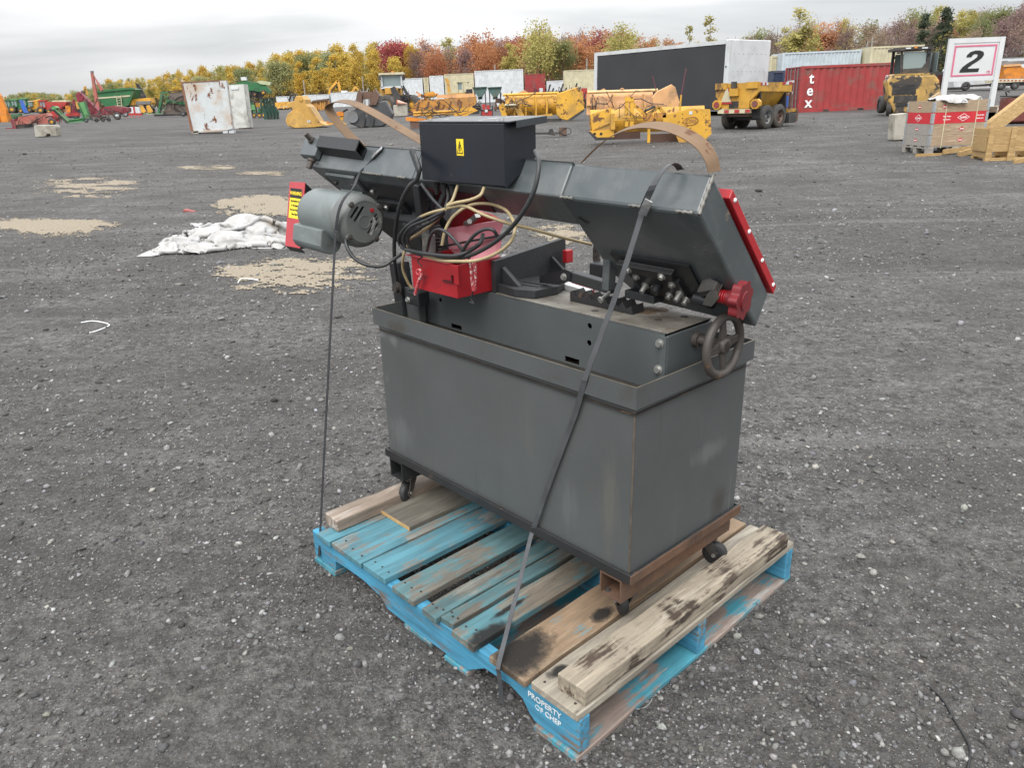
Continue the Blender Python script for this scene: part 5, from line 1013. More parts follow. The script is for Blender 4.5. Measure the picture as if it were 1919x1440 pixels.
for x_ in (674, 690): g.part('wear_boss', DRK, [('p', [(x_, 214), (x_ + 8, 211), (x_ + 12, 222), (x_ + 8, 238), (x_ + 1, 238.5), (x_ + 4, 226)], -3.4, -.1)])
for p_ in ([(665, 202), (671, 176), (675, 168), (680, 178), (679, 198)], [(692, 198), (699, 178), (704, 166), (712, 180), (706, 196)]): g.part('coupling_ear', BRN, [('p', p_, -4, 12)])
g.part('cross_tube', BRN, [('b', 680, 699, 172, 186, 2, 8)]); g.part('hinge_pin', GRY, [('raw', lambda mb: mb.cyl(g.V(668, 190, -6), g.V(668, 190, 14), 2.2, n=10))]); g.end()
g = BG('wheel_loader', 'yellow articulated wheel loader with tall glass cab and orange beacon', 'wheel loader', 742, 217)
g.part('rear_body', YEL, [('p', [(710, 166), (722, 163), (748, 163), (750, 180), (742, 184), (714, 180)], 12, 40)]); g.part('cab_frame', WHI, [('b', 714, 718, 141, 164, 3, 24), ('b', 751, 754, 141, 164, 3, 24), ('b', 714, 754, 162, 166, 3, 24)]); g.part('cab_glass', GLS, [('b', 719, 750.5, 142, 162, 4, 23)]); g.part('cab_roof', CRM, [('b', 711, 757, 137, 141, -1, 26)]); g.part('beacon', ORA, [('b', 734, 737.5, 134, 137, 8, 12)])
for x_ in (713, 757): g.part('mirror', BLK, [('b', x_ - 2, x_ + 3, 143, 151, -5, -3.5), ('bm', (x_, 142, -4), (735, 141, 0), .6, .6)])
g.part('lift_arm', DRK, [('p', [(733, 166), (741, 162), (755, 186), (754, 196), (742, 192)], -8, -2), ('p', [(750, 160), (756, 160), (768, 180), (765, 186)], 6, 12)]); g.part('front_frame', DRK, [('b', 733, 770, 182, 206, 0, 14)]); g.part('steering_column', BLK, [('bm', (733, 163, 6), (741, 152, 6), 1.6, 1.6)]); g.part('coupler', BLK, [('b', 744, 772, 178, 184, -6, -2)])
g.part('hood_block', OCH, [('b', 722, 746, 164.5, 176, 2, 11.8)])
for x_, d_ in ((729, -2), (772, 2)): g.wheel(x_, 197, 19.5, d_, 15, YEL, (.55, 1, 0))
g.wheel(716, 195, 18, 38, 13, YEL, (.3, 1, 0)); g.wheel(760, 194, 18, 40, 13, YEL, (.3, 1, 0)); g.hoses(4, 735, 770, 168, 200, -9); g.end()
cblock(750, 219, [(737, 197), (762, 196), (764, 217), (738, 218.6)], 16, 'concrete block with a traffic cone on top beside the wheel loader')
g = BG('traffic_cone', 'faded orange traffic cone lying on the concrete block by the wheel loader', 'cone', 752, 219, lift=.0); cz = 22.6
g.part('cone_body', Mw('faded_cone', (.60, .36, .27)), [('raw', lambda mb: mb.tube([(-5, 3, cz + 5), (13, 2, cz + 1.2)], [4.6, 1.1], 12))]); g.part('cone_base', Mw('cone_base_red', (.45, .12, .06)), [('raw', lambda mb: mb.beam((-6.4, 3, cz + 5), (-5, 3, cz + 5), 10.5, 10.5, (0, 1, 0)))]); g.end()
g = BG('snow_pusher', 'rusty orange folding snow plow seen from behind with hydraulic rams', 'snow plow', 815, 240)
g.part('moldboard', ORR, [('p', [(771, 208), (776, 197), (786, 188), (869, 183), (893, 181), (892, 195), (884, 200), (776, 211)], 2, 8)]); g.part('back_sheet', SAL, [('p', [(820, 178), (888, 175), (890, 182), (818, 184)], 9, 12)])
for x_ in (785, 803, 823, 844, 864): g.part('rib', BRN, [('p', [(x_, 190), (x_ + 2, 190), (x_ - 2, 208), (x_ - 5, 208)], 0, 1.8)])
g.part('lower_frame', BRN, [('b', 766, 856, 209, 213, -2, 6)]); g.part('push_beam', ORA, [('p', [(762, 219), (800, 222), (800, 228), (763, 226)], -12, -4)]); g.part('caster_box', BRN, [('b', 770, 790, 226, 240, -10, 0)])
for y_ in (211, 216): g.part('ram', YEL, [('t', [(776, y_, -6), (852, y_ - 3, -6)], 2.2)])
g.part('hose', BLK, [('t', [(790, 205, -8), (800, 219, -9), (815, 210, -8), (830, 221, -8), (845, 212, -7)], .7)]); g.part('angle_frame', OCH, [('p', [(798, 205), (806, 203), (812, 222), (802, 224)], -7, -3)]); g.hoses(4, 772, 890, 186, 222, -10); g.end()
g = BG('plow_wing', 'flat yellow wedge shaped plow wing right of the rusty orange plow', 'plow part', 868, 222); g.part('plate', YEL, [('p', [(851, 199), (880, 198), (896, 207), (878, 214), (876, 219), (852, 220)], 0, 3)]); g.part('brace', YEL, [('b', 851, 857, 200, 221, -4, -.1)]); g.part('skid', DRK, [('b', 856, 876, 219.5, 222, -1, 4)]); g.end()
g = BG('grader', 'old yellow loader with bent crane arm and glazed cab in the far row', 'loader', 858, 196); g.part('crane_arm', OCH, [('p', [(834, 148), (837, 146), (842, 150), (845, 172), (839, 174), (838, 158)], 2, 6)]); g.part('cab_frame', CRM, [('b', 857, 859, 154, 174, 0, 16), ('b', 866, 868, 154, 174, 0, 16), ('b', 877, 879, 154, 174, 0, 16)]); g.part('cab_roof', CRM, [('b', 855, 881, 152, 154, -2, 18)]); g.part('cab_glass', GLS, [('b', 859.2, 865.8, 155, 168, 1, 15)]); g.part('body', OCH, [('b', 840, 884, 174, 190, 0, 20)]); g.part('engine_grille', BLK, [('b', 874, 886, 167, 184, -2, -.1)]); g.wheel(848, 188, 8, -3, 5, YEL); g.wheel(876, 188, 8, -3, 5, YEL); g.end()
g = BG('snow_plow', 'bright orange plow with angled frame behind the rusty orange plow', 'plow', 806, 200); g.part('blade', YEL, [('p', [(795, 174), (812, 171), (820, 180), (796, 186)], 6, 10)]); g.part('frame', ORA, [('bm', (780, 172, 4), (800, 186, 4), 2.4, 2.4), ('bm', (760, 182, 2), (822, 176, 2), 2.4, 2.4), ('b', 770, 800, 186, 196, 4, 12)]); g.part('stand', DRK, [('b', 776, 796, 196.2, 200, 4, 12)]); g.hoses(3, 776, 820, 172, 192, 0); g.end()
for x_, l_ in ((900, 'left of two grey green tapered hopper wagons below the white containers'), (928, 'right of two grey green tapered hopper wagons below the white containers')):
    g = BG('hopper_wagon', l_, 'hopper', x_, 200); g.part('hopper', TEAL, [('p', [(x_ - 13, 164), (x_ + 12, 163), (x_ + 12, 168), (x_ + 4, 181), (x_ - 4, 181), (x_ - 12, 170)], 0, 20)]); g.part('rim', DGRN, [('b', x_ - 14, x_ + 13, 163, 165.4, -2, -.1)]); g.part('chute', DGRN, [('b', x_ - 4, x_ + 4, 181.2, 186, 4, 14)])
    for dx_ in (-11, 9): g.part('leg', DRK, [('b', x_ + dx_, x_ + dx_ + 2, 168, 200, 1, 4)])
    g.end()
g = BG('tool_carrier', 'red and black steel carrier holding red jerrycans', 'carrier', 913, 219); g.part('crate_frame', BLK, [('b', 901, 924, 205, 207, -4, 8), ('b', 901, 924, 217, 219, -4, 8), ('b', 901, 902.5, 198, 217, -4, -2), ('b', 922.5, 924, 198, 217, -4, -2)]); g.part('panel', RED, [('b', 903, 922, 207.2, 216.8, -3, 6)]); g.part('label_sheet', WHI, [('b', 909, 914, 205.4, 210, -5.2, -4.1)]); g.part('jerrycan', RED, [('b', 904, 910, 195, 204.8, 0, 5)]); g.part('jerrycan', RED, [('b', 912, 918, 197, 204.8, 0, 5)]); g.end()
g = BG('attachment_row', 'dark low machinery with hoses between the wedge and the red carrier', 'attachment', 888, 214); g.part('frame', DRK, [('b', 876, 902, 198, 208, 6, 16), ('b', 880, 898, 208.2, 214, 6, 12)]); g.part('hose', BLK, [('t', [(878, 198, 5), (884, 190, 5), (892, 197, 5), (899, 189, 5)], 1)]); g.part('lever', GRY, [('bm', (897, 206, 4), (899, 186, 4), 1, 1)]); g.hoses(5, 872, 906, 188, 212, 3); g.end()
for i, (x_, y_, l_, m_) in enumerate(((958, 205, 'grey green machine frame beneath the long white container', TEAL), (980, 207, 'dark machine frame just right of the yellow box plow hoses', DRK), (1096, 206, 'black attachment frame left of the salmon plow', BLK), (876, 201, 'brown machine frame below the old yellow loader', BRN), (938, 208, 'dark brown machine frame behind the ribbed yellow plow', BRN), (1015, 209, 'black wheeled frame behind the ribbed yellow plow', BLK))):
    g = BG('machine_frame', l_, 'attachment', x_, y_); r_ = random.Random(i + 40)
    g.part('base_frame', m_, [('b', x_ - 13, x_ + 13, y_ - 8, y_ - 3, 0, 8)]); g.part('leg', DRK, [('b', x_ - 11, x_ - 8, y_ - 3, y_, 1, 4)]); g.part('leg', DRK, [('b', x_ + 8, x_ + 11, y_ - 3, y_, 1, 4)])
    g.part('body', m_, [('p', [(x_ - 11, y_ - 8.2), (x_ - 9, y_ - 20 - r_.uniform(0, 6)), (x_ + r_.uniform(-4, 4), y_ - 24), (x_ + 10, y_ - 17), (x_ + 12, y_ - 8.2)], 1, 7)]); g.part('mast', BLK, [('bm', (x_ + r_.uniform(-8, 0), y_ - 10, -1), (x_ + r_.uniform(0, 8), y_ - 34, -1), 2.2, 2.2)]); g.part('crate', (RED, WHI, ORA)[i % 3], [('b', x_ - 7, x_ - 1, y_ - 15, y_ - 9, -3, 0)])
    g.hoses(3, x_ - 13, x_ + 13, y_ - 30, y_ - 5, -2); g.end()
# far black attachments with red gear
for i, (x_, y_, l_) in enumerate(((1000, 203, 'red skid attachment in front of the dark red container'), (1028, 203, 'leftmost black fork attachment under the cream trailer'), (1052, 202, 'middle black fork attachment under the cream trailer'), (1078, 201, 'rightmost black fork attachment, beside red fuel cans'))):
    g = BG('skid_attachment', l_, 'attachment', x_, y_); m_ = MAR if i == 0 else BLK
    g.part('frame', m_, [('b', x_ - 12, x_ + 10, y_ - 32, y_ - 27, 2, 5), ('b', x_ - 12, x_ - 9, y_ - 27, y_, 2, 5), ('b', x_ + 7, x_ + 10, y_ - 27, y_, 2, 5)]); g.part('arm', m_, [('bm', (x_ - 8, y_ - 4, 0), (x_ + 4, y_ - 45, 0), 3, 3), ('bm', (x_ - 2, y_ - 3, 0), (x_ + 10, y_ - 38, 0), 3, 3)]); g.part('plate', BLK if i else RED, [('b', x_ - 9, x_ + 7, y_ - 26, y_ - 3, 5.2, 8)]); g.hoses(2, x_ - 12, x_ + 12, y_ - 42, y_ - 4, 0)
    if i == 0: g.part('tank', WHI, [('b', x_ + 11, x_ + 18, y_ - 38, y_ - 8, 3, 9)])
    if i == 3: g.part('fuel_can', RED, [('b', x_ + 12, x_ + 23, y_ - 36, y_ - 12, 3, 9)])
    g.end()
def moldboard(mb, g, x0, x1, yt, yb, d, dep, th):      # curved blade sheet between two heights
    n = 10; V = []
    for i in range(n + 1):
        f = i / n; a = -.1 + f * 1.9; V.append((dep * (1 - sin(f * pi)) * .9, f))
    for k, (dy, f) in enumerate(V[:-1]):
        dy2, f2 = V[k + 1]; z0 = g.Z(x0, yb) + (g.Z(x0, yt) - g.Z(x0, yb)) * f; z1 = g.Z(x0, yb) + (g.Z(x0, yt) - g.Z(x0, yb)) * f2
        mb.hexa([(g.X(x0), d - dy, z0), (g.X(x1), d - dy, z0), (g.X(x1), d - dy + th, z0), (g.X(x0), d - dy + th, z0), (g.X(x0), d - dy2, z1), (g.X(x1), d - dy2, z1), (g.X(x1), d - dy2 + th, z1), (g.X(x0), d - dy2 + th, z1)])
g = BG('box_plow', 'yellow box plow with ribbed curved blade left of the two parked plows', 'snow plow', 1020, 228)
g.part('moldboard', YEL2, [('raw', lambda mb: moldboard(mb, g, 948, 1045, 178, 219, 10, -9, 3))])
for x_ in (962, 983, 1002, 1022): g.part('rib', YEL2, [('p', [(x_, 180), (x_ + 2.4, 180), (x_ + 5, 196), (x_ + 4, 217), (x_ + 1, 217), (x_ + 2, 198)], -3, 8)])
g.part('top_tube', YEL2, [('t', [(944, 178, 8), (1048, 174, 8)], 2.6)]); g.part('end_plate', YEL2, [('p', [(1042, 184), (1045, 176), (1080, 164), (1091, 172), (1094, 204), (1062, 225), (1050, 222), (1043, 214)], -10, -5)], bev=.6); g.part('wing_edge', DRK, [('p', [(1064, 225), (1094, 205), (1093, 209), (1066, 228)], -11, -4)]); g.part('far_end_plate', SAL, [('p', [(962, 178), (985, 168), (996, 176), (990, 182)], 30, 33)])
g.part('hitch_frame', YEL2, [('p', [(935, 197), (944, 192), (952, 222), (944, 226)], -8, -2), ('p', [(945, 196), (972, 193), (985, 222), (975, 224), (965, 204), (948, 205)], -9, -6), ('bm', (985, 221, -8), (1035, 214, -8), 4, 4)]); g.part('hose', BLK, [('t', [(952, 200, -8), (962, 190, -9), (975, 189, -8), (995, 180, -6), (1006, 172, -4)], .7)]); g.part('ram', CRM, [('t', [(947, 197, -10), (968, 196, -10)], 2.2)]); g.part('skid_shoe', DRK, [('b', 1020, 1052, 222, 228, -6, 8)]); g.hoses(5, 938, 1000, 184, 214, -11); g.end()
g = BG('box_plow', 'faded salmon orange plow standing behind the bright yellow plow', 'snow plow', 1190, 240)
g.part('moldboard', SAL, [('raw', lambda mb: moldboard(mb, g, 1106, 1225, 176, 236, 10, -10, 3))]); g.part('top_tube', Mw('pale_orange', (.62, .42, .2)), [('t', [(1104, 173, 6), (1234, 169, 6)], 3)]); g.part('end_plate', SAL, [('p', [(1222, 182), (1230, 172), (1257, 159), (1264, 164), (1272, 192), (1268, 204), (1250, 206), (1224, 208)], -8, -4)], bev=.6); g.part('far_end_plate', SAL, [('p', [(1122, 173), (1137, 165), (1143, 171), (1142, 176)], 22, 25)])
for x_ in (1112, 1148, 1180, 1206): g.part('rib', SAL, [('p', [(x_, 176), (x_ + 3, 176), (x_ + 6, 206), (x_ + 2, 206)], -2, 8)])
g.part('lifting_ring', SAL, [('raw', lambda mb: mb.torus(g.V(1168, 168, 4), (0, 1, 0), 2.6, .8, 14, 6))]); g.part('left_frame', SAL, [('b', 1101, 1107, 176, 215, -4, 6), ('bm', (1100, 196, -6), (1140, 194, -6), 4, 4)]); g.part('hose', BLK, [('t', [(1138, 171, -2), (1146, 190, -6), (1152, 204, -6)], .7), ('t', [(1180, 183, -4), (1192, 170, -5), (1200, 172, -2)], .7)]); g.part('marker_stick', Mw('marker_red', (.12, .03, .04)), [('t', [(1229, 170, -6), (1222, 143, -6)], .9)]); g.hoses(4, 1104, 1150, 174, 212, -8); g.end()
g = BG('box_plow', 'bright yellow plow with oval emblem plate and upright marker stick', 'snow plow', 1218, 268)
g.part('moldboard', YEL2, [('raw', lambda mb: moldboard(mb, g, 1108, 1322, 206, 252, 14, -8, 3))]); g.part('left_plate', YEL2, [('p', [(1108, 214), (1146, 202), (1148, 242), (1110, 246)], -8, -3)]); g.part('cutting_edge', BRN, [('b', 1118, 1203, 248, 262, 17, 24), ('b', 1219, 1318, 250, 266, 17, 24)]); g.part('left_shoe', YEL2, [('p', [(1104, 245), (1150, 242), (1150, 256), (1116, 257)], -10, -2)])
for x_ in (1114, 1126): g.part('shoe_hole', BLK, [('raw', lambda mb, x_=x_: mb.cyl(g.V(x_, 250, -10.2), g.V(x_, 250, -10.6), 2.6, n=12))])
g.part('shoe_edge', DRK, [('p', [(1102, 246), (1105, 245), (1120, 258), (1150, 257), (1150, 260), (1114, 261)], -12, -9)]); g.part('mast', YEL2, [('b', 1171, 1177, 184, 236, -14, -8), ('b', 1180, 1187, 183, 236, -14, -8), ('b', 1171, 1187, 182, 190, -15, -14.1)]); g.part('push_frame', YEL2, [('bm', (1150, 222, -12), (1200, 220, -12), 8, 6), ('bm', (1186, 194, -9), (1212, 218, -9), 5, 5), ('bm', (1212, 214, -10), (1234, 200, -10), 6, 5), ('bm', (1234, 200, -10), (1250, 222, -10), 6, 5), ('b', 1144, 1152, 212, 242, -14, -8)]); g.part('diagonal_brace', YEL2, [('bm', (1112, 242, -9), (1142, 229, -9), 3, 3)]); g.part('pivot_block', ORR, [('b', 1205, 1222, 214, 226, -16, -8), ('b', 1225, 1246, 211, 220, -14, -8)]); g.part('ram', DRK, [('t', [(1206, 208, -14), (1226, 199, -14)], 2.4)])
g.part('hose', BLK, [('t', [(1187, 186, -14), (1200, 185, -16), (1218, 194, -16), (1242, 195, -14)], .9), ('t', [(1152, 206, -6), (1165, 200, -8), (1172, 192, -10)], .8)])
ep = g.part('end_plate', YEL2, [('p', [(1240, 216), (1262, 212), (1285, 204.5), (1326, 204.5), (1329, 250), (1316, 262), (1300, 262), (1284, 262), (1262, 240), (1242, 238)], -14, -9)], bev=.6)
em = frame(g.T @ g.V(1291, 226, -14.4), (1, 0, .03), (0, 0, 1)); k_ = g.k
mb = MB(em); pts = [Vector((13.5 * k_ * cos(a_), 7 * k_ * sin(a_), 0)) for a_ in np.linspace(0, 2 * pi, 33)[:-1]]; mb.tube(pts, .75 * k_, 6, 0, True); part(ep, 'oval_emblem', mb, ORR)
text(ep, 'emblem_lettering', 'Côté', 10.5 * k_, em, ORR, .25 * k_, .35 * k_, shear=.2, sx=.95)
g.part('white_tag', WHI, [('b', 1288, 1294, 208, 214, -14.6, -14.2)]); g.part('bolt_row', BRN, [('b', 1275, 1277, 212 + i * 8, 214 + i * 8, -14.5, -14.1) for i in range(5)] + [('b', 1318, 1320, 214 + i * 9, 216 + i * 9, -14.5, -14.1) for i in range(4)])
g.part('foot_post', YEL2, [('b', 1212, 1217, 240, 267, -10, -6)]); g.part('caster_shoe', OCH, [('p', [(1264, 252), (1292, 262), (1286, 268), (1270, 266)], -12, -6)]); g.part('marker_post', YEL2, [('t', [(1270, 222, -12), (1274, 178, -12)], 1.7)]); g.part('marker_stick', Mw('marker_maroon', (.12, .03, .045)), [('t', [(1274, 178, -12), (1283, 130, -12)], 1.1)]); g.hoses(3, 1150, 1252, 190, 226, -17); g.end()
g = BG('chain_pile', 'small heap of black hitch iron and cable lying behind the control box', 'scrap', 1040, 257); g.part('hitch_iron', DRK, [('bm', (1003, 250, 0), (1052, 249, 0), 4, 5), ('p', [(1026, 252), (1030, 241), (1036, 241), (1040, 254)], -2, 3)]); g.part('winch', BRN, [('b', 1048, 1062, 238, 255, -3, 4)]); g.part('cable', BLK, [('t', smoothpath([(1046, 244, -4), (1056, 252, -4), (1068, 250, -4), (1069, 242, -4), (1058, 239, -4), (1046, 250, -4), (1036, 254, -4)], 4), .7)]); g.end()
# ------------------------------------------------------------------ containers, truck body, trailer, forklift
def pt_depth(px, z):       # yard point under photo column px at optical depth z
    lo, hi = 120.0, 900.0
    for _ in range(50):
        m = (lo + hi) / 2
        if (ground(px, m) - CAM).dot(FW) > z: lo = m
        else: hi = m
    return ground(px, hi)
def corr(mb, x0, x1, z0, z1, y, n, dep, m=0, bevel=.3):      # corrugated sheet facing -y
    V = []; w_ = (x1 - x0) / n
    for i in range(n):
        a = x0 + i * w_; V += [(a, 0), (a + w_ * .28, 0), (a + w_ * .5, dep), (a + w_ * .78, dep)]
    V.append((x1, 0)); k = len(V)
    mb.add([(x, y + d, z0) for x, d in V] + [(x, y + d, z1) for x, d in V], [(i, i + 1, k + i + 1, k + i) for i in range(k - 1)], m)
def container(label, M_, Lx, Wy, Hz, mat, door=None, group=None, name='shipping_container', n=None, sides=True):
    r = thing(name, label, 'container', M_, group); c = .14
    mb = MB(); corr(mb, c, Lx - c, .16, Hz - .12, .03, n or max(6, int(Lx / .27)), .036); part(r, 'side_wall', mb, mat)
    mb = MB()
    for x in (0, Lx - c):
        for y in (0, Wy - c): mb.box(x, x + c, y, y + c, 0, Hz)
    part(r, 'corner_post', mb, mat) if False else None
    for x in (0, Lx - c):
        for y in (0, Wy - c): m1 = MB(); m1.box(x, x + c, y, y + c, 0, Hz); part(r, 'corner_post', m1, mat)
    mb = MB(); mb.box(c, Lx - c, 0.005, .10, .002, .16); part(r, 'bottom_rail', mb, mat); mb = MB(); mb.box(c, Lx - c, .005, .09, Hz - .12, Hz - .002); part(r, 'top_rail', mb, mat)
    mb = MB(); mb.box(.03, Lx - .03, .09, Wy - .02, Hz - .06, Hz - .01); part(r, 'roof', mb, mat)
    mb = MB(); mb.box(c, Lx - c, Wy - .08, Wy - .03, .02, Hz - .06); part(r, 'back_wall', mb, mat)
    for x, nm in ((0, 'l'), (Lx, 'r')):
        s = 1 if nm == 'l' else -1; xo = x + s * .03
        if door == nm:
            for k in (0, 1):
                y0 = c + k * (Wy - 2 * c) / 2; y1 = y0 + (Wy - 2 * c) / 2 - .02; mb = MB(); mb.box(min(xo, xo + s * .05), max(xo, xo + s * .05), y0, y1, .1, Hz - .1); d = part(r, 'door', mb, mat)
                for f in (.28, .72):
                    m2 = MB(); yy = y0 + (y1 - y0) * f; m2.cyl((xo - s * .03, yy, .06), (xo - s * .03, yy, Hz - .06), .025, n=8); part(d, 'lock_rod', m2, GRY)
                for zz in (.6, 1.5): m2 = MB(); m2.box(min(xo - s * .02, xo), max(xo - s * .02, xo), y0 + .1, y1 - .1, zz, zz + .07); part(d, 'door_rib', m2, mat)
        else:
            mb = MB(); mb.box(min(xo, xo + s * .05), max(xo, xo + s * .05), c, Wy - c, .02, Hz - .06); part(r, 'end_wall', mb, mat)
    return r
def basis(p, xd):
    x = Vector(xd).normalized(); y = Vector((0, 0, 1)).cross(x).normalized(); z = x.cross(y)
    return Matrix(((x.x, y.x, z.x, p.x), (x.y, y.y, z.y, p.y), (x.z, y.z, z.z, p.z), (0, 0, 0, 1)))
def cont_px(label, px0, px1, ytop, ybase, depth, mat, door=None, W=2.44, up=0.0, **k):
    """container whose near side spans two photo columns at one optical depth"""
    a, b = pt_depth(px0, depth), pt_depth(px1, depth); d = b - a; kz = depth / FPX / 1.06
    zt = a.z; A_ = a.copy()
    t0 = topx(a); Hh = (t0[1] - ytop) * kz - up; A_.z += up
    r = container(label, basis(A_, d), d.length, W, Hh, mat, door, **k); return r
# red container with lettering
a = ground(1495, 211); dpt = (a - CAM).dot(FW); b = pt_depth(1690, dpt * 1.0); d = b - a
r = container('dark red shipping container with white vertical lettering behind the forklift', basis(a, d), d.length, 2.2, 86 * dpt / FPX / 1.065, CRED, 'l', n=15)
Hc = 86 * dpt / FPX / 1.065; kk = d.length / 195
for i, ch in enumerate('tex'):
    text(r, 'lettering', ch, 27 * kk, frame((20.5 * kk - i * .9 * kk, .015, Hc - (22 + 21 * i) * kk), (1, 0, 0), (0, 0, 1)), whitem, .012, .004, sx=.95)
for z_, s_ in ((.68, 'TEXU 553089 5'), (.56, '22G1'), (.43, 'MAX 30480')): text(r, 'code_lettering', s_, 5.5 * kk, frame((-.045, 1.15, Hc * z_), (0, -1, 0), (0, 0, 1)), whitem, .005, .003)
text(r, 'code_lettering', 'TEX', 5.5 * kk, frame((159 * kk, .015, Hc - 26 * kk), (0, 0, -1), (1, 0, 0)), whitem, .005, .003)
for x_ in (47, 112): mb = MB(); mb.box(x_ * kk, (x_ + 11) * kk, -.001, .0045, .012, .10); part(r, 'fork_pocket', mb, BLK)
settle(r)
D2 = dpt * 1.5
r = cont_px('navy blue container just left of the dark red container', 1440, 1466, 134, 0, dpt * 1.12, NAVY); settle(r)
for lb, x0, x1, yt, mt, dr, dp in (('cream container end showing beside the white truck body', 1438, 1460, 107, CRM, None, D2 * 1.02), ('long pale blue container above the dark red container', 1460, 1605, 101, PALE, 'r', D2), ('narrow cream container next to the long pale blue container', 1607, 1621, 96, CRM, None, D2 * 1.01), ('cream container behind the forklift cab', 1622, 1720, 90, CRM, None, D2 * .98)):
    r = cont_px(lb, x0, x1, yt + (9 if 'pale blue' in lb else 0) * 0, 0, dp, mt, dr); settle(r)
# far row of white containers along the trees
D3 = 122.0
for lb, x0, x1, yt, mt, dr in (('white container at the left end of the row behind the wheel loader', 758, 795, 148, WHI, 'r'), ('narrow cream container between two white ones behind the wheel loader', 797, 806, 146, CRM, None), ('white container behind the old yellow loader crane arm', 808, 834, 143, WHI, None), ('cream container with doors behind the old yellow loader cab', 836, 890, 140, CRM, 'r'), ('long white container at the right end of the white row', 892, 982, 134, WHI, 'r')):
    r = cont_px(lb, x0, x1, yt, 0, D3, mt, dr); settle(r)
r = cont_px('small dark red container between the white row and the cream trailer', 985, 1022, 140, 0, D3 * 1.05, CRED, 'r'); settle(r)
r = cont_px('cream box trailer left of the black truck curtain', 1058, 1120, 133, 0, D3 * .95, CRM, None, up=.9, name='box_trailer'); tag(r, None, 'trailer')
for x_ in (.8, 1.9): mb = MB(); mb.lathe([(.25, -.12), (.45, -.12), (.48, 0), (.45, .12), (.25, .12)], (x_, .25, -.44), (0, 1, 0), 16); part(r, 'wheel', mb, TYR)
settle(r)
for i, (x0, x1, yt) in enumerate(((520, 566, 181), (570, 618, 178), (622, 690, 174))):
    r = cont_px(('left', 'middle', 'right')[i] + ' one of three low white trailers below the yellow trees', x0, x1, yt, 0, 150.0, WHI); settle(r)
r = cont_px('low white roof between the dark red container and the cream trailer', 1026, 1056, 152, 0, D3 * 1.1, WHI); settle(r)

# truck body with black curtain side
zr = (ground(1358, 217) - CAM).dot(FW); pr_ = pt_depth(1358, zr); plf = pt_depth(1112, zr * 1.22); d = pr_ - plf; Lb = d.length
bs_ = basis(plf, d); kz = zr / FPX / 1.065; zb0 = 11 * kz; Hb = 129 * kz; Wb = 2.3 * Hb / 2.5
r = thing('truck_body', 'long truck body with black side curtain and white aluminium end', 'truck body', bs_)
ALU = M('dull_aluminium', (.56, .58, .59), .45, .2, .08, 1.2, dirt=((.4, .4, .39), .3, 1.5)); CUR = M('black_curtain', (.028, .029, .033), .62, 0, .1, .7, bump=.12, bs=1.3)
mb = MB()
nx = 40; n_z = 6; V = []
for i in range(nx + 1):
    for j in range(n_z + 1):
        x = .28 + (Lb - .56) * i / nx; z = zb0 + .12 + (Hb - .32) * j / n_z
        V.append((x, .03 + .025 * noise.noise(Vector((x * .5, z * 1.9, 1))) * (1 if 0 < j < n_z else 0) + (.014 if i in (13, 26) else 0), z))
mb.add(V, [(i * (n_z + 1) + j, (i + 1) * (n_z + 1) + j, (i + 1) * (n_z + 1) + j + 1, i * (n_z + 1) + j + 1) for i in range(nx) for j in range(n_z)], 0, True); part(r, 'side_curtain', mb, CUR)
mb = MB(); mb.box(0, .27, 0, .2, zb0, zb0 + Hb); part(r, 'front_post', mb, ALU); mb = MB(); mb.box(Lb - .27, Lb, 0, Wb, zb0, zb0 + Hb); ew = part(r, 'end_wall', mb, ALU, bev=.04)
for k in range(3):
    for j in range(8): mb = MB(); mb.cyl((Lb + .001, .35 + j * (Wb - .7) / 7, zb0 + Hb * (.3 + .25 * k)), (Lb + .012, .35 + j * (Wb - .7) / 7, zb0 + Hb * (.3 + .25 * k)), .018, n=8); part(ew, 'rivet', mb, GRY)
mb = MB(); mb.cyl((Lb - .14, -.004, zb0 + Hb * .62), (Lb - .14, -.012, zb0 + Hb * .62), .045, n=14); part(ew, 'marker_lamp', mb, BLK)
mb = MB(); mb.box(.27, Lb - .27, .0, .12, zb0 + Hb - .19, zb0 + Hb - .01); part(r, 'top_rail', mb, ALU); mb = MB(); mb.box(.02, Lb - .02, .12, Wb - .02, zb0 + Hb - .06, zb0 + Hb - .015); part(r, 'roof', mb, ALU); mb = MB(); mb.box(.0, Lb, .01, Wb, zb0 - .06, zb0 - .002); part(r, 'floor', mb, GRY)
mb = MB(); mb.box(.27, Lb - .27, .0, .05, zb0 + .001, zb0 + .11); part(r, 'side_rail', mb, BLK); mb = MB(); mb.box(.05, Lb - .3, Wb - .05, Wb - .02, zb0, zb0 + Hb - .08); part(r, 'far_wall', mb, ALU)
for f in (.12, .5, .82):
    mb = MB(); mb.box(Lb * f, Lb * f + .25, .2, Wb - .2, 0, zb0 - .062); part(r, 'support_block', mb, BLK)
settle(r)

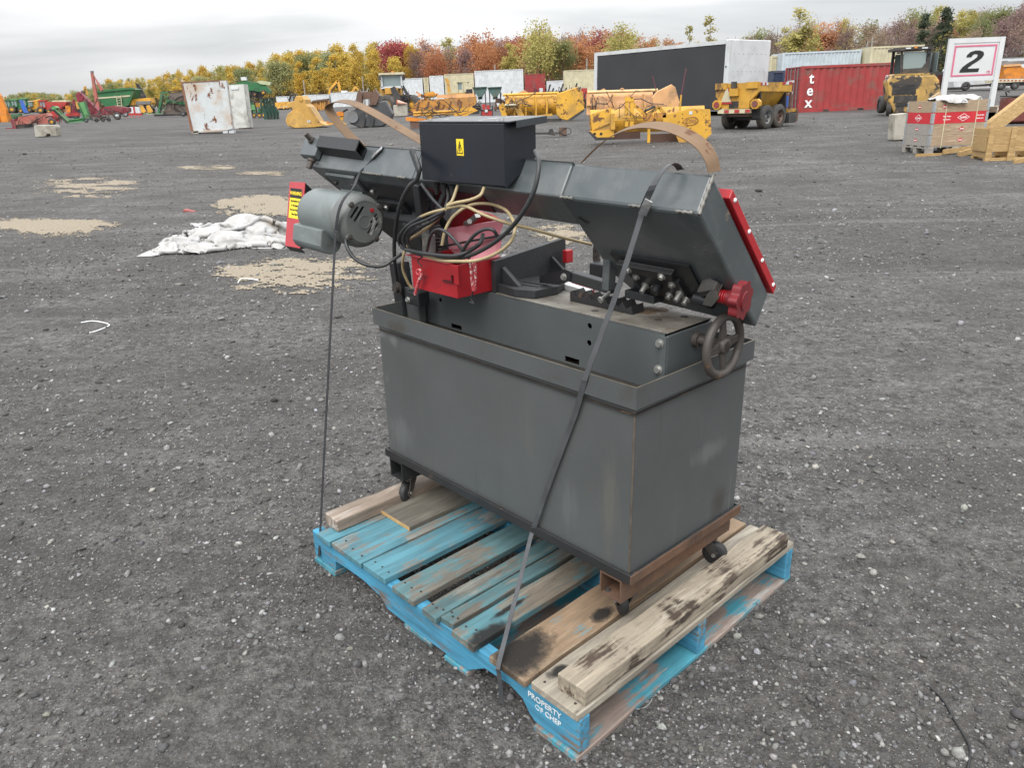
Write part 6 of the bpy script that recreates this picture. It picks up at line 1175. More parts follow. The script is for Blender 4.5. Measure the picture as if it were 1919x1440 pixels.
# sander trailer: built in its own axes, x across the back, y forward along its side
g = BG('sander_trailer', 'rusty yellow tandem axle sander trailer with red and white reflective bands', 'trailer', 1417, 244, yaw=-46)
SY = M('sander_yellow', (.50, .27, .035), .55, 0, .22, 1.5, wear=((.16, .085, .035), .30, 2.2), dirt=((.12, .07, .04), .35, 1.6)); RW = {}
def sb(name, mat, f, par=None, bev=0): mb = g.mb(); f(mb); return part(par or g.r, name, mb, mat, None, bev * g.k)
W_, L_ = 88, 128      # px
def hop(mb):
    mb.hexa([(-W_ + 4, 2, 73), (0, 2, 73), (0, L_, 70), (-W_ + 4, L_, 70), (-W_ + 4, 2, 89), (0, 2, 89), (0, L_, 89), (-W_ + 4, L_, 89)])
sb('hopper_rim', SY, hop)
sb('hopper_slope', SY, lambda mb: mb.hexa([(-62, 6, 38), (-24, 6, 38), (-24, L_ - 14, 38), (-62, L_ - 14, 38), (-W_ + 6, 4, 72.6), (-2, 4, 72.6), (-2, L_ - 3, 69.6), (-W_ + 6, L_ - 3, 69.6)]))
tg = sb('tail_board', SY, lambda mb: mb.prism([(-W_, -3, 90), (-W_, -3, 66), (-W_ + 14, -3, 52), (-W_ + 14, -3, 42), (-16, -3, 42), (-16, -3, 54), (2, -3, 72), (2, -3, 90)], (0, 4, 0)))
sb('pocket', BLK, lambda mb: mb.box(-58, -38, -3.6, -3.1, 43, 56), tg); 
for x0 in (-W_, -24): sb('corner_cap', SY, lambda mb, x0=x0: mb.box(x0, x0 + 24, -6, -3.1, 79, 91), tg)
sb('bracket', SY, lambda mb: mb.box(-56, -38, -9, -3.1, 66, 80), tg)
sb('chain_bar', BLK, lambda mb: mb.box(-54, -44, -7, -3.1, 80.5, 93), tg)
tr_ = [(-66, -6.4, 55), (-40, -6.4, 55), (-53, -6.4, 82)]
sb('warning_triangle', Mw('triangle_red', (.34, .02, .02)), lambda mb: mb.prism([(-76, -4.4, 51), (-52, -4.4, 51), (-61, -4.4, 82), (-66, -4.4, 82)], (0, 1.2, 0)), tg); sb('triangle_plate', CRM, lambda mb: mb.prism([(-75, -5, 55), (-53, -5, 55), (-62, -5, 81), (-65, -5, 81)], (0, .5, 0)), tg)
for x0 in (-W_ + 6, -2):
    lb_ = sb('tail_lamp_box', SY, lambda mb, x0=x0: mb.prism([(x0 + 10 * cos(a_), -8, 50 + 10 * sin(a_)) for a_ in np.linspace(0, 2 * pi, 9)[:-1] + .39], (0, 9, 0)))
    sb('tail_lamp', Mw('lamp_red', (.25, .02, .03), rough=.25), lambda mb, x0=x0: mb.cyl((x0, -8.2, 50), (x0, -9.2, 50), 6, n=16), lb_)
bmp = sb('bumper', CRM, lambda mb: mb.box(-W_ + 8, -12, -6, 0, 33, 41))
for k in range(3): sb('bumper_stripe', RED, lambda mb, k=k: mb.box(-W_ + 22 + k * 22, -W_ + 32 + k * 22, -6.6, -6.05, 34, 40), bmp)
for k in range(7): sb('reflective_band', (RED if k % 2 == 0 else WHI), lambda mb, k=k: mb.box(.2, .8, 4 + k * 7, 10.8 + k * 7, 84, 89) if k < 4 else mb.box(.2, .8, L_ - 40 + (k - 4) * 13, L_ - 28 + (k - 4) * 13, 84, 89))
sb('chassis', BRN, lambda mb: mb.box(-66, -20, 4, L_ + 6, 26, 34)); sb('axle_beam', DRK, lambda mb: (mb.box(-76, -8, 36, 42, 18, 25), mb.box(-76, -8, 84, 90, 18, 25)))
for y0 in (8, L_ - 22): sb('mud_flap', BLK, lambda mb, y0=y0: mb.hexa([(-14, y0, 22), (2, y0, 22), (2, y0 + 3, 22), (-14, y0 + 3, 22), (-26, y0, 66), (-1, y0, 72), (-1, y0 + 3, 72), (-26, y0 + 3, 66)]))
for x0 in (-5, -79):
    for y0 in (39, 87):
        mb = g.mb(); R_ = 23.5; mb.lathe([(13, -6.5), (21, -7), (R_, -4.5), (R_ * .985, -1.5), (R_, 0), (R_ * .985, 1.5), (R_, 4.5), (21, 7), (13, 6.5)], (x0, y0, R_ * .99), (1, 0, 0), 26); w1 = part(g.r, 'wheel', mb, TYR)
        mb = g.mb(); mb.lathe([(0, 2), (4, 2), (5, 0), (9, 1.5), (12.6, 4.5), (13.1, 6), (13.1, -6), (9, -3), (0, -3)], (x0, y0, R_ * .99), (1, 0, 0), 20); rm = part(w1, 'rim', mb, GRY if y0 < 50 else BRN)
        for q in range(6): a_ = q * pi / 3; mb = g.mb(); mb.cyl((x0 + 2.2, y0 + 8.8 * cos(a_), R_ + 8.8 * sin(a_)), (x0 + 3.0, y0 + 8.8 * cos(a_), R_ + 8.8 * sin(a_)), 2.3, n=8); part(w1, 'rim_hole', mb, BLK)
sb('side_tank', DRK, lambda mb: mb.box(-12, 3, L_ - 8, L_ + 22, 8, 28)); sb('engine', BLU, lambda mb: mb.box(-44, -12, L_ - 6, L_ + 14, 40, 62)); sb('draw_bar', SY, lambda mb: (mb.box(-18, 0, L_ - 4, L_ + 26, 30, 36), mb.beam((-40, L_ + 6, 30), (-40, L_ + 60, 24), 8, 6))); sb('front_post', BRN, lambda mb: mb.box(-4, 0, L_ - 1, L_ + 3, 36, 69)); sb('jack', BRN, lambda mb: (mb.cyl((2, L_ + 26, 10), (2, L_ + 26, 34), 2.5, n=10)))
g.end()

# forklift
g = BG('forklift', 'scratched yellow and black forklift seen from behind beside the numbered sign', 'forklift', 1716, 218, yaw=-12)
g.px -= 15
FY = M('scratched_forklift_yellow', (.52, .32, .08), .5, 0, .15, 1.5, wear=((.05, .042, .036), .50, 1.7), dirt=((.12, .085, .05), .7, 1.1)); FK = Mw('forklift_black', (.03, .029, .028), ((.09, .07, .05), .2, 3))
W2 = [(1655, 152), (1662, 142), (1736, 140), (1743, 150), (1746, 186), (1736, 196), (1716, 203), (1712, 211), (1664, 212), (1656, 190)]
cw = g.part('counterweight', FY, [('p', W2, 0, 40)], bev=2.5)
gr = g.part('grille', FK, [('b', 1662, 1703, 157, 177, -.9, .5)], cw)
for k in range(3): g.part('grille_slat', BLK, [('b', 1664, 1701, 158.5 + k * 6, 162.6 + k * 6, -1.3, -.95)], gr)
g.part('lower_slot', BLK, [('b', 1668, 1698, 194, 199, -.8, .4)], cw); g.part('tow_plate', FK, [('b', 1664, 1704, 178.5, 192, -.7, .4)], cw)
g.part('hood', FY, [('p', [(1664, 141.6), (1668, 138), (1732, 136), (1737, 139.6)], 2, 40)])
fr = None
for it_ in [('p', [(1684, 139), (1688, 92), (1691, 92), (1688, 139)], 30, 34), ('b', 1730, 1736, 92, 138, 30, 35), ('p', [(1688, 137), (1690, 128), (1722, 126), (1731, 114), (1731, 139)], 29.5, 34), ('b', 1736.2, 1768, 134, 140, 31, 96), ('b', 1762, 1767, 93, 134, 88, 96), ('b', 1684, 1688.5, 93, 139, 90, 96), ('b', 1748, 1751, 96, 134, 60, 64)]:
    q_ = g.part('cab_post', FK, [it_]); fr = fr or q_
g.part('rear_window', GLS, [('p', [(1689, 136), (1692, 96), (1729, 95), (1729.6, 136)], 31, 32)], fr); g.part('side_window', GLS, [('raw', lambda mb: mb.box(g.X(1735), g.X(1735.6), 36, 88, g.Z(1736, 190), g.Z(1736, 96)))], fr); g.part('front_window', GLS, [('b', 1690, 1762, 97, 140, 94, 95)], fr)
g.part('cab_roof', FK, [('b', 1681, 1740, 87, 92.4, 26, 100), ('b', 1684, 1694, 90, 94, 23, 25.8)]); g.part('roof_lamp', WHI, [('b', 1694, 1703, 88.5, 91, 24.6, 25.9)]); g.part('roof_lamp', WHI, [('b', 1722, 1732, 88, 90.6, 24.6, 25.9)]); g.part('beacon', ORA, [('b', 1709, 1714, 86, 90, 24.2, 25.9)])
for x_ in (1681, 1733): g.part('work_lamp', BLK, [('b', x_ - 2, x_ + 4, 95, 100, 24, 28)])
g.part('side_body', FY, [('b', 1738, 1752, 160, 196, 41, 100)]); g.part('door_panel', GLS, [('raw', lambda mb: mb.box(g.X(1753), g.X(1753.6), 48, 84, g.Z(1750, 178), g.Z(1750, 140)))]); g.part('maker_plate', WHI, [('raw', lambda mb: mb.box(g.X(1746), g.X(1747.4), 14, 24, g.Z(1746, 170), g.Z(1746, 161)))], cw)
g.part('fender', FY, [('p', [(1744, 196), (1745, 172), (1754, 168), (1757, 172), (1757, 196)], 78, 100)])
g.wheel(1660, 202, 15.5, 16, 9, GRY, (.95, -.3, 0)); g.wheel(1733, 200, 15.5, 16, 10, GRY, (1, 0, 0)); g.wheel(1750, 193, 18, 88, 12, GRY, (1, 0, 0)); g.wheel(1664, 196, 18, 90, 12, GRY, (1, 0, 0))
g.part('mast', BLK, [('b', 1690, 1695, 100, 205, 108, 114), ('b', 1742, 1747, 100, 205, 108, 114), ('b', 1690, 1747, 150, 156, 109, 113), ('b', 1690, 1747, 100, 105, 109, 113)]); g.part('fork', BLK, [('b', 1700, 1706, 205, 209, 114, 180), ('b', 1730, 1736, 205, 209, 114, 180)]); g.end()

# number sign
g = BG('number_sign', 'white wooden sign board with a large black 2 on tall white posts', 'sign', 1800, 240)
SW = M('white_painted_timber', (.56, .57, .575), .6, 0, .06, 2, wear=((.4, .4, .4), .05, 6)); PINK = M('faded_pink_border', (.55, .14, .22), .6, 0, .08, 3)
def sx_(mb, x0, x1, z0, z1, d0, d1): mb.box(x0, x1, d0, d1, z0, z1)
for x0 in (-45, 47): g.part('post', SW, [('raw', lambda mb, x0=x0: mb.box(x0, x0 + 9, 0, 5, 0, 166))])
g.part('top_rail', SW, [('raw', lambda mb: mb.box(-35.8, 46.8, .5, 4.5, 157, 166))]); g.part('bottom_rail', SW, [('raw', lambda mb: mb.box(-35.8, 46.8, .5, 4.5, 88, 94))])
pn = g.part('panel', SW, [('raw', lambda mb: mb.box(-35.8, 46.8, 1.5, 3, 94.2, 156.8))]); g.part('border', PINK, [('raw', lambda mb: (mb.box(-33, 44, .9, 1.45, 150, 153), mb.box(-33, 44, .9, 1.45, 97, 100), mb.box(-33, -30, .9, 1.45, 100.1, 149.9), mb.box(41, 44, .9, 1.45, 100.1, 149.9)))], pn)
two = []      # outline of a heavy slanted 2
arc = [(-.52, .52)] + [(.0 + .50 * cos(a_) * 1.0, .50 + .50 * sin(a_)) for a_ in np.linspace(radians(160), radians(-38), 16)]
O_ = [(-.50, .62), (-.36, .86), (-.10, .98), (.18, .97), (.42, .84), (.50, .60), (.43, .34), (.24, .08), (-.02, -.18), (-.20, -.40), (-.24, -.52), (.46, -.52), (.46, -.82), (-.66, -.82), (-.66, -.62), (-.56, -.36), (-.34, -.08), (-.06, .18), (.12, .40), (.15, .58), (.06, .68), (-.08, .68), (-.18, .58), (-.20, .44), (-.50, .44)]
sc_ = 24; c_ = (5, 122)
mb = g.mb(); pts2 = [(c_[0] + (x + .10 * z) * sc_ * 1.28, .9, c_[1] + z * sc_ * .9) for x, z in O_]
o = holed(pn, 'numeral', [(x, z) for x, _, z in pts2], [], lambda x, z: g.T @ Vector((x, .85, z)), g.T.to_3x3() @ Vector((0, .55, 0)), inkm)
text(pn, 'small_lettering', 'rb', 7.5 * g.k, frame(g.T @ Vector((35, .9, 104)), (1, 0, 0), (0, 0, 1)), PINK, 0, .004); g.end()
cblock(1690, 264, [(1679, 214), (1702, 211), (1702, 261), (1675, 263)], 26, 'mossy concrete block standing on end left of the stacked pallet crate')

# pallet collars with farm machine maker's marks
g0p = ground(1737, 290); dz = (g0p - CAM).dot(FW); K = dz / FPX; hgt = 100 * K / 1.065
r = thing('pallet_crate', 'stacked wooden pallet collars with red bands and white bags on top', 'crate', basis(g0p, (cos(radians(6)), sin(radians(6)), .015)))
Lx, Wy = 1.1 * hgt / .94, .8 * hgt / .94; zp = .144 * hgt / .94; hc = (hgt - zp) / 4
cw1 = wood('new_collar_wood', (.44, .33, .22), None, 0, (.8, 9, 9), wear_hi=(.52, .44, .34), dark=(.25, .17, .11)); cw2 = wood('grey_collar_wood', (.37, .345, .31), None, 0, (.8, 9, 9), wear_hi=(.47, .46, .43), dark=(.18, .16, .14)); galv = M('galvanised_hinge', (.42, .45, .47), .4, .6, .15, 20); redband = M('red_printed_band', (.48, .02, .03), .6, 0, .1, 6)
for i in range(3):
    for j in range(3): mb = MB(); mb.box(i * (Lx - .13) / 2, i * (Lx - .13) / 2 + .13, j * (Wy - .1) / 2, j * (Wy - .1) / 2 + .1, 0, zp - .046); part(r, 'pallet_block', mb, cw2)
for j in range(4): mb = MB(); mb.box(0, Lx, j * (Wy - .12) / 3, j * (Wy - .12) / 3 + .12, zp - .022, zp - .002); part(r, 'pallet_board', mb, cw2)
for i in range(3): mb = MB(); mb.box(i * (Lx - .13) / 2, i * (Lx - .13) / 2 + .13, 0, Wy, zp - .044, zp - .023); part(r, 'pallet_batten', mb, cw2)
def dia(par, M_, w, h, band=None, txt=True):
    mb = MB(M_); mb.prism([(-w, 0, 0), (0, -h, 0), (w, 0, 0), (0, h, 0)], (0, 0, .002)); o = part(par, 'maker_mark', mb, whitem if band else redband)
    if band: mb = MB(M_); mb.prism([(-w * .88, 0, .0021), (0, -h * .88, .0021), (w * .88, 0, .0021), (0, h * .88, .0021)], (0, 0, .0006)); part(par, 'maker_mark', mb, redband)
    text(par, 'mark_lettering', 'KUHN', h * .62, M_ @ Matrix.Translation((0, -.004, .0032)), whitem, .002, .0008, sx=1.1)
for c_ in range(4):
    z0, z1 = zp + c_ * hc + .003, zp + (c_ + 1) * hc; m1, m2 = (cw2, cw1) if c_ < 2 else (cw1, cw1); band = c_ == 2
    mb = MB(); mb.box(.022, Lx - .022, 0, .02, z0, z1); f1 = part(r, 'collar_board', mb, redband if band else m2); mb = MB(); mb.box(0, .02, .0, Wy, z0, z1); f2 = part(r, 'collar_board', mb, redband if band else m1)
    mb = MB(); mb.box(.022, Lx - .022, Wy - .02, Wy, z0, z1); part(r, 'collar_board', mb, m2); mb = MB(); mb.box(Lx - .02, Lx, 0, Wy, z0, z1); part(r, 'collar_board', mb, m1)
    Mf = frame((Lx * .56, -.001, (z0 + z1) / 2), (1, 0, 0), (0, 0, 1)); Me = frame((-.001, Wy * .52, (z0 + z1) / 2), (0, -1, 0), (0, 0, 1))
    if band:
        dia(f1, Mf, .135, .075, True); dia(f2, Me, .12, .072, True)
        for xo, al in ((-.36, 'CENTER'), (.36, 'CENTER')):
            for zo, s_ in ((.03, 'Pièces d’origine'), (-.03, 'Genuine parts')): text(f1, 'band_lettering', s_, .034, Mf @ Matrix.Translation((xo, zo, .001)), whitem, .001, .0006, al, sx=.8)
    elif c_ < 2 or c_ == 3: dia(f1, Mf if c_ < 2 else frame((Lx * .2, -.001, (z0 + z1) / 2), (1, 0, 0), (0, 0, 1)), .07, .042); dia(f2, Me, .06, .04)
    for (x_, y_) in ((-.004, -.004), (Lx + .004, -.004), (-.004, Wy + .004)):
        for sgn in (0, 1):
            mb = MB()
            if sgn == 0: mb.box(x_, x_ + .055 * (1 if x_ < .1 else -1), y_, y_ + .003, z0 + .012, z1 - .012) if x_ < .1 else mb.box(x_ - .055, x_, y_, y_ + .003, z0 + .012, z1 - .012)
            else: mb.box(x_ - .001, x_ + .002, y_ + .004 if y_ < .1 else y_ - .055, y_ + .055 if y_ < .1 else y_, z0 + .012, z1 - .012)
            part(r, 'hinge', mb, galv)
for x_ in (Lx * .22, Lx * .78): mb = MB(); mb.box(x_, x_ + .018, -.006, -.003, zp - .04, hgt + .05); part(r, 'beige_strap', mb, CRM)
settle(r)
PLW = NT('white_plastic_film'); n_ = PLW.noise(PLW.vec((1, 1, 1), False), 7, 5, .6)
PLA = PLW.done(PLW.mix(PLW.ramp(PLW.noise(PLW.vec((1, 1, 1), False), 3.2, 6, .7, .8), [(.56, 0.), (.70, .85)]), PLW.mix(PLW.ramp(n_, [(.3, 0.), (.7, 1.)]), (.29, .28, .26), (.44, .44, .445)), (.22, .18, .13)), .3, 0, PLW.bump(PLW.noise(PLW.vec((1, 1, 1), False), 22, 5, .7, .6), .5, .02))
def drape(name, label, cat, M_, w, l, bumps, nx=64, ny=44, slack=1.3, seed=1, steps=130, mat=None):
    """a slack sheet dropped over a few lumps and left to settle into folds (small position-based cloth)"""
    g = np.random.default_rng(seed); u, v_ = np.meshgrid(np.linspace(-.5, .5, nx), np.linspace(-.5, .5, ny), indexing='ij')
    def hf(x, y):
        h = np.full_like(x, .002)
        for bx, by, br, bh in bumps: h = np.maximum(h, bh * np.sqrt(np.maximum(0, 1 - ((x - bx) ** 2 + (y - by) ** 2 * (w / l) ** 1.0) / br ** 2)))
        return h
    nzv = lambda f, o: np.array([[noise.noise(Vector((a * f, b * f, o))) for b in np.linspace(-.5, .5, ny)] for a in np.linspace(-.5, .5, nx)])
    X = np.stack([u * w * (1 + .30 * nzv(2.2, seed)), v_ * l * (1 + .34 * nzv(2.4, seed + 4)), np.zeros_like(u)], -1); X[..., 0] += w * .05 * nzv(5, seed + 8); X[..., 1] += l * .07 * nzv(5, seed + 9)
    X[..., 2] = hf(X[..., 0], X[..., 1]) + .02 + w * .05 * (nzv(7, seed + 2) + .6 * nzv(15, seed + 3))
    dx, dy = w / (nx - 1) * slack, l / (ny - 1) * slack; prev = X.copy()
    cons = [((slice(s_, nx - 1, 2), slice(None)), (slice(s_ + 1, nx, 2), slice(None)), dx, 1.) for s_ in (0, 1)] + [((slice(None), slice(s_, ny - 1, 2)), (slice(None), slice(s_ + 1, ny, 2)), dy, 1.) for s_ in (0, 1)]
    dd = math.hypot(dx, dy); cons += [((slice(s_, nx - 1, 2), slice(0, ny - 1)), (slice(s_ + 1, nx, 2), slice(1, ny)), dd, .5) for s_ in (0, 1)] + [((slice(s_, nx - 1, 2), slice(1, ny)), (slice(s_ + 1, nx, 2), slice(0, ny - 1)), dd, .5) for s_ in (0, 1)]
    cons += [((slice(s_, nx - 2, 4), slice(None)), (slice(s_ + 2, nx, 4), slice(None)), 2 * dx, .10) for s_ in (0, 1, 2, 3)] + [((slice(None), slice(s_, ny - 2, 4)), (slice(None), slice(s_ + 2, ny, 4)), 2 * dy, .10) for s_ in (0, 1, 2, 3)]
    for it in range(steps):
        V = (X - prev) * .90; V[..., 2] -= w * .0009; prev = X.copy(); X = X + V
        for k in range(4):
            for a, b, L0, st in cons:
                A_, B_ = X[a], X[b]; n_ = min(A_.shape[0], B_.shape[0]); m_ = min(A_.shape[1], B_.shape[1]); A_, B_ = A_[:n_, :m_], B_[:n_, :m_]
                d = B_ - A_; L_ = np.linalg.norm(d, axis=-1, keepdims=True) + 1e-9; c = d * (.5 * st * (L_ - L0) / L_); A_ += c; B_ -= c
            h = hf(X[..., 0], X[..., 1]); low = X[..., 2] < h; X[..., 2] = np.where(low, h, X[..., 2])
        for q in (0, 1): X[..., q] = np.where(low, prev[..., q] + .3 * (X[..., q] - prev[..., q]), X[..., q])
        if it < steps * .6: X[..., 0] = np.clip(X[..., 0], -w * .52, w * .52); X[..., 1] = np.clip(X[..., 1], -l * .52, l * .52)
    mb = MB(); mb.add([tuple(p) for p in X.reshape(-1, 3)], [(a * ny + b, (a + 1) * ny + b, (a + 1) * ny + b + 1, a * ny + b + 1) for a in range(nx - 1) for b in range(ny - 1)], 0, True)
    me = mesh_of(name, mb, mat or PLA); o = bpy.data.objects.new(name, me); COL.objects.link(o); o.matrix_basis = M_; tag(o, label, cat); return o
Mc = basis(g0p, (cos(radians(6)), sin(radians(6)), .015))
for i, (fx, fy, s_, lb) in enumerate(((.35, .35, .5, 'left bulging white bag on top of the stacked pallet crate'), (.72, .5, .55, 'right bulging white bag on top of the stacked pallet crate'))):
    drape('plastic_bag', lb, 'bag', Mc @ Matrix.Translation((Lx * fx, Wy * fy, hgt - .05)), Lx * s_, Wy * .85, [(-.12, -.1, .26, .15), (.14, .12, .24, .12), (.1, -.15, .18, .16)], 40, 34, 1.25, 3 + i, 80)
g = BG('cardboard_roll', 'tan rolled cardboard leaning out of the left end of the pallet crate', 'cardboard', 1752, 262); g.part('roll', Mw('tan_card', (.42, .30, .17)), [('raw', lambda mb: mb.beam((-18, 6, 70), (4, 10, 84), 14, 5, (0, 1, 0)))]); g.part('roll_end', BLK, [('raw', lambda mb: mb.box(-20, -11, 2, 8, 70, 76))]); g.end()

# lumber, crate and scrap at the right edge
lw = wood('pale_lumber', (.50, .33, .14), None, 0, (.9, 9, 9), wear_hi=(.58, .42, .22), dark=(.25, .14, .06)); lw2 = wood('brown_lumber', (.17, .125, .085), None, 0, (.9, 9, 9), wear_hi=(.24, .2, .15))
def timber(label, p, q, w_, h_, mat, px, py, name='timber_beam'):
    g = BG(name, label, 'timber', px, py); mb = g.mb(); mb.beam(g.V(*p), g.V(*q), w_, h_, (0, 1, 0)); o = part(None, name, mb, mat); o.matrix_basis = g.r.matrix_basis.copy(); bpy.data.objects.remove(g.r); tag(o, label, 'timber'); settle(o)
timber('long pale timber slanting up over the wooden crate at the right edge', (1817, 271, 4), (1990, 165, 60), 26, 13, lw, 1850, 284)
timber('pale timber lying under the slanting timber beside the pallet crate', (1818, 262, 20), (1900, 252, 60), 9, 9, lw, 1850, 284)
timber('short pale board end poking out left of the wooden crate', (1826, 252, 30), (1875, 240, 60), 8, 8, lw, 1850, 282)
timber('front pale board lying flat on the gravel by the pallet crate', (1712, 291, -8), (1764, 290, 0), 7, 2.4, lw, 1740, 292)
timber('thick pale board on the gravel between crate and pallet collars', (1792, 289, -8), (1850, 278, 14), 10, 6, lw, 1820, 291)
timber('thin pale board on the gravel behind the thick pale board', (1770, 285, 4), (1848, 276, 24), 9, 4, lw, 1810, 289)
timber('pale board in the right bottom corner of the lumber pile', (1896, 303, -6), (1935, 298, 0), 8, 5, lw, 1912, 305)
for k, y_ in enumerate((243, 234, 225, 214)):
    timber(('lowest', 'second lowest', 'third lowest', 'topmost')[k] + ' brown squared timber in the stack under the sign', (1842 - k % 2 * 3, y_, 40), (1886 + k % 2 * 4, y_ - 2, 40), 26, 7.2, lw2, 1862, 247)
g = BG('wooden_crate', 'pale slatted wooden crate on the gravel at the right edge', 'crate', 1885, 301, yaw=-8)
for z_ in (48, 33, 18):
    g.part('slat', lw, [('raw', lambda mb, z_=z_: mb.box(-36, 60, 0, 3, z_, z_ + 13.4))])
    g.part('end_slat', lw, [('raw', lambda mb, z_=z_: mb.box(-38.5, -36.2, 3, 62, z_, z_ + 13.4))])
    g.part('slat', lw, [('raw', lambda mb, z_=z_: mb.box(-36, 60, 60, 63, z_, z_ + 13.4))])
for x0 in (-38, 0, 42): g.part('corner_post', lw, [('raw', lambda mb, x0=x0: mb.box(x0, x0 + 9, -3, -.1, 0, 63))])
for x0 in (-36, 4, 44): g.part('runner', lw, [('raw', lambda mb, x0=x0: mb.box(x0, x0 + 10, 0, 62, 6, 17.6))])
g.part('base_board', lw, [('raw', lambda mb: mb.box(-38, 60, 0, 6, 0, 5.6))]); g.part('base_board', lw, [('raw', lambda mb: mb.box(-38, 60, 54, 60, 0, 5.6))]); g.end()
g = BG('rusty_tank', 'rusty red corrugated steel tank behind the slanting timber', 'tank', 1905, 232)
RT2 = M('flaking_red_paint', (.17, .045, .035), .7, 0, .3, 3, wear=((.36, .30, .27), .22, 4), dirt=((.09, .045, .03), .4, 3))
g.part('shell', RT2, [('raw', lambda mb: mb.lathe([(0, 0)] + [(30 + (1.6 if i % 2 else 0), 3 + i * 4.2) for i in range(12)] + [(0, 51)], (12, 24, 0), (0, 0, 1), 28))]); g.part('lid', BLK, [('raw', lambda mb: mb.cyl((12, 24, 51.2), (12, 24, 54), 32, n=28))]); g.part('hook', BLK, [('t', [(1893, 178, 8), (1891, 172, 8), (1894, 169, 8), (1898, 172, 8)], 1.4)]); g.end()

# van, orange truck, camper
g = BG('van', 'white panel van parked beyond the numbered sign', 'van', 1828, 170); g.px -= 12
g.part('body', WHI, [('p', [(1776, 164), (1776, 130), (1784, 122), (1852, 117), (1866, 122), (1874, 138), (1882, 144), (1884, 160), (1880, 165), (1790, 168)], 0, 40)], bev=1.5); g.part('windscreen', GLS, [('p', [(1857, 122), (1866, 123), (1874, 138), (1864, 139)], -.8, -.1)]); g.part('side_window', GLS, [('p', [(1836, 124), (1854, 122.5), (1861, 138), (1837, 140)], -.8, -.1)]); g.part('side_moulding', BLK, [('p', [(1790, 160), (1868, 155), (1868, 158), (1790, 163)], -.8, -.1)]); g.part('mirror', BLK, [('b', 1867, 1873, 128, 137, -6, -2)]); g.part('bumper', BLK, [('b', 1776, 1790, 163, 168, -.6, 38)])
for x_ in (1798, 1864): g.wheel(x_, 161, 8.5, 1, 6, GRY)
g.part('door_seam', GRY, [('p', [(1834, 122), (1834.8, 122), (1835.8, 162), (1835, 162)], -.5, -.1)]); g.end()
g = BG('flatbed_truck', 'orange truck bed with hopper and red dotted rail at the right edge', 'truck', 1896, 169); g.part('rail', CRM, [('b', 1861, 1960, 148, 153, -4, 24)])
for k in range(8): g.part('marker_dot', RED, [('b', 1865 + k * 7, 1868 + k * 7, 149.4, 151.6, -4.6, -4.1)])
g.part('hopper', ORA, [('p', [(1880, 124), (1912, 122), (1920, 128), (1930, 126), (1960, 122), (1960, 146), (1884, 147)], 0, 20)]); g.part('hopper_top', SAL, [('p', [(1880, 121), (1912, 119), (1914, 123), (1881, 125)], -2, 18)]); g.part('chassis', BLK, [('b', 1866, 1960, 153.2, 160, 0, 18)])
for x_ in (1876, 1902, 1930): g.wheel(x_, 160, 7.5, 0, 6, GRY)
g.part('grey_cover', GRY, [('b', 1882, 1960, 113, 119, 10, 26)]); g.end()
g = BG('camper', 'white camper roof far behind the orange truck', 'camper', 1900, 160); g.part('body', WHI, [('b', 1866, 1960, 108, 150, 30, 60)]); g.part('window_band', GRY, [('b', 1890, 1908, 112, 120, 29, 29.9)]); g.part('roof_rail', GRY, [('b', 1868, 1960, 105.6, 107.8, 31, 58)]); g.wheel(1890, 153, 7, 32, 5); g.end()

# ------------------------------------------------------------------ things lying on the gravel
gp = ground(408, 462); kx = (gp - CAM).dot(FW) / FPX
gq = ground(408, 430); lw_ = (gq - gp).length
ws = 250 * kx; ls = lw_ * 1.55
po = drape('plastic_sheet', 'crumpled sheet of white plastic lying on the gravel left of the saw', 'plastic sheet', Matrix.Translation(gp + Vector((0, lw_ * .50, 0))) @ Matrix.Rotation(.10, 4, 'Z'), ws, ls,
    [(ws * .04, ls * .10, ws * .20, ws * .165), (-ws * .17, 0, ws * .17, ws * .09), (ws * .21, -ls * .02, ws * .12, ws * .12), (0, -ls * .18, ws * .16, ws * .08)], 96, 66, 1.42, 5, 150)
mb = MB(); gp2 = ground(320, 469); mb.box(-.06, .06, -.03, .03, .002, .010); o = part(None, 'plastic_scrap', mb, PLA, bev=.003); o.matrix_basis = Matrix.Translation(gp2); tag(o, 'small flat white scrap in front of the crumpled plastic sheet', 'plastic scrap')
mb = MB(); mb.hexa([(-.09, -.02, .0), (.07, -.03, .0), (.09, .02, .0), (-.06, .04, .0), (-.09, -.02, .035), (.05, -.02, .012), (.08, .02, .01), (-.06, .04, .05)]); o = part(None, 'cloth_scrap', mb, Mw('scrap_red', (.26, .06, .055)), bev=.004); o.matrix_basis = Matrix.Translation(ground(356, 397)); tag(o, 'small red scrap on the gravel above the white plastic sheet', 'scrap')
def line_on_ground(name, label, pts, r, mat, cat='string'):
    mb = MB(); P_ = [ground(*p) for p in pts]; P_ = [p + Vector((0, 0, r * 1.1 + (q[2] if len(q) > 2 else 0))) for p, q in zip(P_, pts)]; mb.tube(smoothpath(P_, 6), r, 6); o = part(None, name, mb, mat); tag(o, label, cat); settle(o)
def ground_xy(*a): return ground(a[0], a[1])
line_on_ground('plastic_string', 'bent white plastic string on the gravel at the left', [(152, 606), (172, 603), (190, 605), (205, 610), (196, 616), (180, 622), (168, 625)], .004, whitem)
line_on_ground('plastic_string', 'short white string on the straw streaks behind the motor strap', [(446, 531), (452, 524), (468, 524), (484, 526)], .005, whitem)
line_on_ground('plastic_string', 'long white string on the gravel in front of the pallet crate', [(1575, 289), (1612, 291), (1660, 294), (1700, 298), (1725, 296)], .004, GRY)
line_on_ground('wire', 'thin black wire curving over the gravel in the bottom right corner', [(1739, 1288), (1766, 1314), (1788, 1352), (1812, 1392), (1818, 1412), (1814, 1440), (1808, 1470)], .0032, rubber, 'wire')
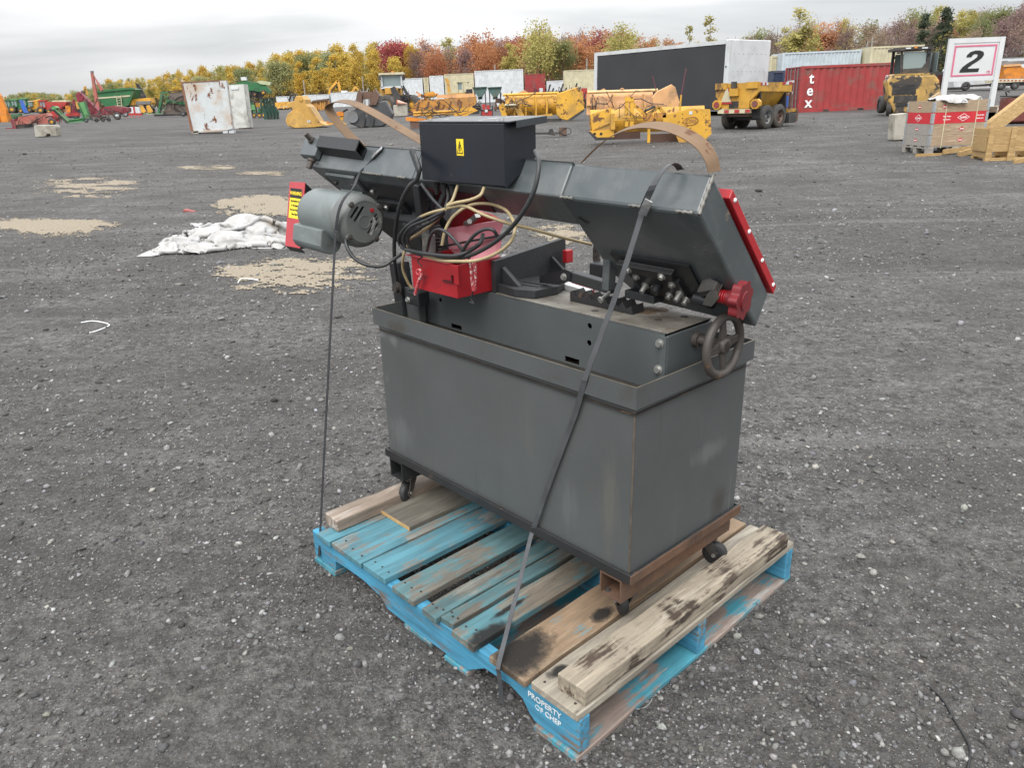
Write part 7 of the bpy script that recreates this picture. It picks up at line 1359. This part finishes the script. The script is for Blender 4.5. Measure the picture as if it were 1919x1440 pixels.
line_on_ground('wire', 'thin grey wire loop by the lower right edge of the pallet', [(1192, 1332), (1205, 1330), (1216, 1322), (1222, 1312)], .002, GRY, 'wire')
# sawdust: thin drifts with ragged, wheel-dragged edges
SD = NT('sawdust'); v_ = SD.vec((1, 1, 1), False); SDM = SD.done(SD.mix(SD.ramp(SD.noise(v_, 90, 5, .7), [(.35, 0.), (.65, 1.)]), (.11, .09, .065), (.33, .28, .205)), .9, 0, SD.bump(SD.noise(v_, 60, 5, .7), .5, .01))
def sawdust(label, px0, px1, y0, y1, streak, dens, seed, slope=-.06):
    nx, ny = 240, 110; V = []; E_ = []
    for i in range(nx + 1):
        for j in range(ny + 1):
            u, w_ = i / nx, j / ny
            px = px0 + (px1 - px0) * u; py = y1 + (y0 - y1) * w_ + slope * (px - (px0 + px1) / 2)
            p = ground(px, py) if False else None
            V.append((u, w_))
    c = [ground(px0, y1 - slope * (px1 - px0) / 2 * 0), ground(px1, y1), ground(px0, y0), ground(px1, y0)]
    pts = []
    for u, w_ in V:
        a = c[0].lerp(c[1], u); b = c[2].lerp(c[3], u); p = a.lerp(b, w_); e_ = 1 - ((2 * u - 1) ** 2 * 1.0 + (2 * w_ - 1) ** 2 * 1.0)
        n1 = noise.noise(Vector((u * 3.0, w_ * streak * 1.0, seed))); n2 = noise.noise(Vector((u * 14, w_ * streak * 2.6, seed + 5))); n3 = noise.noise(Vector((u * 60, w_ * 60, seed + 9)))
        E_.append(e_ * dens + n1 * .7 + n2 * .5 + n3 * .6); pts.append((p.x, p.y, gz(p.x, p.y) + .004 + .006 * max(0, min(1, E_[-1]))))
    F = [(i * (ny + 1) + j, (i + 1) * (ny + 1) + j, (i + 1) * (ny + 1) + j + 1, i * (ny + 1) + j + 1) for i in range(nx) for j in range(ny)]
    F = [f for f in F if sum(E_[k] for k in f) / 4 > .34]
    me = bpy.data.meshes.new('sawdust'); me.from_pydata(pts, [], F); me.materials.append(SDM); bm = bmesh.new(); bm.from_mesh(me)
    bmesh.ops.delete(bm, geom=[q for q in bm.verts if not q.link_faces], context='VERTS'); bm.to_mesh(me); bm.free()
    o = bpy.data.objects.new('sawdust', me); COL.objects.link(o); tag(o, label, 'sawdust', kind='stuff')
sawdust('sawdust drift at the left edge of the photo', -40, 232, 402, 448, 3.0, .95, 1.0)
sawdust('dragged sawdust streaks beyond the left sawdust drift', 60, 270, 332, 372, 9, .5, 2.0)
sawdust('sawdust patch beside the red belt guard', 392, 600, 364, 408, 3.5, .9, 3.0)
sawdust('dragged sawdust and straw behind the motor strap', 395, 715, 478, 552, 8, .68, 4.0)
sawdust('thin far sawdust streak above the sawdust patch', 328, 450, 309, 320, 6, .6, 5.0)
sawdust('thin sawdust streak left of the saw motor', 440, 540, 320, 330, 6, .55, 6.0)
sawdust('sawdust under the red box behind the saw', 990, 1110, 420, 462, 5, .7, 7.0)
sawdust('pale straw heap under the sign', 1845, 1900, 196, 214, 3, 1.2, 8.0)
# ------------------------------------------------------------------ trees
def leafmat(name, c1, c2, c3):
    t = NT(name); oi = t.n.new('ShaderNodeObjectInfo'); v = t.vec((1, 1, 1))
    c = t.mix(t.ramp(t.noise(v, .35, 3, .6), [(.35, 0.), (.65, 1.)]), c1, c2)
    c = t.mix(t.math('MULTIPLY', oi.outputs['Random'], .75), c, c3)
    c = t.mix(t.ramp(t.noise(v, 2.3, 3, .7), [(.4, .45), (.7, 0.)]), c, tuple(x * .75 for x in c1))
    m = t.done(c, .8, **{'Specular IOR Level': .2}); tr = t.n.new('ShaderNodeBsdfTranslucent'); t.l.new(c, tr.inputs[0]); mx = t.n.new('ShaderNodeMixShader'); mx.inputs[0].default_value = .42
    t.l.new(t.b.outputs[0], mx.inputs[1]); t.l.new(tr.outputs[0], mx.inputs[2]); t.l.new(mx.outputs[0], t.n['Material Output'].inputs[0]); return m
bark = M('grey_bark', (.115, .10, .088), .9, 0, .3, 2); barkb = M('pale_bark', (.20, .18, .16), .9, 0, .3, 2)
LEAF = {'gold': leafmat('gold_leaves', (.60, .40, .075), (.66, .46, .09), (.50, .42, .12)), 'olive': leafmat('olive_leaves', (.38, .36, .13), (.46, .41, .15), (.54, .43, .13)), 'green': leafmat('green_leaves', (.24, .27, .13), (.32, .33, .15), (.38, .36, .16)),
        'red': leafmat('red_leaves', (.38, .09, .10), (.44, .15, .11), (.32, .14, .15)), 'orange': leafmat('orange_leaves', (.48, .21, .10), (.42, .17, .10), (.50, .29, .13)), 'plum': leafmat('plum_leaves', (.27, .17, .17), (.33, .22, .20), (.30, .22, .19)),
        'brown': leafmat('brown_leaves', (.32, .22, .15), (.38, .27, .16), (.30, .25, .20)), 'dark': leafmat('conifer_needles', (.07, .095, .06), (.10, .12, .075), (.11, .12, .08))}
def tree_meshes(kind, shape, n, seed):
    r = random.Random(seed); tb = MB(); cb = MB()
    # unit tree: height 1; trunk, limbs, twigs
    top = .93; lean = r.uniform(-.02, .02)
    tb.tube([(0, 0, -.03), (lean * .4, 0, .3), (lean, .004, .62), (lean * 1.2, 0, top)], [.016, .012, .007, .002], 6)
    limbs = []
    nb = {'poplar': 16, 'round': 15, 'bare': 26, 'cone': 8, 'column': 14}[shape]
    for i in range(nb):
        f = r.uniform(.22, .9); a = r.uniform(0, 6.283)
        L0 = {'poplar': .15, 'round': .30, 'bare': .27, 'cone': .1, 'column': .07}[shape] * (1.15 - f * .75) * r.uniform(.7, 1.2); up = {'poplar': .95, 'round': .7, 'bare': 1.0, 'cone': -.1, 'column': 2.0}[shape]
        p0 = Vector((lean * f, 0, f * .8)); p1 = p0 + Vector((cos(a), sin(a), up * .7)) * L0 * .5; p2 = p1 + Vector((cos(a + .3) * .7, sin(a + .3) * .7, up)) * L0 * .5
        tb.tube([p0, p1, p2], [.005, .003, .0012], 4, cap=False); limbs += [(p1, L0), (p2, L0)]
        if shape in ('bare', 'round'):
            for q in range(4 if shape == 'bare' else 2):
                a2 = r.uniform(0, 6.28); p3 = p1.lerp(p2, r.random()) ; p4 = p3 + Vector((cos(a2), sin(a2), r.uniform(.6, 1.8))) * L0 * .33; tb.tube([p3, p4], [.0016, .0007], 3, cap=False); limbs.append((p4, L0))
    # clumps of leaves about the limbs, leaving gaps between them
    cl = []
    for p, L0 in limbs: cl.append((p, L0 * {'poplar': .55, 'round': .50, 'bare': .5, 'cone': .8, 'column': .7}[shape]))
    if shape == 'poplar':
        for i in range(26): f = r.uniform(.18, .98); w_ = .15 * math.sin(min(1, (f - .12) / .86) * pi) ** .6; a = r.uniform(0, 6.28); cl.append((Vector((cos(a) * w_, sin(a) * w_, f)), r.uniform(.04, .075)))
    if shape == 'round':
        for i in range(16): a = r.uniform(0, 6.28); f = r.uniform(-.9, 1); w_ = .24 * (1 - f * f) ** .5 * r.uniform(.6, 1); cl.append((Vector((cos(a) * w_, sin(a) * w_, .62 + f * .33)), r.uniform(.05, .085)))
    if shape == 'column':
        for i in range(20): f = r.uniform(.12, .99); w_ = .06 * math.sin(min(1, f) * pi) ** .4; a = r.uniform(0, 6.28); cl.append((Vector((cos(a) * w_, sin(a) * w_, f)), r.uniform(.025, .045)))
    if shape == 'cone':
        cl = []
        for i in range(60): f = r.uniform(.12, 1); w_ = .17 * (1 - f) ** .8 * r.uniform(.5, 1.05); a = r.uniform(0, 6.28); cl.append((Vector((cos(a) * w_, sin(a) * w_, f * .99)), .03 + .035 * (1 - f)))
    for i in range(n):
        p, rad = r.choice(cl); d = Vector((r.gauss(0, 1), r.gauss(0, 1), r.gauss(0, .9))); d = d * (rad * .62)
        s = r.uniform(.007, .0165) * (1.15 if shape != 'bare' else .8); u = Vector((r.gauss(0, 1), r.gauss(0, 1), r.gauss(0, 1))).normalized(); v_ = u.orthogonal().normalized() * s; u = u * s * r.uniform(.8, 1.5); c = p + d
        if c.z < .05: continue
        cb.add([c - u * .5 - v_ * .3, c + v_ * .9 - u * .1, c + u, c - v_ * .7 + u * .2], [(0, 1, 2, 3)])
    zm = max(p[2] for p in cb.v); zq = sorted(p[2] for p in cb.v)[int(len(cb.v) * .992)]
    for B_ in (tb, cb): B_.v = [(p[0], p[1], p[2] / zq) for p in B_.v]
    tm = mesh_of('trunk', tb, barkb if shape in ('poplar', 'column') else bark, False); cm = mesh_of('crown', cb, LEAF[kind], False); return tm, cm
TREE = {}
SPEC = {'gold': ('poplar', 4200), 'olive': ('poplar', 4000), 'green': ('round', 4400), 'red': ('round', 4800), 'orange': ('round', 4600), 'plum': ('bare', 2400), 'brown': ('bare', 2200), 'dark': ('cone', 2200)}
for k, (sh, n) in SPEC.items(): TREE[k] = [tree_meshes(k, sh, n, 100 + 13 * i + len(k) * 7) for i in range(3)]
TREE['oldgreen'] = [tree_meshes('olive', 'round', 3600, 501)]; TREE['column'] = [tree_meshes('olive', 'column', 1500, 777)]
NAMES = {'gold': ('poplar_tree', 'tall golden yellow poplar in the autumn tree line', 'golden poplars in the tree line'), 'olive': ('poplar_tree', 'olive yellow poplar in the autumn tree line', 'olive poplars in the tree line'), 'green': ('broadleaf_tree', 'dull green broadleaf tree in the tree line', 'green trees in the tree line'),
         'red': ('maple_tree', 'dark red maple in the tree line behind the containers', 'red maples in the tree line'), 'orange': ('maple_tree', 'orange maple in the tree line behind the containers', 'orange maples in the tree line'), 'plum': ('bare_tree', 'nearly bare tree with plum grey twigs in the tree line', 'bare plum grey trees'),
         'brown': ('bare_tree', 'thin tree with sparse brown leaves in the tree line', 'sparse brown trees'), 'dark': ('spruce_tree', 'dark green spruce rising from the tree line at right', 'dark spruces')}
rt = random.Random(5); ntree = 0
def plant(kind, px, D, ytop, name=None, label=None, wid=1.0, base=None):
    global ntree
    p = pt_far(px, D); a = topx(p); b = topx(p + Vector((0, 0, 1))); Hh = max(3.0, (a[1] - ytop) / (a[1] - b[1]))
    tm, cm = rt.choice(TREE[kind]); nm, lb, gp_ = NAMES.get(kind, (name, label, None))
    o = thing(name or nm, label or lb, 'tree', Matrix.Translation(p) @ Matrix.Rotation(rt.uniform(0, 6.28), 4, 'Z') @ Matrix.Diagonal((Hh * wid, Hh * wid, Hh, 1)), None if label else gp_)
    for n_, me in (('trunk', tm), ('crown', cm)): q = bpy.data.objects.new(n_, me); COL.objects.link(q); q.parent = o
    ntree += 1
def pt_far(px, D):
    d = ray(px, 190); d.z = 0; d = d / d.dot(Vector((0, 1, 0))); p = CAM + d * D; p.z = gz(p.x, p.y); return p
def interp(x, tab):
    for (a, b), (c, d) in zip(tab, tab[1:]):
        if x <= c: return b + (d - b) * max(0, x - a) / (c - a)
    return tab[-1][1]
DIST = [(-300, 520), (0, 430), (200, 330), (400, 250), (600, 190), (800, 172), (1100, 162), (1500, 138), (2200, 118)]
TOP = [(-300, 190), (0, 183), (60, 172), (120, 176), (170, 168), (220, 150), (300, 146), (380, 130), (450, 121), (520, 108), (600, 96), (700, 84), (760, 80), (830, 84), (900, 74), (1000, 72), (1060, 66), (1130, 62), (1200, 72), (1280, 82), (1350, 74), (1420, 62), (1500, 46), (1570, 42), (1650, 40), (1720, 22), (1800, 28), (1880, 12), (2200, 0)]
def pick(px, row):
    z = rt.random()
    if px < 210: return 'green' if z < .35 else ('olive' if z < .8 else 'gold')
    if px < 480: return 'gold' if z < .62 else ('olive' if z < .92 else 'green')
    if px < 745: return 'gold' if z < .72 else ('olive' if z < .93 else 'green')
    if px < 800: return 'red' if z < .45 and row < 2 else ('gold' if z < .7 else 'plum')
    if px < 1150: return 'red' if z < .36 else ('orange' if z < .62 else ('plum' if z < .92 else 'olive'))
    if px < 1300: return 'orange' if z < .3 else ('brown' if z < .6 else ('olive' if z < .8 else 'plum'))
    return 'brown' if z < .42 else ('plum' if z < .68 else ('olive' if z < .84 else ('orange' if z < .88 else 'green')))
for row in range(4):
    px = -120.0 + row * 13
    while px < 2080:
        D = interp(px, DIST) * (1 + .10 * row) + rt.uniform(-3, 3); yt = interp(px, TOP)
        step = (5.0 if row < 3 else 5.6) * FPX / D * rt.uniform(.75, 1.25)
        low = (.14, .05, .0, .02)[row] + rt.uniform(-.06, .09); hor = 216 - .0245 * px
        yt2 = yt + (hor - yt) * low; k = pick(px, row)
        if 740 < px < 990 and k in ('gold',): yt2 += 8
        plant(k, px, D, yt2, wid=rt.uniform(.8, 1.15) * (1.25 if k in ('red', 'orange', 'green') else 1.1))
        px += step
plant('oldgreen', 1013, 154, 46, 'ash_tree', 'tall pale green tree standing above the red maples', 1.0); plant('green', 1055, 156, 78, None, None, 1.1); plant('oldgreen', 1160, 150, 52, 'ash_tree', 'yellow green tree above the left end of the black truck curtain', 1.0)
plant('column', 1321, 125, 36, 'column_poplar', 'tall narrow poplar above the black truck curtain', 1.5); plant('column', 1285, 128, 53, 'column_poplar', 'shorter narrow poplar left of the tall narrow poplar', 1.1)
for px_, yt_ in ((1484, 22), (1712, 30), (1748, 20)): plant('dark' if px_ > 1530 else 'olive', px_, 126, yt_, None, None, 1.35)
# undergrowth hides the feet of the far trees
sg = random.Random(3); ub = MB()
for i in range(5200):
    px = sg.uniform(-260, 2180); D = interp(px, DIST) * sg.uniform(.97, 1.32); p = pt_far(px, D); hgt_ = sg.uniform(.2, 4.2) * (.6 + .4 * sg.random()); c = p + Vector((0, 0, hgt_)); s = sg.uniform(.35, .95)
    u = Vector((sg.gauss(0, 1), sg.gauss(0, 1), sg.gauss(0, 1))).normalized(); v_ = u.orthogonal().normalized() * s; u *= s * 1.2
    ub.add([c - u * .6, c + v_, c + u, c - v_], [(0, 1, 2, 3)])
me = mesh_of('undergrowth', ub, leafmat('undergrowth_leaves', (.09, .08, .045), (.16, .14, .06), (.13, .09, .06)), False); o = bpy.data.objects.new('undergrowth', me); COL.objects.link(o); tag(o, 'low brown and green undergrowth along the foot of the tree line', 'undergrowth', kind='stuff')
# utility poles
polem = M('grey_pole', (.26, .24, .21), .85, 0, .2, 1)
for i, (px_, yt_, D_, lb) in enumerate(((573, 150, 176, 'leftmost grey utility pole in front of the golden poplars'), (683, 143, 160, 'grey utility pole left of the wheel loader cab'), (929, 122, 140, 'grey utility pole above the long white container'), (1099, 110, 136, 'grey utility pole above the cream box trailer'), (1612, 80, 112, 'shorter pale utility pole above the pale blue container'), (1620, 70, 112, 'taller pale utility pole with crossarm above the pale blue container'))):
    p = pt_far(px_, D_); a = topx(p); b = topx(p + Vector((0, 0, 1))); Hh = (a[1] - yt_) / (a[1] - b[1]); t = thing('utility_pole', lb, 'utility pole', Matrix.Translation(p))
    mb = MB(); mb.tube([(0, 0, -.1), (0, 0, Hh)], [.17, .11], 8); part(t, 'pole_shaft', mb, polem); 
    if i > 3: mb = MB(); mb.box(-.7, .7, -.05, .05, Hh - .7, Hh - .6); part(t, 'crossarm', mb, polem)
